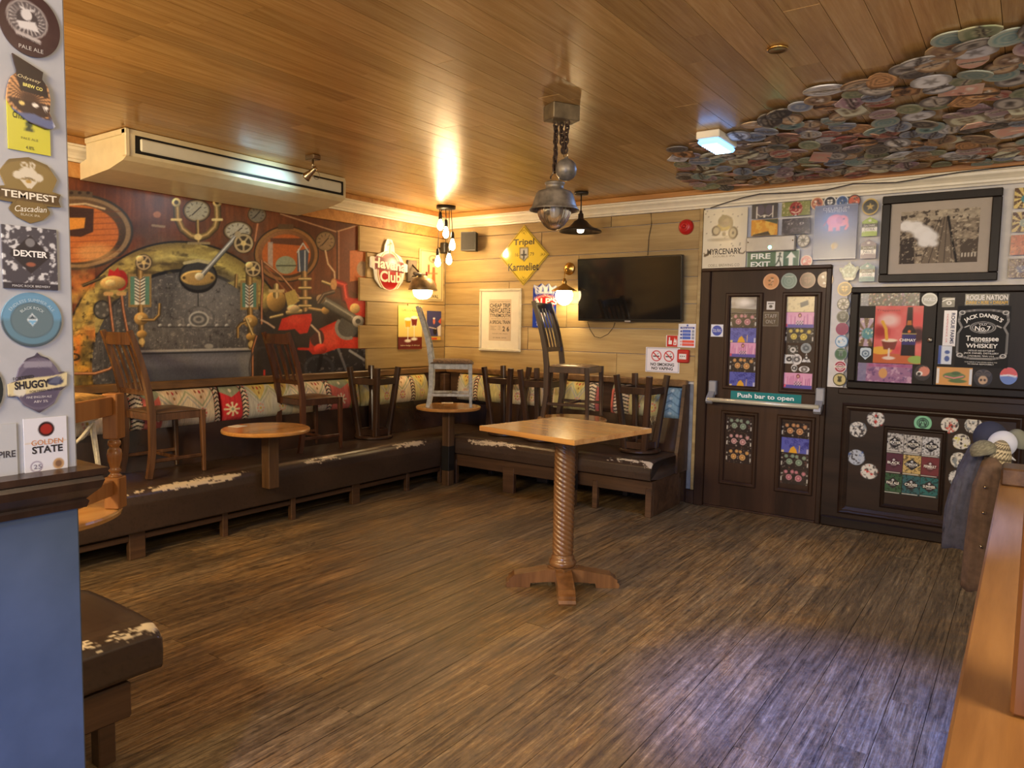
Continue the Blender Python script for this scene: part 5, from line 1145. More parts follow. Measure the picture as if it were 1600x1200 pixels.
def art_card(kind, seed):
    def d(A):
        r = A.rng = np.random.default_rng(seed)
        if kind == 'face': A.tint(A.vnoise(.3, .3, seed) > .5, (70, 64, 76), .6); A.ell(-.4, .2, .16, .08, (206, 200, 196)); A.ell(.4, .2, .16, .08, (206, 200, 196)); A.ell(-.4, .2, .06, .06, (30, 26, 34)); A.ell(.4, .2, .06, .06, (30, 26, 34)); A.ell(0, -.25, .4, .14, (110, 100, 110), hole=.6); speck(A, (150, 140, 140), .6, .1, seed)
        elif kind == 'sun': A.poly([(-1, .6), (1, .3), (1, -1), (-1, -1)], (214, 150, 50)); speck(A, (236, 196, 90), .52, .25, seed); A.poly([(-.8, -.5), (.3, -.3), (.5, -.6), (-.9, -.6)], (54, 44, 36)); A.poly([(-.2, .6), (1, .2), (1, .6)], (60, 74, 60))
        elif kind == 'skull': A.ell(-.3, .1, .3, .4, (90, 82, 96)); A.ell(.35, .1, .3, .4, (90, 82, 96)); A.line([(-.55, -.2), (-.3, -.4), (0, -.3), (.35, -.4), (.6, -.2)], .06, (226, 220, 206)); A.rect(-.65, -.6, -.55, .4, (226, 220, 206)); A.rect(.6, -.6, .68, .4, (226, 220, 206)); A.ell(0, -.42, .09, .09, (236, 230, 210))
        elif kind == 'demon': A.ell(0, 0, .46, .5, (150, 40, 44)); speck(A, (226, 206, 170), .62, .12, seed, .8); A.ell(-.15, .1, .08, .08, (40, 30, 30)); A.ell(.15, .1, .08, .08, (40, 30, 30)); A.line([(-.3, -.2), (0, -.32), (.3, -.2)], .07, (236, 220, 190)); A.ell(0, -.5, .08, .08, (240, 236, 226))
        elif kind == 'rays':
            for k in range(9): a = k*.7; A.poly([(0, 0), (2*math.cos(a), 2*math.sin(a)), (2*math.cos(a+.35), 2*math.sin(a+.35))], (64, 30, 30) if seed % 2 else (90, 60, 30))
            A.ell(.1, -.1, .4, .4, ((60, 130, 140), (150, 160, 150), (170, 90, 80), (90, 90, 120))[seed % 4]); speck(A, (236, 226, 180), .6, .12, seed)
        elif kind == 'copper': speck(A, (206, 130, 96), .5, .3, seed); speck(A, (120, 70, 56), .58, .15, seed+1)
    return d
M4 = [((1175, 319, 1215, 341), 'skull', (74, 70, 72), 'dark card with two round shapes, upper left of the four above the door'), ((1222, 315, 1266, 337), 'demon', (132, 136, 74), 'green card with a red grinning face, upper right of the four above the door'), ((1174, 343, 1215, 368), 'sun', (190, 120, 40), 'orange card, lower left of the four above the door'), ((1222, 341, 1266, 366), 'face', (52, 48, 58), 'dark card with two staring eyes, lower right of the four above the door')]
for i, (b, k, base, lab) in enumerate(M4): bprint('beer_card', b, art_card(k, i+3), lab, 'card', base, 46, off=.024, group='art cards above the door')
def exit_draw(A):
    A.rect(-1, -1, 1, 1, (226, 232, 214)); A.rect(-.98, -.32, .28, .32, (70, 110, 84)); A.rect(.40, -.32, .98, .32, (40, 96, 80)); A.rect(.28, -.32, .40, .32, (226, 230, 214)); A.rect(.12, -.3, .38, .3, (226, 230, 214))
    c = (50, 70, 60); A.ell(.28, .22, .04, .045, c); A.line([(.27, .16), (.24, -.02), (.30, -.12), (.32, -.26)], .05, c); A.line([(.24, -.02), (.18, -.14), (.13, -.2)], .05, c); A.line([(.2, .1), (.27, .14), (.34, .08)], .035, c)
    A.poly([(.69, .28), (.88, .04), (.77, .04), (.77, -.26), (.61, -.26), (.61, .04), (.50, .04)], (240, 240, 224))
o = bprint('fire_exit_sign', (1167, 391, 1249, 420), exit_draw, 'green fire exit sign with running figure and arrow above the door', 'sign', n=80, mat=GLOSSY, t=.004, off=.024)
T(o, 'FIRE', -.46, .40, .30, (238, 240, 224), .38, z=.0046, bold=.03); T(o, 'EXIT', -.46, -.48, .30, (238, 240, 224), .38, z=.0046, bold=.03)
q = rect_px(1166, 369, 1243, 393, -.06); t = empty('exit_light', ((q[0]+q[1])/2, -.024, (q[2]+q[3])/2), 0, 'grey metal light box with a green lamp above the fire exit sign', 'lamp')
w, h = q[1]-q[0], q[3]-q[2]; MB().box((-w/2, -.05, -h/2), (w/2, 0, h/2), .008).build('box', pbr('satin_grey_metal', (160, 156, 148), .35, .3, var=.05), t)
MB().lathe([(0, .052), (.012, .0515), (.013, .05)], 12, (0, 0, 0), M=Matrix.Translation((0, 0, -.03)) @ Matrix.Rotation(R_(90), 4, 'X')).build('green_led', emit('green_led', (.05, 1, .5), 60), t)
for s in (-1, 1): MB().lathe([(0, .052), (.006, .051), (.006, .049)], 10, M=Matrix.Translation((s*(w/2-.02), 0, .02)) @ Matrix.Rotation(R_(90), 4, 'X')).build('screw', M_NICK, t)
def elephant(A):
    A.tint(np.clip((A.V+.2), 0, 1), (128, 134, 158), .5); A.ell(0, .40, .30, .24, (222, 128, 118)); A.ell(.24, .40, .2, .2, (222, 128, 118)); A.ell(.14, .42, .12, .15, (200, 104, 98)); A.line([(.38, .36), (.42, .2), (.36, .1)], .09, (222, 128, 118)); A.rect(-.24, .04, -.08, .3, (222, 128, 118)); A.rect(.02, .04, .16, .3, (222, 128, 118)); A.line([(-.3, .42), (-.4, .25)], .03, (180, 90, 90)); A.ell(.28, .46, .025, .025, (40, 30, 40)); A.ell(0, -.5, .12, .12, (196, 160, 90), .6); A.ell(-.05, -.55, .04, .1, (160, 120, 60), .7); border(A, (150, 156, 176), .03, .78, 1)
o = bprint('beer_poster', (1272, 320, 1339, 405), elephant, 'steel blue poster with a pink elephant above the door', 'poster', (92, 100, 132), 70, mat=GLOSSY, t=.006, off=.024)
T(o, 'DELIRIUM', 0, .86, .05, (206, 210, 224), .6, z=.0066); T(o, 'TREMENS', 0, .76, .045, (206, 210, 224), .5, z=.0066)

# ---- generic pump clip artwork
def badge(base, ring, motif, seed, band=None, ringw=.12):
    def d(A):
        A.ell(0, 0, 1.2, 1.2, ring); A.ell(0, 0, .86-ringw*.3, .86-ringw*.3, base); r = np.random.default_rng(seed)
        if motif == 'blobs':
            for k in range(9): A.ell(r.uniform(-.5, .5), r.uniform(-.45, .5), r.uniform(.08, .22), r.uniform(.06, .2), tuple(r.choice([ring, (235, 228, 214), tuple(int(c*.5) for c in base)])), .85, r.uniform(0, 3))
        elif motif == 'star':
            for k in range(5): a = k*1.2566+1.57; A.poly([(0, 0), (.5*math.cos(a), .5*math.sin(a)), (.2*math.cos(a+.628), .2*math.sin(a+.628))], ring); A.poly([(0, 0), (.5*math.cos(a), .5*math.sin(a)), (.2*math.cos(a-.628), .2*math.sin(a-.628))], ring)
        elif motif == 'leaf': A.ell(0, .1, .2, .5, ring, 1, .5); A.ell(0, .1, .2, .5, ring, 1, -.5); A.ell(0, -.1, .14, .3, tuple(int(c*.7) for c in ring))
        elif motif == 'crest': A.poly([(-.4, .4), (.4, .4), (.4, -.1), (0, -.5), (-.4, -.1)], ring); A.line([(0, .4), (0, -.5)], .08, base); A.line([(-.4, .1), (.4, .1)], .08, base)
        elif motif == 'rings': A.ell(0, 0, .6, .6, ring, hole=.8); A.ell(0, 0, .3, .3, ring, hole=.6)
        elif motif == 'spider':
            for k in range(8): a = k*.785+.2; A.line([(.3*math.cos(a), .3*math.sin(a)), (.7*math.cos(a), .62*math.sin(a)), (.85*math.cos(a+.2), .85*math.sin(a+.2))], .11, ring)
            A.ell(0, 0, .4, .36, (120, 112, 104)); A.ell(0, .05, .22, .18, (40, 36, 34))
        if band: A.rect(-1.2, -.16, 1.2, .16, band); A.line([(-.6, .02), (.6, .02)], .09, ring if sum(band) < 380 else (50, 40, 40)); A.line([(-.4, -.36), (.4, -.36)], .06, band)
        if seed % 3 == 0: A.line([(-.55, .55), (.55, .55)], .06, (230, 224, 206), .7)
    return d
# small round clips high on the wall left and right of the blue poster
G = 'pump clips on the wall above the door'
for (x, y, r, base, ring, mo, lab) in ((1277, 318, 10, (176, 96, 70), (220, 190, 150), 'blobs', 'orange-brown round clip, first of the row tucked under the cornice'), (1297, 316, 10, (30, 28, 28), (226, 222, 214), 'crest', 'black and white round clip, second of the row tucked under the cornice'), (1316, 315, 10, (50, 84, 140), (216, 220, 224), 'blobs', 'blue round clip, third of the row tucked under the cornice'), (1335, 314, 10, (196, 88, 54), (60, 50, 60), 'blobs', 'orange round clip, fourth of the row tucked under the cornice'),
    (1255, 376, 10, (206, 200, 184), (120, 112, 100), 'spider', 'pale round clip with a grey motif right of the exit light box'), (1260, 408, 9.5, (196, 110, 112), (226, 206, 190), 'blobs', 'pink and red clip right of the fire exit sign'), (1360, 323, 13, (40, 38, 34), (206, 176, 96), 'star', 'gold and black round clip above the green one by the framed photograph')):
    bprint('pump_clip', (x-r, y-r, x+r, y+r), badge(base, ring, mo, int(x)), lab, 'pump clip', base, 30, 'round', off=.024, t=.004, group=G)
house = star_shape([(-1, -1), (1, -1), (1, .55), (0, 1), (-1, .55)])
for (b, c, txt, lab) in (((1347, 339, 1371, 369), (150, 176, 70), 'CITRA', 'green house-shaped pump clip beside the framed photograph'), ((1345, 374, 1369, 404), (104, 84, 110), 'No.5', 'purple house-shaped pump clip beside the framed photograph'), ((1343, 410, 1367, 440), (36, 110, 122), 'SOUTH ISLAND', 'teal house-shaped pump clip beside the framed photograph')):
    def d(A, c=c): A.rect(-1, -.1, 1, .3, (34, 34, 38)); A.rect(-1, -.5, 1, -.1, (236, 232, 222)); A.ell(0, .62, .16, .12, (216, 212, 200))
    o = bprint('pump_clip', b, d, lab, 'pump clip', c, 40, house, off=.024, t=.004, group=G); T(o, 'SALTAIRE', 0, .10, .10, (236, 232, 222), .7, z=.0046); T(o, txt, 0, -.3, .12, (40, 40, 44), .65, z=.0046)
tea = star_shape([(-.6, -.6), (-.3, -.9), (.4, -.9), (.65, -.6), (.7, -.2), (1, .3), (.85, .5), (.6, .3), (.4, .6), (.12, .7), (.1, .95), (-.1, .95), (-.12, .7), (-.4, .6), (-.6, .3), (-.95, .5), (-1, .1), (-.7, -.2)])
def teapot(A): A.ell(0, 0, .62, .55, (140, 160, 144)); A.ell(0, .05, .45, .35, (84, 104, 92)); speck(A, (214, 220, 206), .58, .15, 4); A.ell(0, -.75, .5, .14, (200, 196, 170))
bprint('pump_clip', (1311, 408, 1343, 440), teapot, 'grey-green teapot-shaped clip above the row beside the door', 'pump clip', (70, 84, 78), 48, tea, off=.024, t=.004, group=G)
GS = 'round pump clips in a column beside the door'
col9 = [(1320, 451.5, 11.5, (110, 78, 36), (206, 168, 90), 'crest', 'gold and brown'), (1318, 475, 10, (200, 192, 180), (44, 38, 36), 'spider', 'black spidery'), (1317, 495, 10, (70, 70, 66), (150, 148, 138), 'crest', 'dark grey'), (1316, 514, 10, (142, 44, 92), (156, 56, 104), 'none', 'plain magenta'), (1315, 533.5, 10, (206, 222, 232), (88, 140, 184), 'blobs', 'pale blue'), (1314, 553, 10, (74, 110, 80), (120, 140, 130), 'leaf', 'green'), (1313, 573, 10, (160, 30, 60), (230, 216, 216), 'rings', 'red and white'), (1312, 593, 10.5, (206, 190, 130), (80, 74, 50), 'leaf', 'gold lowest')]
for i, (x, y, r, base, ring, mo, c) in enumerate(col9): bprint('pump_clip', (x-r, y-r*.98, x+r, y+r*.98), badge(base, ring, mo, i+40, (236, 226, 210) if c == 'red and white' else None), c+' round clip on the white strip between door and cupboard', 'pump clip', base, 36, 'round', off=.0145, t=.004, group=GS)
# four large badges over the door panels
for i, (x, y, base, ring, mo, c) in enumerate(((1205, 440, (214, 150, 96), (226, 170, 120), 'blobs', 'pale orange'), (1233, 439, (120, 142, 128), (140, 158, 146), 'rings', 'sage green'), (1262, 438, (92, 50, 42), (120, 70, 60), 'crest', 'brown'), (1290, 437, (96, 44, 38), (110, 60, 52), 'blobs', 'dark red'))):
    bprint('pump_clip', (x-12.5, y-12.5, x+12.5, y+12.5), badge(base, ring, mo, i+80), c+' round badge in the row along the top of the door', 'pump clip', base, 36, 'round', off=.0205, t=.003, group='round badges along the top of the door')

# ---- prints on the door
def floral(c1, c2):
    def d(A):
        r = np.random.default_rng(c1[0]+c2[1])
        for k in range(46): A.ell(r.uniform(-1, 1), r.uniform(-.6, .6), r.uniform(.02, .05), r.uniform(.02, .05), tuple(r.choice([(196, 186, 170), (120, 104, 92), (150, 96, 84), (92, 84, 66)])), .8)
        for x, y, s in ((-.38, -.08, .22), (.32, -.10, .24), (-.62, .32, .13), (-.15, .36, .13), (.15, .34, .12), (.68, .28, .14)):
            A.ell(x, y, s, s, c1); A.ell(x, y, s*.72, s*.72, c2, hole=.55); A.ell(x, y, s*.3, s*.3, c1)
        for s in (-1, 1): A.rect(s*.96-.05, -.4, s*.96+.05, -.1, (220, 214, 200)); A.rect(s*.93-.06, .12, s*.93+.06, .22, (216, 210, 196), .8)
    return d, (44, 34, 34)
def bluetree(seed=0):
    def d(A):
        r = np.random.default_rng(seed)
        for k in range(30):
            x, y = r.uniform(-1, 1), r.uniform(-.3, .6); A.line([(x+.16*math.cos(t)*(1-t/9), y+.12*math.sin(t)*(1-t/9)) for t in np.linspace(0, 5, 7)], .035, (52, 52, 128))
        A.poly([(-.45, -.6), (-.3, -.2), (-.1, -.05), (.1, -.3), (.2, -.6)], (226, 168, 50)); A.line([(.32, -.5), (.34, 0)], .05, (230, 190, 120)); A.rect(-1, -.6, -.8, -.4, (226, 200, 140)); A.rect(.85, -.6, 1, -.2, (200, 196, 214))
    return d, (92, 96, 176)
def pinkfest(seed=0):
    def d(A):
        A.rect(-1, -.7, 1, -.32, (96, 84, 160)); r = np.random.default_rng(seed)
        for k in range(16): x = -1+k*.13; A.line([(x, -.3), (x+r.uniform(-.04, .04), r.uniform(.1, .45))], .035, tuple(r.choice([(196, 110, 150), (170, 90, 140), (236, 196, 206)])))
        A.ell(0, .34, .12, .16, (120, 50, 60)); A.ell(0, .32, .06, .09, (236, 190, 160))
        for k in range(6):
            for j in range(3): A.rect(-.25+k*.09, -.34+j*.1, -.25+k*.09+.05, -.34+j*.1+.06, (40, 40, 44) if (k+j) % 2 else (206, 216, 200))
        A.rect(-1, -.5, -.85, -.3, (220, 80, 100))
    return d, (224, 160, 190)
def chrome(A): A.tint(np.clip(A.vnoise(.9, .3, 5), 0, 1), (96, 90, 84), .9); A.ell(.1, .2, .6, .25, (236, 232, 224), .8, soft=.3); A.poly([(-1, -.6), (1, -.6), (1, -.35), (-1, -.25)], (64, 58, 54))
def creamp(A): speck(A, (196, 176, 132), .55, .15, 3, .6); A.poly([(.0, .1), (.55, .3), (.6, -.05), (.05, -.25)], (120, 116, 108))
UL = [(464, 489, (chrome, (200, 196, 190)), 'silver wave print'), (490, 512, floral((206, 150, 156), (150, 84, 92)), 'dark print with pink flowers'), (512.5, 535, bluetree(1), 'blue print with a yellow figure'), (535.5, 558, pinkfest(1), 'pink festival print'), (558.5, 581, floral((222, 176, 110), (176, 110, 60)), 'dark print with amber flowers'), (581.5, 604, bluetree(2), 'lowest blue print with a yellow figure')]
UR = [(463, 487.5, (creamp, (232, 214, 166)), 'cream print with a grey tag'), (488, 512, pinkfest(2), 'upper pink festival print'), (512.5, 536, floral((226, 206, 100), (170, 140, 60)), 'dark print with yellow flowers'), (583, 607, pinkfest(3), 'lower pink festival print')]
def column(lst, x0, x1, xk0, xk1, where, off):
    ya, yb = lst[0][0], lst[-1][1]
    for i, (y0, y1, (d, base), lab) in enumerate(lst):
        f = ((y0+y1)/2-ya)/(yb-ya); dx = (xk0-x0)*f; bprint('door_print', (x0+dx, y0, x1+dx, y1), d, f'{lab} in the {where} panel of the door', 'sticker', base, 46, off=off, t=.0015, group='prints on the door panels')
column(UL, 1142.5, 1182.5, 1139.5, 1179.5, 'upper left', .0045); column(UR, 1229, 1273, 1224.5, 1268.5, 'upper right', .0045)
column([(652, 676, floral((150, 166, 146), (104, 120, 100)), 'dark print with sage flowers'), (676.5, 700, floral((220, 180, 176), (150, 96, 92)), 'dark print with pale pink flowers'), (700.5, 724, floral((222, 176, 110), (160, 110, 60)), 'dark print with amber flowers')], 1136, 1175, 1134, 1173, 'lower left', .0045)
column([(660, 684, floral((220, 170, 120), (150, 96, 60)), 'dark print with orange flowers'), (684.5, 708, bluetree(4), 'blue print with a yellow figure'), (708.5, 732, floral((150, 170, 146), (100, 120, 100)), 'dark print with sage flowers'), (732.5, 757, floral((216, 150, 160), (150, 84, 96)), 'dark print with pink flowers')], 1222, 1265, 1219, 1261, 'lower right', .0045)
for (x0, y0, x1, y1, shp, base, c2, lab) in ((1231, 540, 1247, 553, 'rect', (60, 56, 52), (206, 200, 190), 'small dark rectangular sticker'), (1251, 536, 1268, 552, 'round', (150, 156, 156), (90, 96, 100), 'grey hexagonal sticker'), (1226, 554, 1240, 568, 'rect', (216, 212, 204), (50, 44, 46), 'small framed sticker'), (1237, 553, 1253, 570, 'round', (220, 216, 210), (96, 92, 92), 'white round sticker'), (1253, 552, 1267, 566, 'tri', (222, 220, 216), (60, 56, 56), 'white triangular sticker'), (1236, 569, 1246, 581, 'round', (216, 212, 206), (70, 66, 64), 'small white shield sticker'), (1248, 572, 1265, 582, 'round', (222, 218, 212), (120, 110, 104), 'white cloud-shaped sticker')):
    s_ = star_shape([(-1, -1), (1, -1), (0, 1)]) if shp == 'tri' else shp
    bprint('door_sticker', (x0, y0, x1, y1), (lambda A, c2=c2, x0=x0: (A.ell(0, 0, .6, .55, c2, hole=.4), speck(A, c2, .6, .3, int(x0)))), lab+' in the dark cluster on the upper right door panel', 'sticker', base, 24, s_, off=.0045, t=.0015, group='stickers on the upper right door panel')
bprint('door_sticker', (1198, 471, 1211, 484), lambda A: (A.ell(0, -.2, .4, .35, (60, 56, 54)), A.line([(-.6, .5), (.6, .5)], .2, (60, 56, 54))), 'small white square sticker between the upper door panels', 'sticker', (210, 206, 198), 24, off=.0205, t=.0015)
o = bprint('staff_sign', (1192, 487, 1217, 510), lambda A: border(A, (150, 140, 128), .05, 1, .92), 'faint handwritten staff only notice between the upper door panels', 'sign', (70, 52, 40), 30, off=.0205, t=.0015)
T(o, 'STAFF', 0, .4, .26, (170, 160, 148), .75, z=.0021); T(o, 'ONLY', 0, -.35, .26, (170, 160, 148), .6, z=.0021)
o = bprint('fire_door_sign', (1111, 507, 1130, 526), lambda A: A.ell(0, 0, .82, .82, (30, 66, 170)), 'round blue fire door notice at the left edge of the door', 'sign', (226, 228, 234), 36, off=.0205, t=.0015)
T(o, 'Fire door', 0, .14, .16, (240, 240, 246), .66, z=.0021); T(o, 'keep shut', 0, -.16, .16, (240, 240, 246), .66, z=.0021)
# push bar across the door
pb = empty('push_bar', (0, 0, 0), 0, 'grey panic bar with green push sign across the door', 'push bar')
x0, x1 = 3.19, 4.10; zb_ = .985; M_PB = pbr('grey_cast_metal', (150, 152, 160), .4, .3, var=.05)
for x, z0, z1 in ((x0, .97, 1.15), (x1, .95, 1.14)):
    h_ = MB().box((x-.034, -.075, z0+.05), (x+.034, -.021, z1), .008).build('housing', M_PB, pb)
    MB().add([(x+sx*.028, y, z) for sx in (-1, 1) for y, z in ((-.07, z0+.09), (-.07, z0+.02), (-.13, z0-.02), (-.15, z0), (-.14, z0+.03))], [(0, 1, 2, 3, 4), (9, 8, 7, 6, 5)]+[(i, (i+1) % 5, 5+(i+1) % 5, 5+i) for i in range(5)]).build('lever_arm', M_PB, pb)
MB().tube([(x0-.01, -.13, zb_), (x1+.01, -.13, zb_)], .02, 16).build('bar', pbr('cream_bar', (206, 200, 180), .3, .3, var=.02), pb)
q = rect_px(1139, 611, 1262, 634, -.021)
o = flat_print('push_sign', 3.93-3.33, .082, none, (30, 128, 128), 20, 'rect', GLOSSY, .002); o.parent = pb
frame(o, (3.645, -.0205, ony(1200, 614, -.0205)[2]-.041), (1, 0, 0), (0, 0, 1)); o['w'], o['h'] = .60, .082
T(o, 'Push bar to open', 0, .0, .62, (240, 244, 244), .80, z=.0026, bold=.02)

# ---- cupboard hatch with posters
q = rect_px(1332, 449, 1597, 612, -.03); hx0, hx1, hz0, hz1 = 4.293, 5.60, 1.150, 1.962
M_BLKW = wood('black_stained', (20, 15, 13), (30, 23, 19), (42, 33, 28), 2, 12, .42, .05, spec=.2, kind='World')
hc = empty('wall_cupboard', (hx0, 0, hz0), 0, 'black wooden wall cupboard with two sticker-covered doors right of the door', 'cupboard')
HW, HH = hx1-hx0, hz1-hz0
for a, b in (((0, 0), (HW, .06)), ((0, HH-.05), (HW, HH)), ((0, .06), (.06, HH-.05)), ((HW-.06, .06), (HW, HH-.05))): MB().box((a[0], -.05, a[1]+.001), (b[0], .02, b[1]-.001), .008).build('frame_bar', M_BLKW, hc)
xc = rect_px(1463, 500, 1467, 520)[0]-hx0
for a, b in ((.06, xc-.002), (xc+.002, HW-.06)): MB().box((a, -.026, .06), (b, .02, HH-.05), .003).build('cupboard_door', M_BLKW, hc)
kn = ony(1453, 531, -.04); MB().lathe([(0, 0), (.008, 0), (.008, .012), (.016, .02), (.018, .028), (.012, .036), (0, .038)], 20, M=Matrix.Translation((kn[0]-hx0, -.026, kn[2]-hz0)) @ Matrix.Rotation(R_(90), 4, 'X')).build('knob', pbr('chrome_knob', (206, 204, 200), .15, 1.0), hc)
HO = .0275
def strip(A):
    r = np.random.default_rng(4)
    for k in range(120): A.ell(r.uniform(-1, 1), r.uniform(-.25, .25), r.uniform(.012, .035), r.uniform(.012, .035), tuple(int(v) for v in r.choice([(206, 190, 150), (150, 120, 150), (120, 150, 120), (220, 216, 206), (190, 120, 110)])))
    A.rect(-1, -.3, -.72, .3, (130, 140, 160), .7)
bprint('beer_sticker', (1345, 458, 1437, 478), strip, 'long floral strip along the top of the left cupboard door', 'sticker', (54, 46, 46), 80, off=HO, t=.0015)
o = bprint('beer_sticker', (1440, 457.5, 1465, 478.5), lambda A: A.ell(0, 0, .86, .7, (150, 152, 146)), 'grey oval sticker at the top of the left cupboard door', 'sticker', (196, 196, 188), 36, 'round', off=HO, t=.0015); T(o, 'WORLD', 0, 0, .26, (236, 236, 230), .7, z=.0021, bold=.02)
def chimay(A):
    A.tint(np.clip(A.vnoise(.5, .5, 8), 0, 1), (236, 150, 140), .8); A.ell(-.3, .5, .3, .22, (236, 206, 196), .9, soft=.2); A.ell(.55, .55, .3, .25, (226, 90, 90), .9, soft=.2); A.ell(.6, .0, .25, .25, (60, 34, 40), .9, soft=.15); A.ell(-.55, .1, .25, .2, (150, 40, 40), .8, soft=.2); A.poly([(-.84, -1), (.84, -1), (.84, -.72), (-.84, -.62)], (196, 104, 60)); A.ell(-.5, -.56, .34, .14, (230, 176, 70)); A.ell(.6, -.85, .25, .14, (150, 176, 90))
    A.poly([(.12, -.72), (.14, .14), (.24, .34), (.26, .96), (.42, .96), (.44, .34), (.54, .14), (.56, -.72)], (40, 22, 24)); A.poly([(.28, .5), (.40, .5), (.42, .34), (.26, .34)], (190, 110, 50)); A.poly([(.14, -.34), (.56, -.34), (.56, .02), (.14, .02)], (58, 50, 110)); A.line([(.14, .04), (.56, .04)], .03, (214, 190, 110)); A.ell(.35, .12, .05, .05, (226, 120, 50))
    A.poly([(-.5, -.22), (0, -.22), (-.08, -.52), (-.42, -.52)], (130, 60, 40)); A.ell(-.25, -.2, .25, .06, (240, 220, 190)); A.line([(-.25, -.5), (-.25, -.8)], .06, (226, 206, 190)); A.ell(-.25, -.82, .2, .06, (226, 206, 190)); A.line([(-.5, .45), (-.38, .2), (-.34, -.15)], .10, (226, 170, 60))
o = bprint('beer_poster', (1366, 478, 1441, 568), chimay, 'red photo poster of a dark beer bottle and glass on the cupboard', 'poster', (206, 70, 66), 90, mat=ENAMEL, off=HO, t=.003)
T(o, 'CHIMAY', .42, -.18, .05, (240, 236, 226), .34, z=.0036, bold=.02); T(o, 'Trappistes', -.45, .84, .045, (120, 40, 44), .5, z=.0036)
bprint('beer_sticker', (1343, 497, 1364, 541), art_card('rays', 8), 'purple and white rayed sticker left of the bottle poster', 'sticker', (176, 150, 170), 40, off=HO, t=.0015)
bprint('beer_sticker', (1343, 543, 1362, 562), lambda A: (A.ell(0, 0, .6, .6, (90, 110, 130), hole=.6), A.ell(0, 0, .2, .2, (90, 110, 130))), 'pale blue shield sticker below the rayed one', 'sticker', (190, 206, 216), 28, star_shape([(-.9, .9), (0, 1), (.9, .9), (.9, -.2), (0, -1), (-.9, -.2)]), off=HO, t=.0015)
def purple(A):
    speck(A, (206, 170, 190), .55, .18, 9); speck(A, (90, 60, 110), .58, .1, 10); A.rect(-1, -.4, -.68, .4, (120, 120, 150), .8); A.ell(-.05, -.02, .16, .2, (206, 150, 90)); A.rect(-.6, .24, 1, .36, (170, 70, 120), .6)
bprint('beer_sticker', (1340, 568, 1425, 597), purple, 'long purple patterned strip along the bottom of the left cupboard door', 'sticker', (150, 104, 140), 80, off=HO, t=.0015)
bprint('beer_sticker', (1428, 570, 1454, 595), lambda A: (A.ell(.2, .2, .6, .6, (206, 130, 110)), A.ell(-.3, -.1, .35, .3, (230, 224, 216)), A.ell(-.35, -.15, .2, .2, (40, 34, 34))), 'black and salmon round sticker at the bottom of the left cupboard door', 'sticker', (44, 36, 38), 32, 'round', off=HO, t=.0015)
bprint('beer_sticker', (1472, 465, 1492, 480), lambda A: (A.line([(-.9, .2), (-.3, .55), (.9, .6)], .2, (226, 222, 214)), A.ell(.1, -.1, .42, .36, (226, 222, 214)), A.ell(.1, -.1, .2, .2, (40, 36, 36))), 'white eye-shaped sticker near the cupboard centre', 'sticker', (40, 34, 32), 30, off=HO, t=.0015)
o = bprint('beer_sticker', (1508, 459, 1577, 477), none, 'black sticker with white and gold lettering above the whiskey sign', 'sticker', (30, 25, 24), 12, off=HO, t=.0015)
T(o, 'ROGUE NATION', 0, .34, .46, (240, 236, 230), .94, z=.0021, bold=.03); T(o, 'DARE • RISE • DREAM', 0, -.52, .28, (222, 176, 60), .94, z=.0021, bold=.02)
o = bprint('beer_sticker', (1474, 485, 1494, 541), lambda A: A.rect(-1, -1, 1, 1, (226, 224, 226)), 'white upright sticker with sideways lettering beside the whiskey sign', 'sticker', (226, 224, 226), 20, off=HO, t=.0015)
lettering(o, 'ROGUE FARMS', .22*o['w'], 0, .30*o['w'], (40, 50, 90), .0021, .86*o['h'], R_(-90), bold=.03); lettering(o, 'INDEPENDENCE, OR', -.22*o['w'], 0, .16*o['w'], (196, 50, 60), .0021, .8*o['h'], R_(-90))
bprint('beer_sticker', (1466, 540, 1487, 569), lambda A: (A.rect(-1, -1, -.35, 1, (40, 70, 150)), A.ell(.2, .3, .24, .2, (60, 84, 150)), A.ell(.2, -.4, .24, .3, (60, 84, 150))), 'blue and white picture sticker below the sideways lettering', 'sticker', (206, 214, 226), 30, off=HO, t=.0015)
def jack(A):
    c = (226, 224, 220); R = .80
    for k in (0, .035): A.line([(-.66+k, .82-k), (-.2, .88-k), (.2, .88-k), (.66-k, .82-k), (.70-k, .5), (.60-k, .3), (.70-k, .1), (.70-k, -.5), (.66-k, -.66+k), (.3, -.74+k), (-.3, -.74+k), (-.66+k, -.66+k), (-.70+k, -.5), (-.70+k, .1), (-.60+k, .3), (-.70+k, .5), (-.66+k, .82-k)], .016, c)
    for s in (-1, 1):
        for y in (.78, -.62): A.ell(s*.6, y, .09, .07, c, hole=.65)
    A.ell(0, .30, .36, .19, c, hole=.93); A.ell(0, .30, .30, .15, c, hole=.92); A.line([(-.5, .3), (-.38, .36)], .03, c); A.line([(.5, .3), (.38, .36)], .03, c)
o = bprint('whiskey_sign', (1494, 478, 1577, 574), jack, 'black whiskey sign with white scrolled border on the right cupboard door', 'sign', (12, 12, 16), 110, mat=PAPER, off=HO, t=.004)
WT = (238, 236, 232)
lettering(o, "JACK DANIEL'S", 0, .245*o['w'], .085*o['h'], WT, .0046, .76*o['w'], bold=.03, arc=.5*o['w']*1.1)
o.children[-1].location.y = .16*o['h']
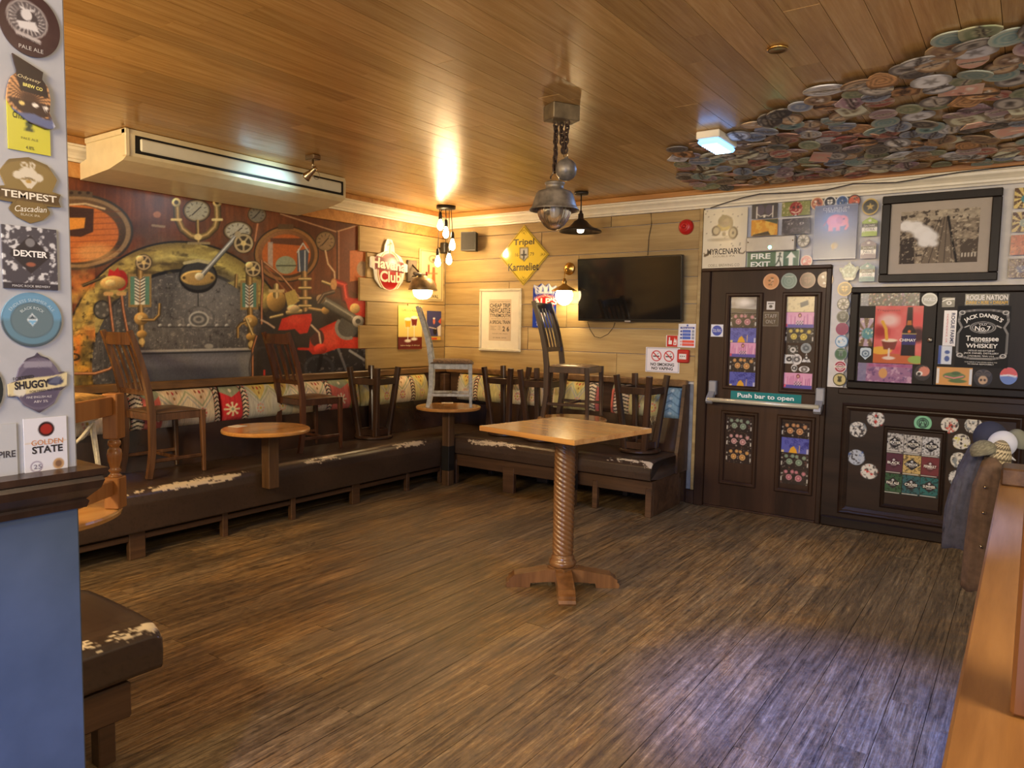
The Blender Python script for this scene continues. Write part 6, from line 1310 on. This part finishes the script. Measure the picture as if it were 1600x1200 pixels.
for body, y, hh, ww in (('OLD', .40, .035, .14), ('No.7', .27, .075, .30), ('BRAND', .18, .025, .16), ('Tennessee', -.06, .085, .62), ('SOUR MASH', -.17, .022, .3), ('WHISKEY', -.30, .07, .60), ('DISTILLED AND BOTTLED BY', -.46, .025, .5), ('JACK DANIEL DISTILLERY', -.55, .035, .66), ('LYNCHBURG, TENN. U.S.A.', -.64, .028, .5), ('YOUR FRIENDS AT JACK DANIELS REMIND YOU', -.84, .02, .62), ('TO DRINK RESPONSIBLY', -.90, .02, .5)):
    T(o, body, 0, y, hh, WT, ww, z=.0046, bold=.02 if hh > .05 else .0)
bprint('beer_sticker', (1463, 574, 1519, 602), lambda A: (A.ell(0, .02, .62, .24, (92, 120, 70)), A.line([(-.5, -.02), (0, -.12), (.5, .02)], .09, (216, 130, 130)), A.ell(.1, .2, .26, .12, (70, 96, 56)), A.ell(.2, -.3, .5, .12, (84, 110, 60)), A.rect(-1, -.5, -.84, .5, (226, 224, 220)), A.rect(.84, -.5, 1, .5, (206, 214, 226))), 'orange sticker with a green reptile on the right cupboard door', 'sticker', (206, 150, 80), 56, off=HO, t=.0015)
bprint('beer_sticker', (1521, 577, 1551, 604), lambda A: ([A.line([(x, .2), (x*1.5, .9)], .06, (90, 80, 70)) for x in np.linspace(-.6, .6, 12)], A.ell(0, -.25, .45, .5, (190, 160, 130)), A.ell(-.18, -.25, .12, .14, (60, 44, 36)), A.ell(.18, -.25, .12, .14, (60, 44, 36))), 'dark sticker with a shaggy pale face on the right cupboard door', 'sticker', (40, 33, 31), 40, 'round', off=HO, t=.0015)
bprint('beer_sticker', (1562, 574, 1590, 601), lambda A: (A.poly([(-1, .05), (1, -.1), (1, 1), (-1, 1)], (206, 84, 66)), A.line([(-.7, 0), (0, .1), (.7, -.05)], .2, (216, 216, 224))), 'red and blue round sticker at the right end of the cupboard', 'sticker', (104, 128, 190), 34, 'round', off=HO, t=.0015)
# framed photograph
def viaduct(A):
    A.tint(np.clip(A.vnoise(.12, .06, 3, 4)*1.6-.3, 0, 1), (196, 180, 152), .9); A.tint((A.V > .48)*1., (206, 194, 168), .5); speck(A, (50, 40, 34), .56, .09, 6, .8)
    A.poly([(-.5, -.8), (-.1, .1), (.1, .55), (.2, .55), (.4, .1), (.5, -.8)], (120, 106, 88)); 
    for k in range(5): x = -.42+k*.2; A.line([(x, -.8), (x*.3+.14, .55)], .018, (64, 54, 46))
    A.line([(.5, -.8), (.22, .55)], .06, (34, 28, 24)); A.poly([(-.98, -.8), (-.98, -.05), (-.62, .02), (-.58, -.8)], (60, 50, 42)); A.poly([(.58, -.8), (.55, -.1), (1, -.12), (1, -.8)], (84, 72, 60)); speck(A, (214, 200, 170), .66, .07, 12, .7)
    for x, y, r in ((-.85, .35, .2), (-.6, .3, .22), (-.4, .12, .26), (-.22, 0, .22), (-.35, -.15, .18), (-.12, -.2, .12)): A.ell(x, y, r, r*.8, (238, 236, 230), .95, soft=.08)
    for k in range(5): A.rect(.6+k*.08, -.62, .64+k*.08, -.5, (206, 196, 176)); 
t, p = picture('framed_photograph', (1377, 301, 1563, 440), 'large black framed old photograph of a railway viaduct with steam', 'picture', .062, .035, M_BLKW, pbr('grey_mount', (176, 164, 148), .7, var=.02), (.66, .60, .01), viaduct, (96, 84, 70), 110, .024)
# cards at the right edge
for i, (b, k, base, lab) in enumerate((((1585, 293, 1618, 325), 'rays', (214, 190, 110), 'top sunburst card at the right edge beside the framed photograph'), ((1582, 331, 1615, 362), 'rays', (196, 176, 120), 'second sunburst card at the right edge beside the framed photograph'), ((1579, 367, 1612, 398), 'copper', (176, 96, 70), 'copper coloured card at the right edge beside the framed photograph'), ((1576, 404, 1609, 434), 'rays', (110, 90, 90), 'lowest dark card at the right edge beside the framed photograph'))): bprint('beer_card', b, art_card(k, 20+i), lab, 'card', base, 40, off=.024, group='art cards at the right edge of the wall')

# ---- lower panel: nine square prints and round stickers
cols9 = [(186, 184, 184), (186, 184, 184), (196, 198, 206), (84, 40, 60), (196, 170, 110), (110, 44, 50), (44, 84, 56), (40, 90, 100), (34, 100, 104)]
nm9 = ['grey', 'grey', 'pale grey', 'plum', 'yellow', 'maroon', 'green', 'blue-green', 'teal']; rown = ['top', 'middle', 'bottom']; coln = ['left', 'centre', 'right']
tx9 = ['DEXTER', 'DEXTER', 'DEXTER', 'BLACK', 'CHINOOK', 'PERMBULT', 'PALE ALE', 'CROSS', 'SUMMER']
for i in range(9):
    r_, c_ = divmod(i, 3); x0 = 1384+c_*28.4-r_*1.5; y0 = 677+r_*31.5+c_*3.2
    def d(A, i=i):
        bgc = cols9[i]; dk = tuple(int(c*.45) for c in bgc)
        if i not in (3, 5): speck(A, dk, .52, .14, i+2, .9)
        A.poly([(0, .66), (.72, .08), (0, -.52), (-.72, .08)], (30, 28, 34) if i != 5 and i != 3 else tuple(int(c*.8) for c in bgc)); A.rect(-1, -1, 1, -.8, tuple(int(c*.5) for c in bgc)); A.line([(-.8, -.9), (.6, -.9)], .06, (226, 224, 220)); A.poly([(0, .5), (.14, .36), (0, .22), (-.14, .36)], (200, 200, 206)); A.line([(-.2, -.14), (.2, -.14)], .07, (190, 186, 186))
    o = bprint('brewery_print', (x0, y0, x0+27.8, y0+31), d, f'{nm9[i]} square brewery print, {rown[r_]} row {coln[c_]} on the dark lower panel', 'sticker', cols9[i], 44, off=.0208, t=.0015, group='nine square prints on the lower panel')
    T(o, tx9[i], 0, .08, .13, (236, 234, 230), .7, z=.0021, bold=.02)
rs = [(1340.5, 671, 'skyline'), (1368.5, 654.5, 'red'), (1442, 661, 'green'), (1484, 664, 'redgrey'), (1521, 665, 'grey'), (1502, 690, 'yellow'), (1499, 719, 'black'), (1496, 747, 'pale'), (1338, 714.5, 'blue'), (1358, 736.5, 'redspot')]
whr = ['at the upper left of the dark lower panel', 'at the top left of the dark lower panel', 'above the nine square prints', 'at the top right of the dark lower panel', 'half hidden behind the hung coats', 'above the black one by the hung coats', 'middle of three by the hung coats', 'lowest of three by the hung coats', 'left of the nine square prints', 'left of the nine square prints, lower of two']
for i, (x, y, k) in enumerate(rs):
    def d(A, k=k, i=i):
        A.ell(0, 0, 1.1, 1.1, (34, 32, 34)); A.ell(0, 0, .9, .9, {'green': (130, 196, 160), 'blue': (176, 186, 204), 'pale': (206, 208, 214)}.get(k, (214, 212, 208)))
        if k == 'green': A.ell(0, 0, .62, .62, (40, 70, 60), hole=.8); A.ell(0, 0, .42, .42, (40, 60, 56), hole=.75); A.line([(-.3, -.36), (0, .4), (.3, -.36)], .10, (34, 50, 48)); A.line([(-.22, -.1), (.22, -.1)], .08, (34, 50, 48))
        else: speck(A, (50, 46, 50), .54, .22, i+5, .9); speck(A, {'red': (190, 50, 46), 'redgrey': (196, 60, 50), 'redspot': (200, 44, 40), 'yellow': (206, 200, 60), 'blue': (60, 90, 160)}.get(k, (120, 130, 140)), .6, .35, i+9, .9)
    bprint('round_sticker', (x-14.5, y-13.5, x+14.5, y+13.5), d, {'skyline': 'white and grey', 'red': 'white and red', 'green': 'green lettered', 'redgrey': 'grey and red', 'grey': 'grey', 'yellow': 'black and yellow', 'black': 'black and white', 'pale': 'pale grey', 'blue': 'blue and white', 'redspot': 'white red-spotted'}[k]+' round sticker '+whr[i], 'sticker', (214, 212, 208), 40, 'round', off=.0208, t=.0015, group='round stickers on the lower panel')

# ---- pump clips on the near pillar
PC = PX+.0005; GP = 'pump clips on the near white pillar'
def paleale(A):
    A.tint(np.clip((A.vnoise(.4, .4, 3)-.3), 0, 1), (84, 58, 56), .6); A.ell(-.08, .12, .60, .58, (150, 142, 142)); A.ell(-.08, .12, .54, .52, (84, 76, 80))
    for k in range(24): a = k*.262; A.line([(-.08+.32*math.cos(a), .12+.3*math.sin(a)), (-.08+.5*math.cos(a), .12+.48*math.sin(a))], .035, (176, 170, 170))
    A.ell(-.08, .12, .32, .3, (70, 62, 66)); A.ell(-.1, .26, .16, .18, (206, 202, 204)); A.poly([(-.4, .0), (.15, .1), (.25, -.18), (-.3, -.2)], (206, 202, 204)); A.line([(-.25, .45), (-.1, .38), (.1, .45)], .06, (206, 202, 204)); A.poly([(-.45, -.28), (.3, -.42), (.28, -.56), (-.42, -.42)], (176, 168, 168))
o = lprint('pump_clip', (-3, -12, 92, 88), paleale, 'dark brown round pale ale badge at the top of the pillar', 'pump clip', (60, 38, 40), 70, 'round', t=.004, X=PC, group=GP); T(o, 'PALE ALE', 0, -.76, .06, (196, 190, 188), .40, z=.0046); T(o, 'SOUTHERN CROSS', -.06, -.5, .04, (60, 44, 46), .34, z=.0046, rot=-.15)
o = lprint('pump_clip', (11, 163, 77, 238), lambda A: (A.ell(0, .16, .14, .12, (60, 66, 40)), A.ell(0, -.02, .10, .12, (60, 66, 40)), A.ell(-.1, -.08, .07, .06, (60, 66, 40)), A.ell(.1, -.08, .07, .06, (60, 66, 40))), 'yellow card with dark lettering under the ship badge on the pillar', 'pump clip', (196, 190, 60), 30, t=.003, X=PC, group=GP)
T(o, 'CITRA FIEND', -.08, .42, .13, (60, 60, 30), .68, z=.0036, rot=-.05, bold=.02); T(o, '4.8%', 0, -.82, .07, (70, 70, 40), .2, z=.0036); T(o, 'PALE ALE', 0, -.45, .05, (120, 116, 50), .4, z=.0036)
def ship(A):
    A.ell(.0, -.12, .78, .72, (70, 48, 38)); A.ell(.0, -.12, .76, .70, (204, 150, 98))
    for k in range(26): a = k*.2417; A.line([(0, -.25), (.8*math.cos(a), -.12+.74*math.sin(a))], .045, (74, 48, 36))
    A.poly([(-.52, 1.), (.52, .62), (.42, .48), (.52, -.06), (-.24, -.02), (-.4, .62)], (44, 30, 28)); A.poly([(-.6, -.3), (.55, -.26), (.5, -.62), (.1, -.74), (-.3, -.6)], (58, 36, 30)); A.ell(-.22, -.38, .08, .06, (226, 200, 120)); A.ell(.14, -.36, .09, .06, (236, 226, 214)); A.ell(.42, -.38, .08, .05, (236, 226, 214))
    A.poly([(-.72, -.34), (-.6, -.5), (-.3, -.66), (.1, -.62), (.45, -.72), (.7, -.68), (.9, -.9), (.6, -1.), (.2, -.92), (-.3, -.82), (-.62, -.6)], (92, 100, 140)); A.poly([(.6, -.72), (.9, -.88), (.7, -.95)], (206, 206, 220))
shp = star_shape([(-.6, 1.), (.56, .66), (.46, .46), (.7, .25), (.78, -.1), (.72, -.5), (.95, -.9), (.6, -1), (0, -.9), (-.6, -.62), (-.84, -.34), (-.78, 0), (-.66, .3), (-.42, .5)])
o = lprint('pump_clip', (1, 90, 86, 197), ship, 'sailing ship badge with a dark sail and tan rays on the pillar', 'pump clip', (60, 40, 32), 84, shp, t=.005, X=PC+.0032, group=GP); T(o, 'Odyssey', .0, .36, .06, (206, 190, 150), .42, z=.0056, rot=-.08, shear=.2); T(o, 'BREW CO', .12, .16, .05, (226, 214, 120), .36, z=.0056, rot=-.06, bold=.03)
def tempest(A):
    A.ell(0, .3, .9, .66, (112, 92, 52)); A.ell(0, .3, .82, .58, (132, 110, 62)); A.poly([(-.5, -.15), (.55, -.15), (.35, -.5), (.6, -.7), (0, -1), (-.55, -.75), (-.32, -.5)], (120, 98, 56)); A.poly([(-.94, -.02), (.94, -.02), (.86, -.22), (.94, -.36), (-.94, -.32), (-.86, -.2)], (86, 66, 40))
    c = (206, 196, 176); A.ell(-.02, .5, .26, .18, c); A.ell(-.3, .42, .14, .12, c); A.ell(.26, .42, .14, .12, c); A.poly([(-.26, .3), (.24, .3), (.06, .06), (-.06, .06)], c); A.ell(-.12, .74, .09, .1, c, hole=.5); A.ell(.1, .76, .09, .1, c, hole=.5); A.line([(-.1, .36), (.08, .36)], .05, (110, 90, 54)); A.ell(-.02, .26, .08, .05, (176, 140, 70))
tsh = star_shape([(-.9, .45), (-.6, .85), (0, 1), (.6, .85), (.9, .45), (.72, .05), (1, .0), (.92, -.2), (1, -.4), (.5, -.42), (.66, -.62), (.4, -.86), (0, -1), (-.4, -.86), (-.66, -.62), (-.5, -.42), (-1, -.4), (-.92, -.2), (-1, .02), (-.72, .05)])
o = lprint('pump_clip', (-7, 246, 93, 349), tempest, 'gold shield-shaped badge with a pale mask on the pillar', 'pump clip', (112, 92, 52), 84, tsh, t=.005, X=PC, group=GP); T(o, 'TEMPEST', .0, -.17, .105, (226, 218, 200), .86, z=.0056, bold=.02); T(o, 'Cascadian', .02, -.56, .09, (232, 226, 210), .5, z=.0056, shear=.3, rot=.08); T(o, 'BLACK IPA', 0, -.75, .035, (206, 196, 170), .3, z=.0056)
def dexter(A): speck(A, (206, 206, 210), .53, .16, 3, .95); A.poly([(0, .74), (.6, .1), (0, -.5), (-.6, .1)], (52, 46, 50)); A.rect(-.9, -1, .9, -.8, (58, 54, 62)); A.rect(-.56, .02, .56, .26, (52, 46, 50)); A.ell(0, .5, .14, .14, (120, 118, 122)); A.ell(0, -.2, .14, .07, (150, 90, 70))
o = lprint('pump_clip', (3, 355, 88, 452), dexter, 'grey swirl-patterned square badge with a dark diamond on the pillar', 'pump clip', (74, 70, 78), 80, t=.004, X=PC, group=GP); T(o, 'DEXTER', 0, .14, .10, (232, 230, 230), .62, z=.0046, bold=.03); T(o, 'MAGIC ROCK BREWERY', 0, -.9, .035, (206, 204, 208), .7, z=.0046)
def blackrock(A): A.ell(0, 0, .95, .9, (96, 130, 150)); A.poly([(-1, 0), (1, 0), (1, 1), (-1, 1)], (104, 150, 184), .9); A.ell(0, -.02, .72, .66, (84, 104, 116)); A.ell(0, -.02, .68, .62, (98, 118, 128)); A.poly([(0, .24), (.18, 0), (0, -.24), (-.18, 0)], (206, 216, 224)); A.poly([(0, .17), (.12, .02), (-.12, .02)], (70, 84, 94)); A.poly([(0, -.2), (.13, -.02), (-.13, -.02)], (120, 170, 206))
o = lprint('pump_clip', (1, 457, 95, 542), blackrock, 'blue-grey oval summer ale badge on the pillar', 'pump clip', (70, 84, 94), 72, 'round', t=.004, X=PC, group=GP)
lettering(o, 'ENDLESS SUMMER ALE', 0, .36*o['h'], .055*o['h'], (170, 196, 214), .0046, .86*o['w'], arc=.44*o['h']); lettering(o, 'BLACK ROCK', 0, .22*o['h'], .05*o['h'], (190, 206, 214), .0046, .42*o['w'], arc=.26*o['h'])
def shuggy(A):
    A.ell(0, -.02, .76, .92, (70, 62, 78)); A.ell(0, -.02, .70, .86, (104, 96, 116)); A.ell(0, -.1, .62, .7, (84, 76, 98), .8); A.rect(-.42, .52, .42, .72, (140, 134, 150)); A.poly([(-.98, .0), (-.3, .18), (.4, .22), (.96, .34), (.92, -.12), (.4, -.2), (-.4, -.34), (-.96, -.38)], (206, 192, 150)); A.ell(.5, .04, .26, .14, (70, 72, 96)); A.poly([(.3, .0), (.5, .2), (.7, .22), (.6, -.05)], (92, 96, 120)); A.ell(-.56, -.24, .18, .16, (206, 200, 186))
ssh = star_shape([(-.62, .5), (-.35, .82), (-.08, .9), (0, 1), (.08, .9), (.35, .82), (.62, .5), (.72, .3), (1, .38), (.96, -.14), (.72, -.3), (.5, -.7), (0, -.98), (-.5, -.7), (-.7, -.4), (-1, -.42), (-1, .02), (-.74, .1)])
o = lprint('pump_clip', (11, 551, 104, 646), shuggy, 'purple oval badge with a cream banner on the pillar', 'pump clip', (70, 62, 78), 84, ssh, t=.005, X=PC, group=GP); T(o, 'SHUGGY', -.22, -.03, .13, (34, 30, 44), .58, z=.0056, rot=.05, bold=.04); T(o, 'FORTIFIED', -.5, .2, .055, (40, 36, 40), .34, z=.0056, rot=.12, bold=.02); T(o, 'FORTIFIED ALE SERIES', .25, -.24, .04, (50, 46, 50), .56, z=.0056, rot=.06); T(o, 'FINE ENGLISH ALE', 0, -.45, .035, (206, 200, 206), .42, z=.0056); T(o, 'ABV 5%', .05, -.6, .04, (206, 200, 206), .24, z=.0056)
def golden(A): A.ell(.02, .62, .24, .24, (40, 20, 24)); A.ell(.02, .62, .18, .17, (150, 40, 34)); A.ell(-.3, -.58, .18, .18, (120, 104, 130), hole=.86); A.ell(.36, -.56, .17, .18, (176, 140, 100)); A.ell(.36, -.56, .10, .11, (120, 90, 70)); A.line([(-.6, .2), (.6, .2)], .012, (196, 150, 90))
o = lprint('pump_clip', (37, 652, 104, 747), golden, 'white square-cornered card with red emblem above the dado rail', 'pump clip', (206, 206, 216), 70, t=.003, X=PC, group=GP); T(o, 'GOLDEN', .06, .20, .085, (190, 120, 60), .74, z=.0036); T(o, 'STATE', .06, -.04, .12, (40, 36, 44), .72, z=.0036, bold=.03); T(o, '25', -.43, -.58, .07, (96, 84, 110), .18, z=.0036)
o = lprint('pump_clip', (-42, 664, 26, 752), none, 'grey lettered card cut off at the left edge of the pillar', 'pump clip', (176, 178, 184), 20, t=.003, X=PC, group=GP); T(o, 'EMPIRE', .22, -.08, .12, (60, 56, 64), .7, z=.0036, bold=.02)
o = lprint('pump_clip', (-48, 572, 4, 646), none, 'dark round clip almost cut off at the left edge of the pillar', 'pump clip', (36, 40, 42), 24, 'round', t=.004, X=PC, group=GP)

# ---- pump clips all over the ceiling above the door
poly = [onz(x, y, CEIL)[:2] for x, y in ((1050, 233), (1130, 196), (1190, 184), (1240, 158), (1300, 128), (1372, 118), (1392, 92), (1450, 66), (1475, 50), (1540, 42), (1620, 22))]+[np.array([6.0, -2.6]), np.array([6.0, -.14]), onz(1100, 291, CEIL)[:2], onz(1070, 275, CEIL)[:2]]
def inside(p):
    c = False
    for a, b in zip(poly, poly[1:]+poly[:1]):
        if (a[1] > p[1]) != (b[1] > p[1]) and p[0] < (b[0]-a[0])*(p[1]-a[1])/(b[1]-a[1])+a[0]: c = not c
    return c
shapes = {'round': ('round', 1, 1), 'oval': ('round', 1.25, .9), 'shield': (star_shape([(-.9, .9), (0, 1), (.9, .9), (.95, .1), (.6, -.6), (0, -1), (-.6, -.6), (-.95, .1)]), 1, 1.15), 'square': ('rect', 1, 1), 'oblong': ('rect', 1.35, .85), 'arched': (house, .95, 1.15), 'lozenge': (star_shape([(0, 1), (1, 0), (0, -1), (-1, 0)]), 1.2, 1.2)}
pal = [('dull red', (128, 62, 52), (196, 176, 146)), ('cream', (198, 184, 154), (112, 90, 66)), ('olive green', (96, 104, 76), (190, 182, 150)), ('slate blue', (86, 98, 118), (196, 192, 180)), ('brown', (100, 76, 58), (190, 164, 122)), ('black', (50, 45, 43), (184, 172, 150)), ('amber', (168, 124, 78), (84, 60, 42)), ('grey', (146, 140, 130), (74, 68, 64)), ('teal', (84, 112, 110), (196, 188, 166)), ('mauve', (120, 94, 100), (198, 182, 168)), ('pinkish', (176, 128, 110), (210, 190, 164)), ('white', (208, 202, 186), (96, 90, 84)), ('tan', (164, 138, 104), (92, 66, 46))]
rg = random.Random(21); designs = []
for i in range(52):
    sn = rg.choice(['round']*6+['oval']*3+['shield', 'shield', 'square', 'oblong', 'oblong', 'arched', 'lozenge']); cn, base, ring = pal[i % len(pal)]
    base = tuple(min(225, int(22+c*1.12)) for c in base); ring = tuple(int(.62*a+.38*b) for a, b in zip(ring, base)); S_, sx, sy = shapes[sn]; sz = rg.uniform(.13, .165)
    o = flat_print('pump_clip', sz*sx, sz*sy, badge(base, ring, rg.choice(['blobs', 'star', 'leaf', 'crest', 'rings', 'blobs', 'blobs']), i+100, rg.choice([None, None, (212, 200, 176), (60, 50, 44)]), .2), base, 22, S_, PAPER, .006)
    designs.append((o.data, f'{cn} {sn}', sz)); bpy.data.objects.remove(o)
pts = []; tries = 0
while len(pts) < 290 and tries < 90000:
    tries += 1; p = np.array([rg.uniform(3.0, 5.95), rg.uniform(-2.95, -.15)])
    if not inside(p): continue
    if any((p[0]-q[0])**2+(p[1]-q[1])**2 < .096**2 for q in pts): continue
    if abs(p[0]-e0[0]) < .13 and abs(p[1]-e0[1]) < .23: continue
    pts.append(p)
used = set(); choice = [designs[rg.randrange(len(designs))] for _ in pts]
for k, p in enumerate(pts):
    me, kind, sz = choice[k]; o = link('pump_clip', me)
    tl = rg.uniform(.02, .17); az = rg.uniform(0, 6.28) if rg.random() < .35 else R_(rg.uniform(60, 130)); yaw = rg.choice([R_(0), R_(180), R_(90)])+rg.uniform(-.4, .4)
    Mx = Matrix.Rotation(tl, 4, Vector((math.cos(az+1.57), math.sin(az+1.57), 0))) @ Matrix.Rotation(math.pi, 4, 'X') @ Matrix.Rotation(yaw, 4, 'Z')
    o.matrix_world = Matrix.Translation((p[0], p[1], CEIL-.006-.5*sz*1.2*math.sin(tl)-rg.uniform(0, .006))) @ Mx
    nb = sorted((float(np.hypot(*(p-q))), j) for j, q in enumerate(pts) if j != k)
    lab = next(l for l in [f'{kind} pump clip on the ceiling between {choice[nb[0][1]][1]} and {choice[nb[j][1]][1]} clips' for j in range(1, 20)] if l not in used and len(l.split()) < 17); used.add(lab)
    tag(o, lab, 'pump clip', 'pump clips covering the ceiling above the door')

# ---- coats and hats hung over the far end of the partition
def loft(name, levels, mat, fold=.10, nf=5, seed=0, n=40, cap=True, parent=None, tex=None):
    vs = []; rg = random.Random(seed); ph = [rg.uniform(0, 6) for _ in range(3)]; sm = []
    L = []
    for a, b in zip(levels[:-1], levels[1:]):
        for t in (0, .25, .5, .75): L.append(tuple(a[i]+(b[i]-a[i])*(t*t*(3-2*t)) for i in range(5)))
    L.append(levels[-1]); fs = []
    for i, (cx, cy, cz, rx, ry) in enumerate(L):
        k = fold*min(1, i/6)
        for j in range(n):
            a = 2*math.pi*j/n; r = 1+k*math.sin(nf*a+ph[0]+.12*i)+k*.6*math.sin((nf*2+1)*a+ph[1]-.2*i); vs.append((cx+rx*r*math.cos(a), cy+ry*r*math.sin(a), cz+.012*math.sin(3*a+ph[2])*min(1, i/8)))
    m = len(L); fs = [(i*n+j, i*n+(j+1) % n, (i+1)*n+(j+1) % n, (i+1)*n+j) for i in range(m-1) for j in range(n)]+[tuple(range(n)), tuple((m-1)*n+j for j in range(n))]
    return MB().add(vs, fs, True).build(name, mat, parent)
M_JKT = pbr('blue_grey_cloth', (70, 72, 92), .8, var=.15, scale=30, bump=.2); M_BRN = pbr('brown_cloth', (100, 80, 68), .85, var=.12, scale=30, bump=.2)
o = empty('jacket', (5.30, -2.22, .53), 0, 'blue-grey jacket hanging over the far end of the partition', 'coat')
loft('body', [(.06, .03, .55, .02, .05), (.03, .03, .52, .06, .10), (.0, .02, .40, .075, .13), (-.025, .02, .20, .085, .14), (-.035, .02, .02, .09, .14)], M_JKT, .10, 5, 2, parent=o)
loft('sleeve', [(-.02, -.03, .44, .02, .03), (-.05, -.05, .36, .035, .045), (-.075, -.06, .22, .035, .04), (-.085, -.055, .10, .03, .035)], M_JKT, .08, 4, 4, parent=o)
o = empty('coat', (5.375, -2.36, .50), 0, 'brown coat hanging in front of the jacket at the partition end', 'coat')
loft('body', [(.0, .0, .53, .02, .04), (.0, .0, .50, .045, .07), (-.015, .0, .38, .062, .085), (-.022, .0, .15, .066, .085), (-.028, .0, -.1, .066, .08)], M_BRN, .08, 4, 5, parent=o)
for z in (.12, .28, .40): MB().lathe([(0, 0), (.008, 0), (.008, .004), (0, .005)], 10, M=Matrix.Translation((-.02, -.095, z)) @ Matrix.Rotation(R_(90), 4, 'X')).build('button', M_NICK, o)
o = loft('scarf', [(5.345, -2.21, .52, .03, .05), (5.35, -2.215, .57, .04, .06), (5.34, -2.22, .46, .035, .05), (5.335, -2.22, .38, .02, .03)], pbr('black_cloth', (24, 22, 24), .9), .12, 4, 9); tag(o, 'black scarf dangling below the coats at the partition end', 'scarf')
def shell(name, c, r, draw, base, label, cat, rz=0., tilt=0., n=40, flat=-.35):
    U, V = np.meshgrid(np.linspace(0, 2*np.pi, n, endpoint=False), np.linspace(flat, 1.5, n//2)); A = Art(U, V, base); A.aa = .05; draw(A)
    P = np.stack([r[0]*np.cos(V)*np.cos(U), r[1]*np.cos(V)*np.sin(U), r[2]*np.sin(V)], -1); ny, nx = U.shape; I = np.arange(ny*nx).reshape(ny, nx); J = np.concatenate([I, I[:, :1]], 1)
    q = np.stack([J[:-1, :-1], J[:-1, 1:], J[1:, 1:], J[1:, :-1]], -1).reshape(-1, 4).tolist()+[I[0].tolist()[::-1], I[-1].tolist()]
    me = bpy.data.meshes.new(name); me.from_pydata(P.reshape(-1, 3).tolist(), [], q); me.materials.append(FABRIC); me.update(); me.shade_smooth(); set_col(me, A.linear())
    t = empty(name, c, rz, label, cat); t.rotation_euler = (0, tilt, rz); link('crown', me, t); return t
def chev(A):
    for k in range(10):
        for j in range(20): x = j*.314; y = -.6+k*.24; A.line([(x, y), (x+.157, y+.13), (x+.314, y)], .10, (206, 194, 164))
t = shell('knitted_hat', (5.39, -2.33, .99), (.055, .065, .12), chev, (40, 34, 32), 'black and cream zigzag knitted hat on the pile of coats', 'hat', 0, .15, 60, -1.2)
t = shell('cap', (5.355, -2.14, 1.09), (.075, .09, .085), none, (58, 62, 84), 'navy blue cap on top of the hung coats', 'cap', .3, -.2)
m = MB(); m.lathe([(.05, -.03), (.10, -.045), (.102, -.05), (.05, -.037)], 24); m.build('brim', pbr('navy_cloth', (52, 56, 76), .85), t)
t = shell('cap', (5.405, -2.24, 1.08), (.06, .055, .065), none, (196, 202, 222), 'pale blue-white cap on the pile of coats', 'cap', .2, .5)
m = MB().lathe([(.03, -.02), (.085, -.035), (.086, -.04), (.03, -.027)], 24); m.build('brim', pbr('white_cloth', (206, 210, 224), .85), t)
shell('woolly_hat', (5.335, -2.36, 1.055), (.055, .06, .05), lambda A: A.tint(np.clip((A.vnoise(.2, .08, 3)-.4)*4, 0, 1), (150, 148, 128), .7), (110, 108, 96), 'grey-green woolly hat lying over the brown coat', 'hat', 0, -.3)
shell('cap', (5.455, -2.12, 1.08), (.05, .06, .065), none, (128, 130, 118), 'sage green cap behind the pale cap', 'cap', 0, .2)
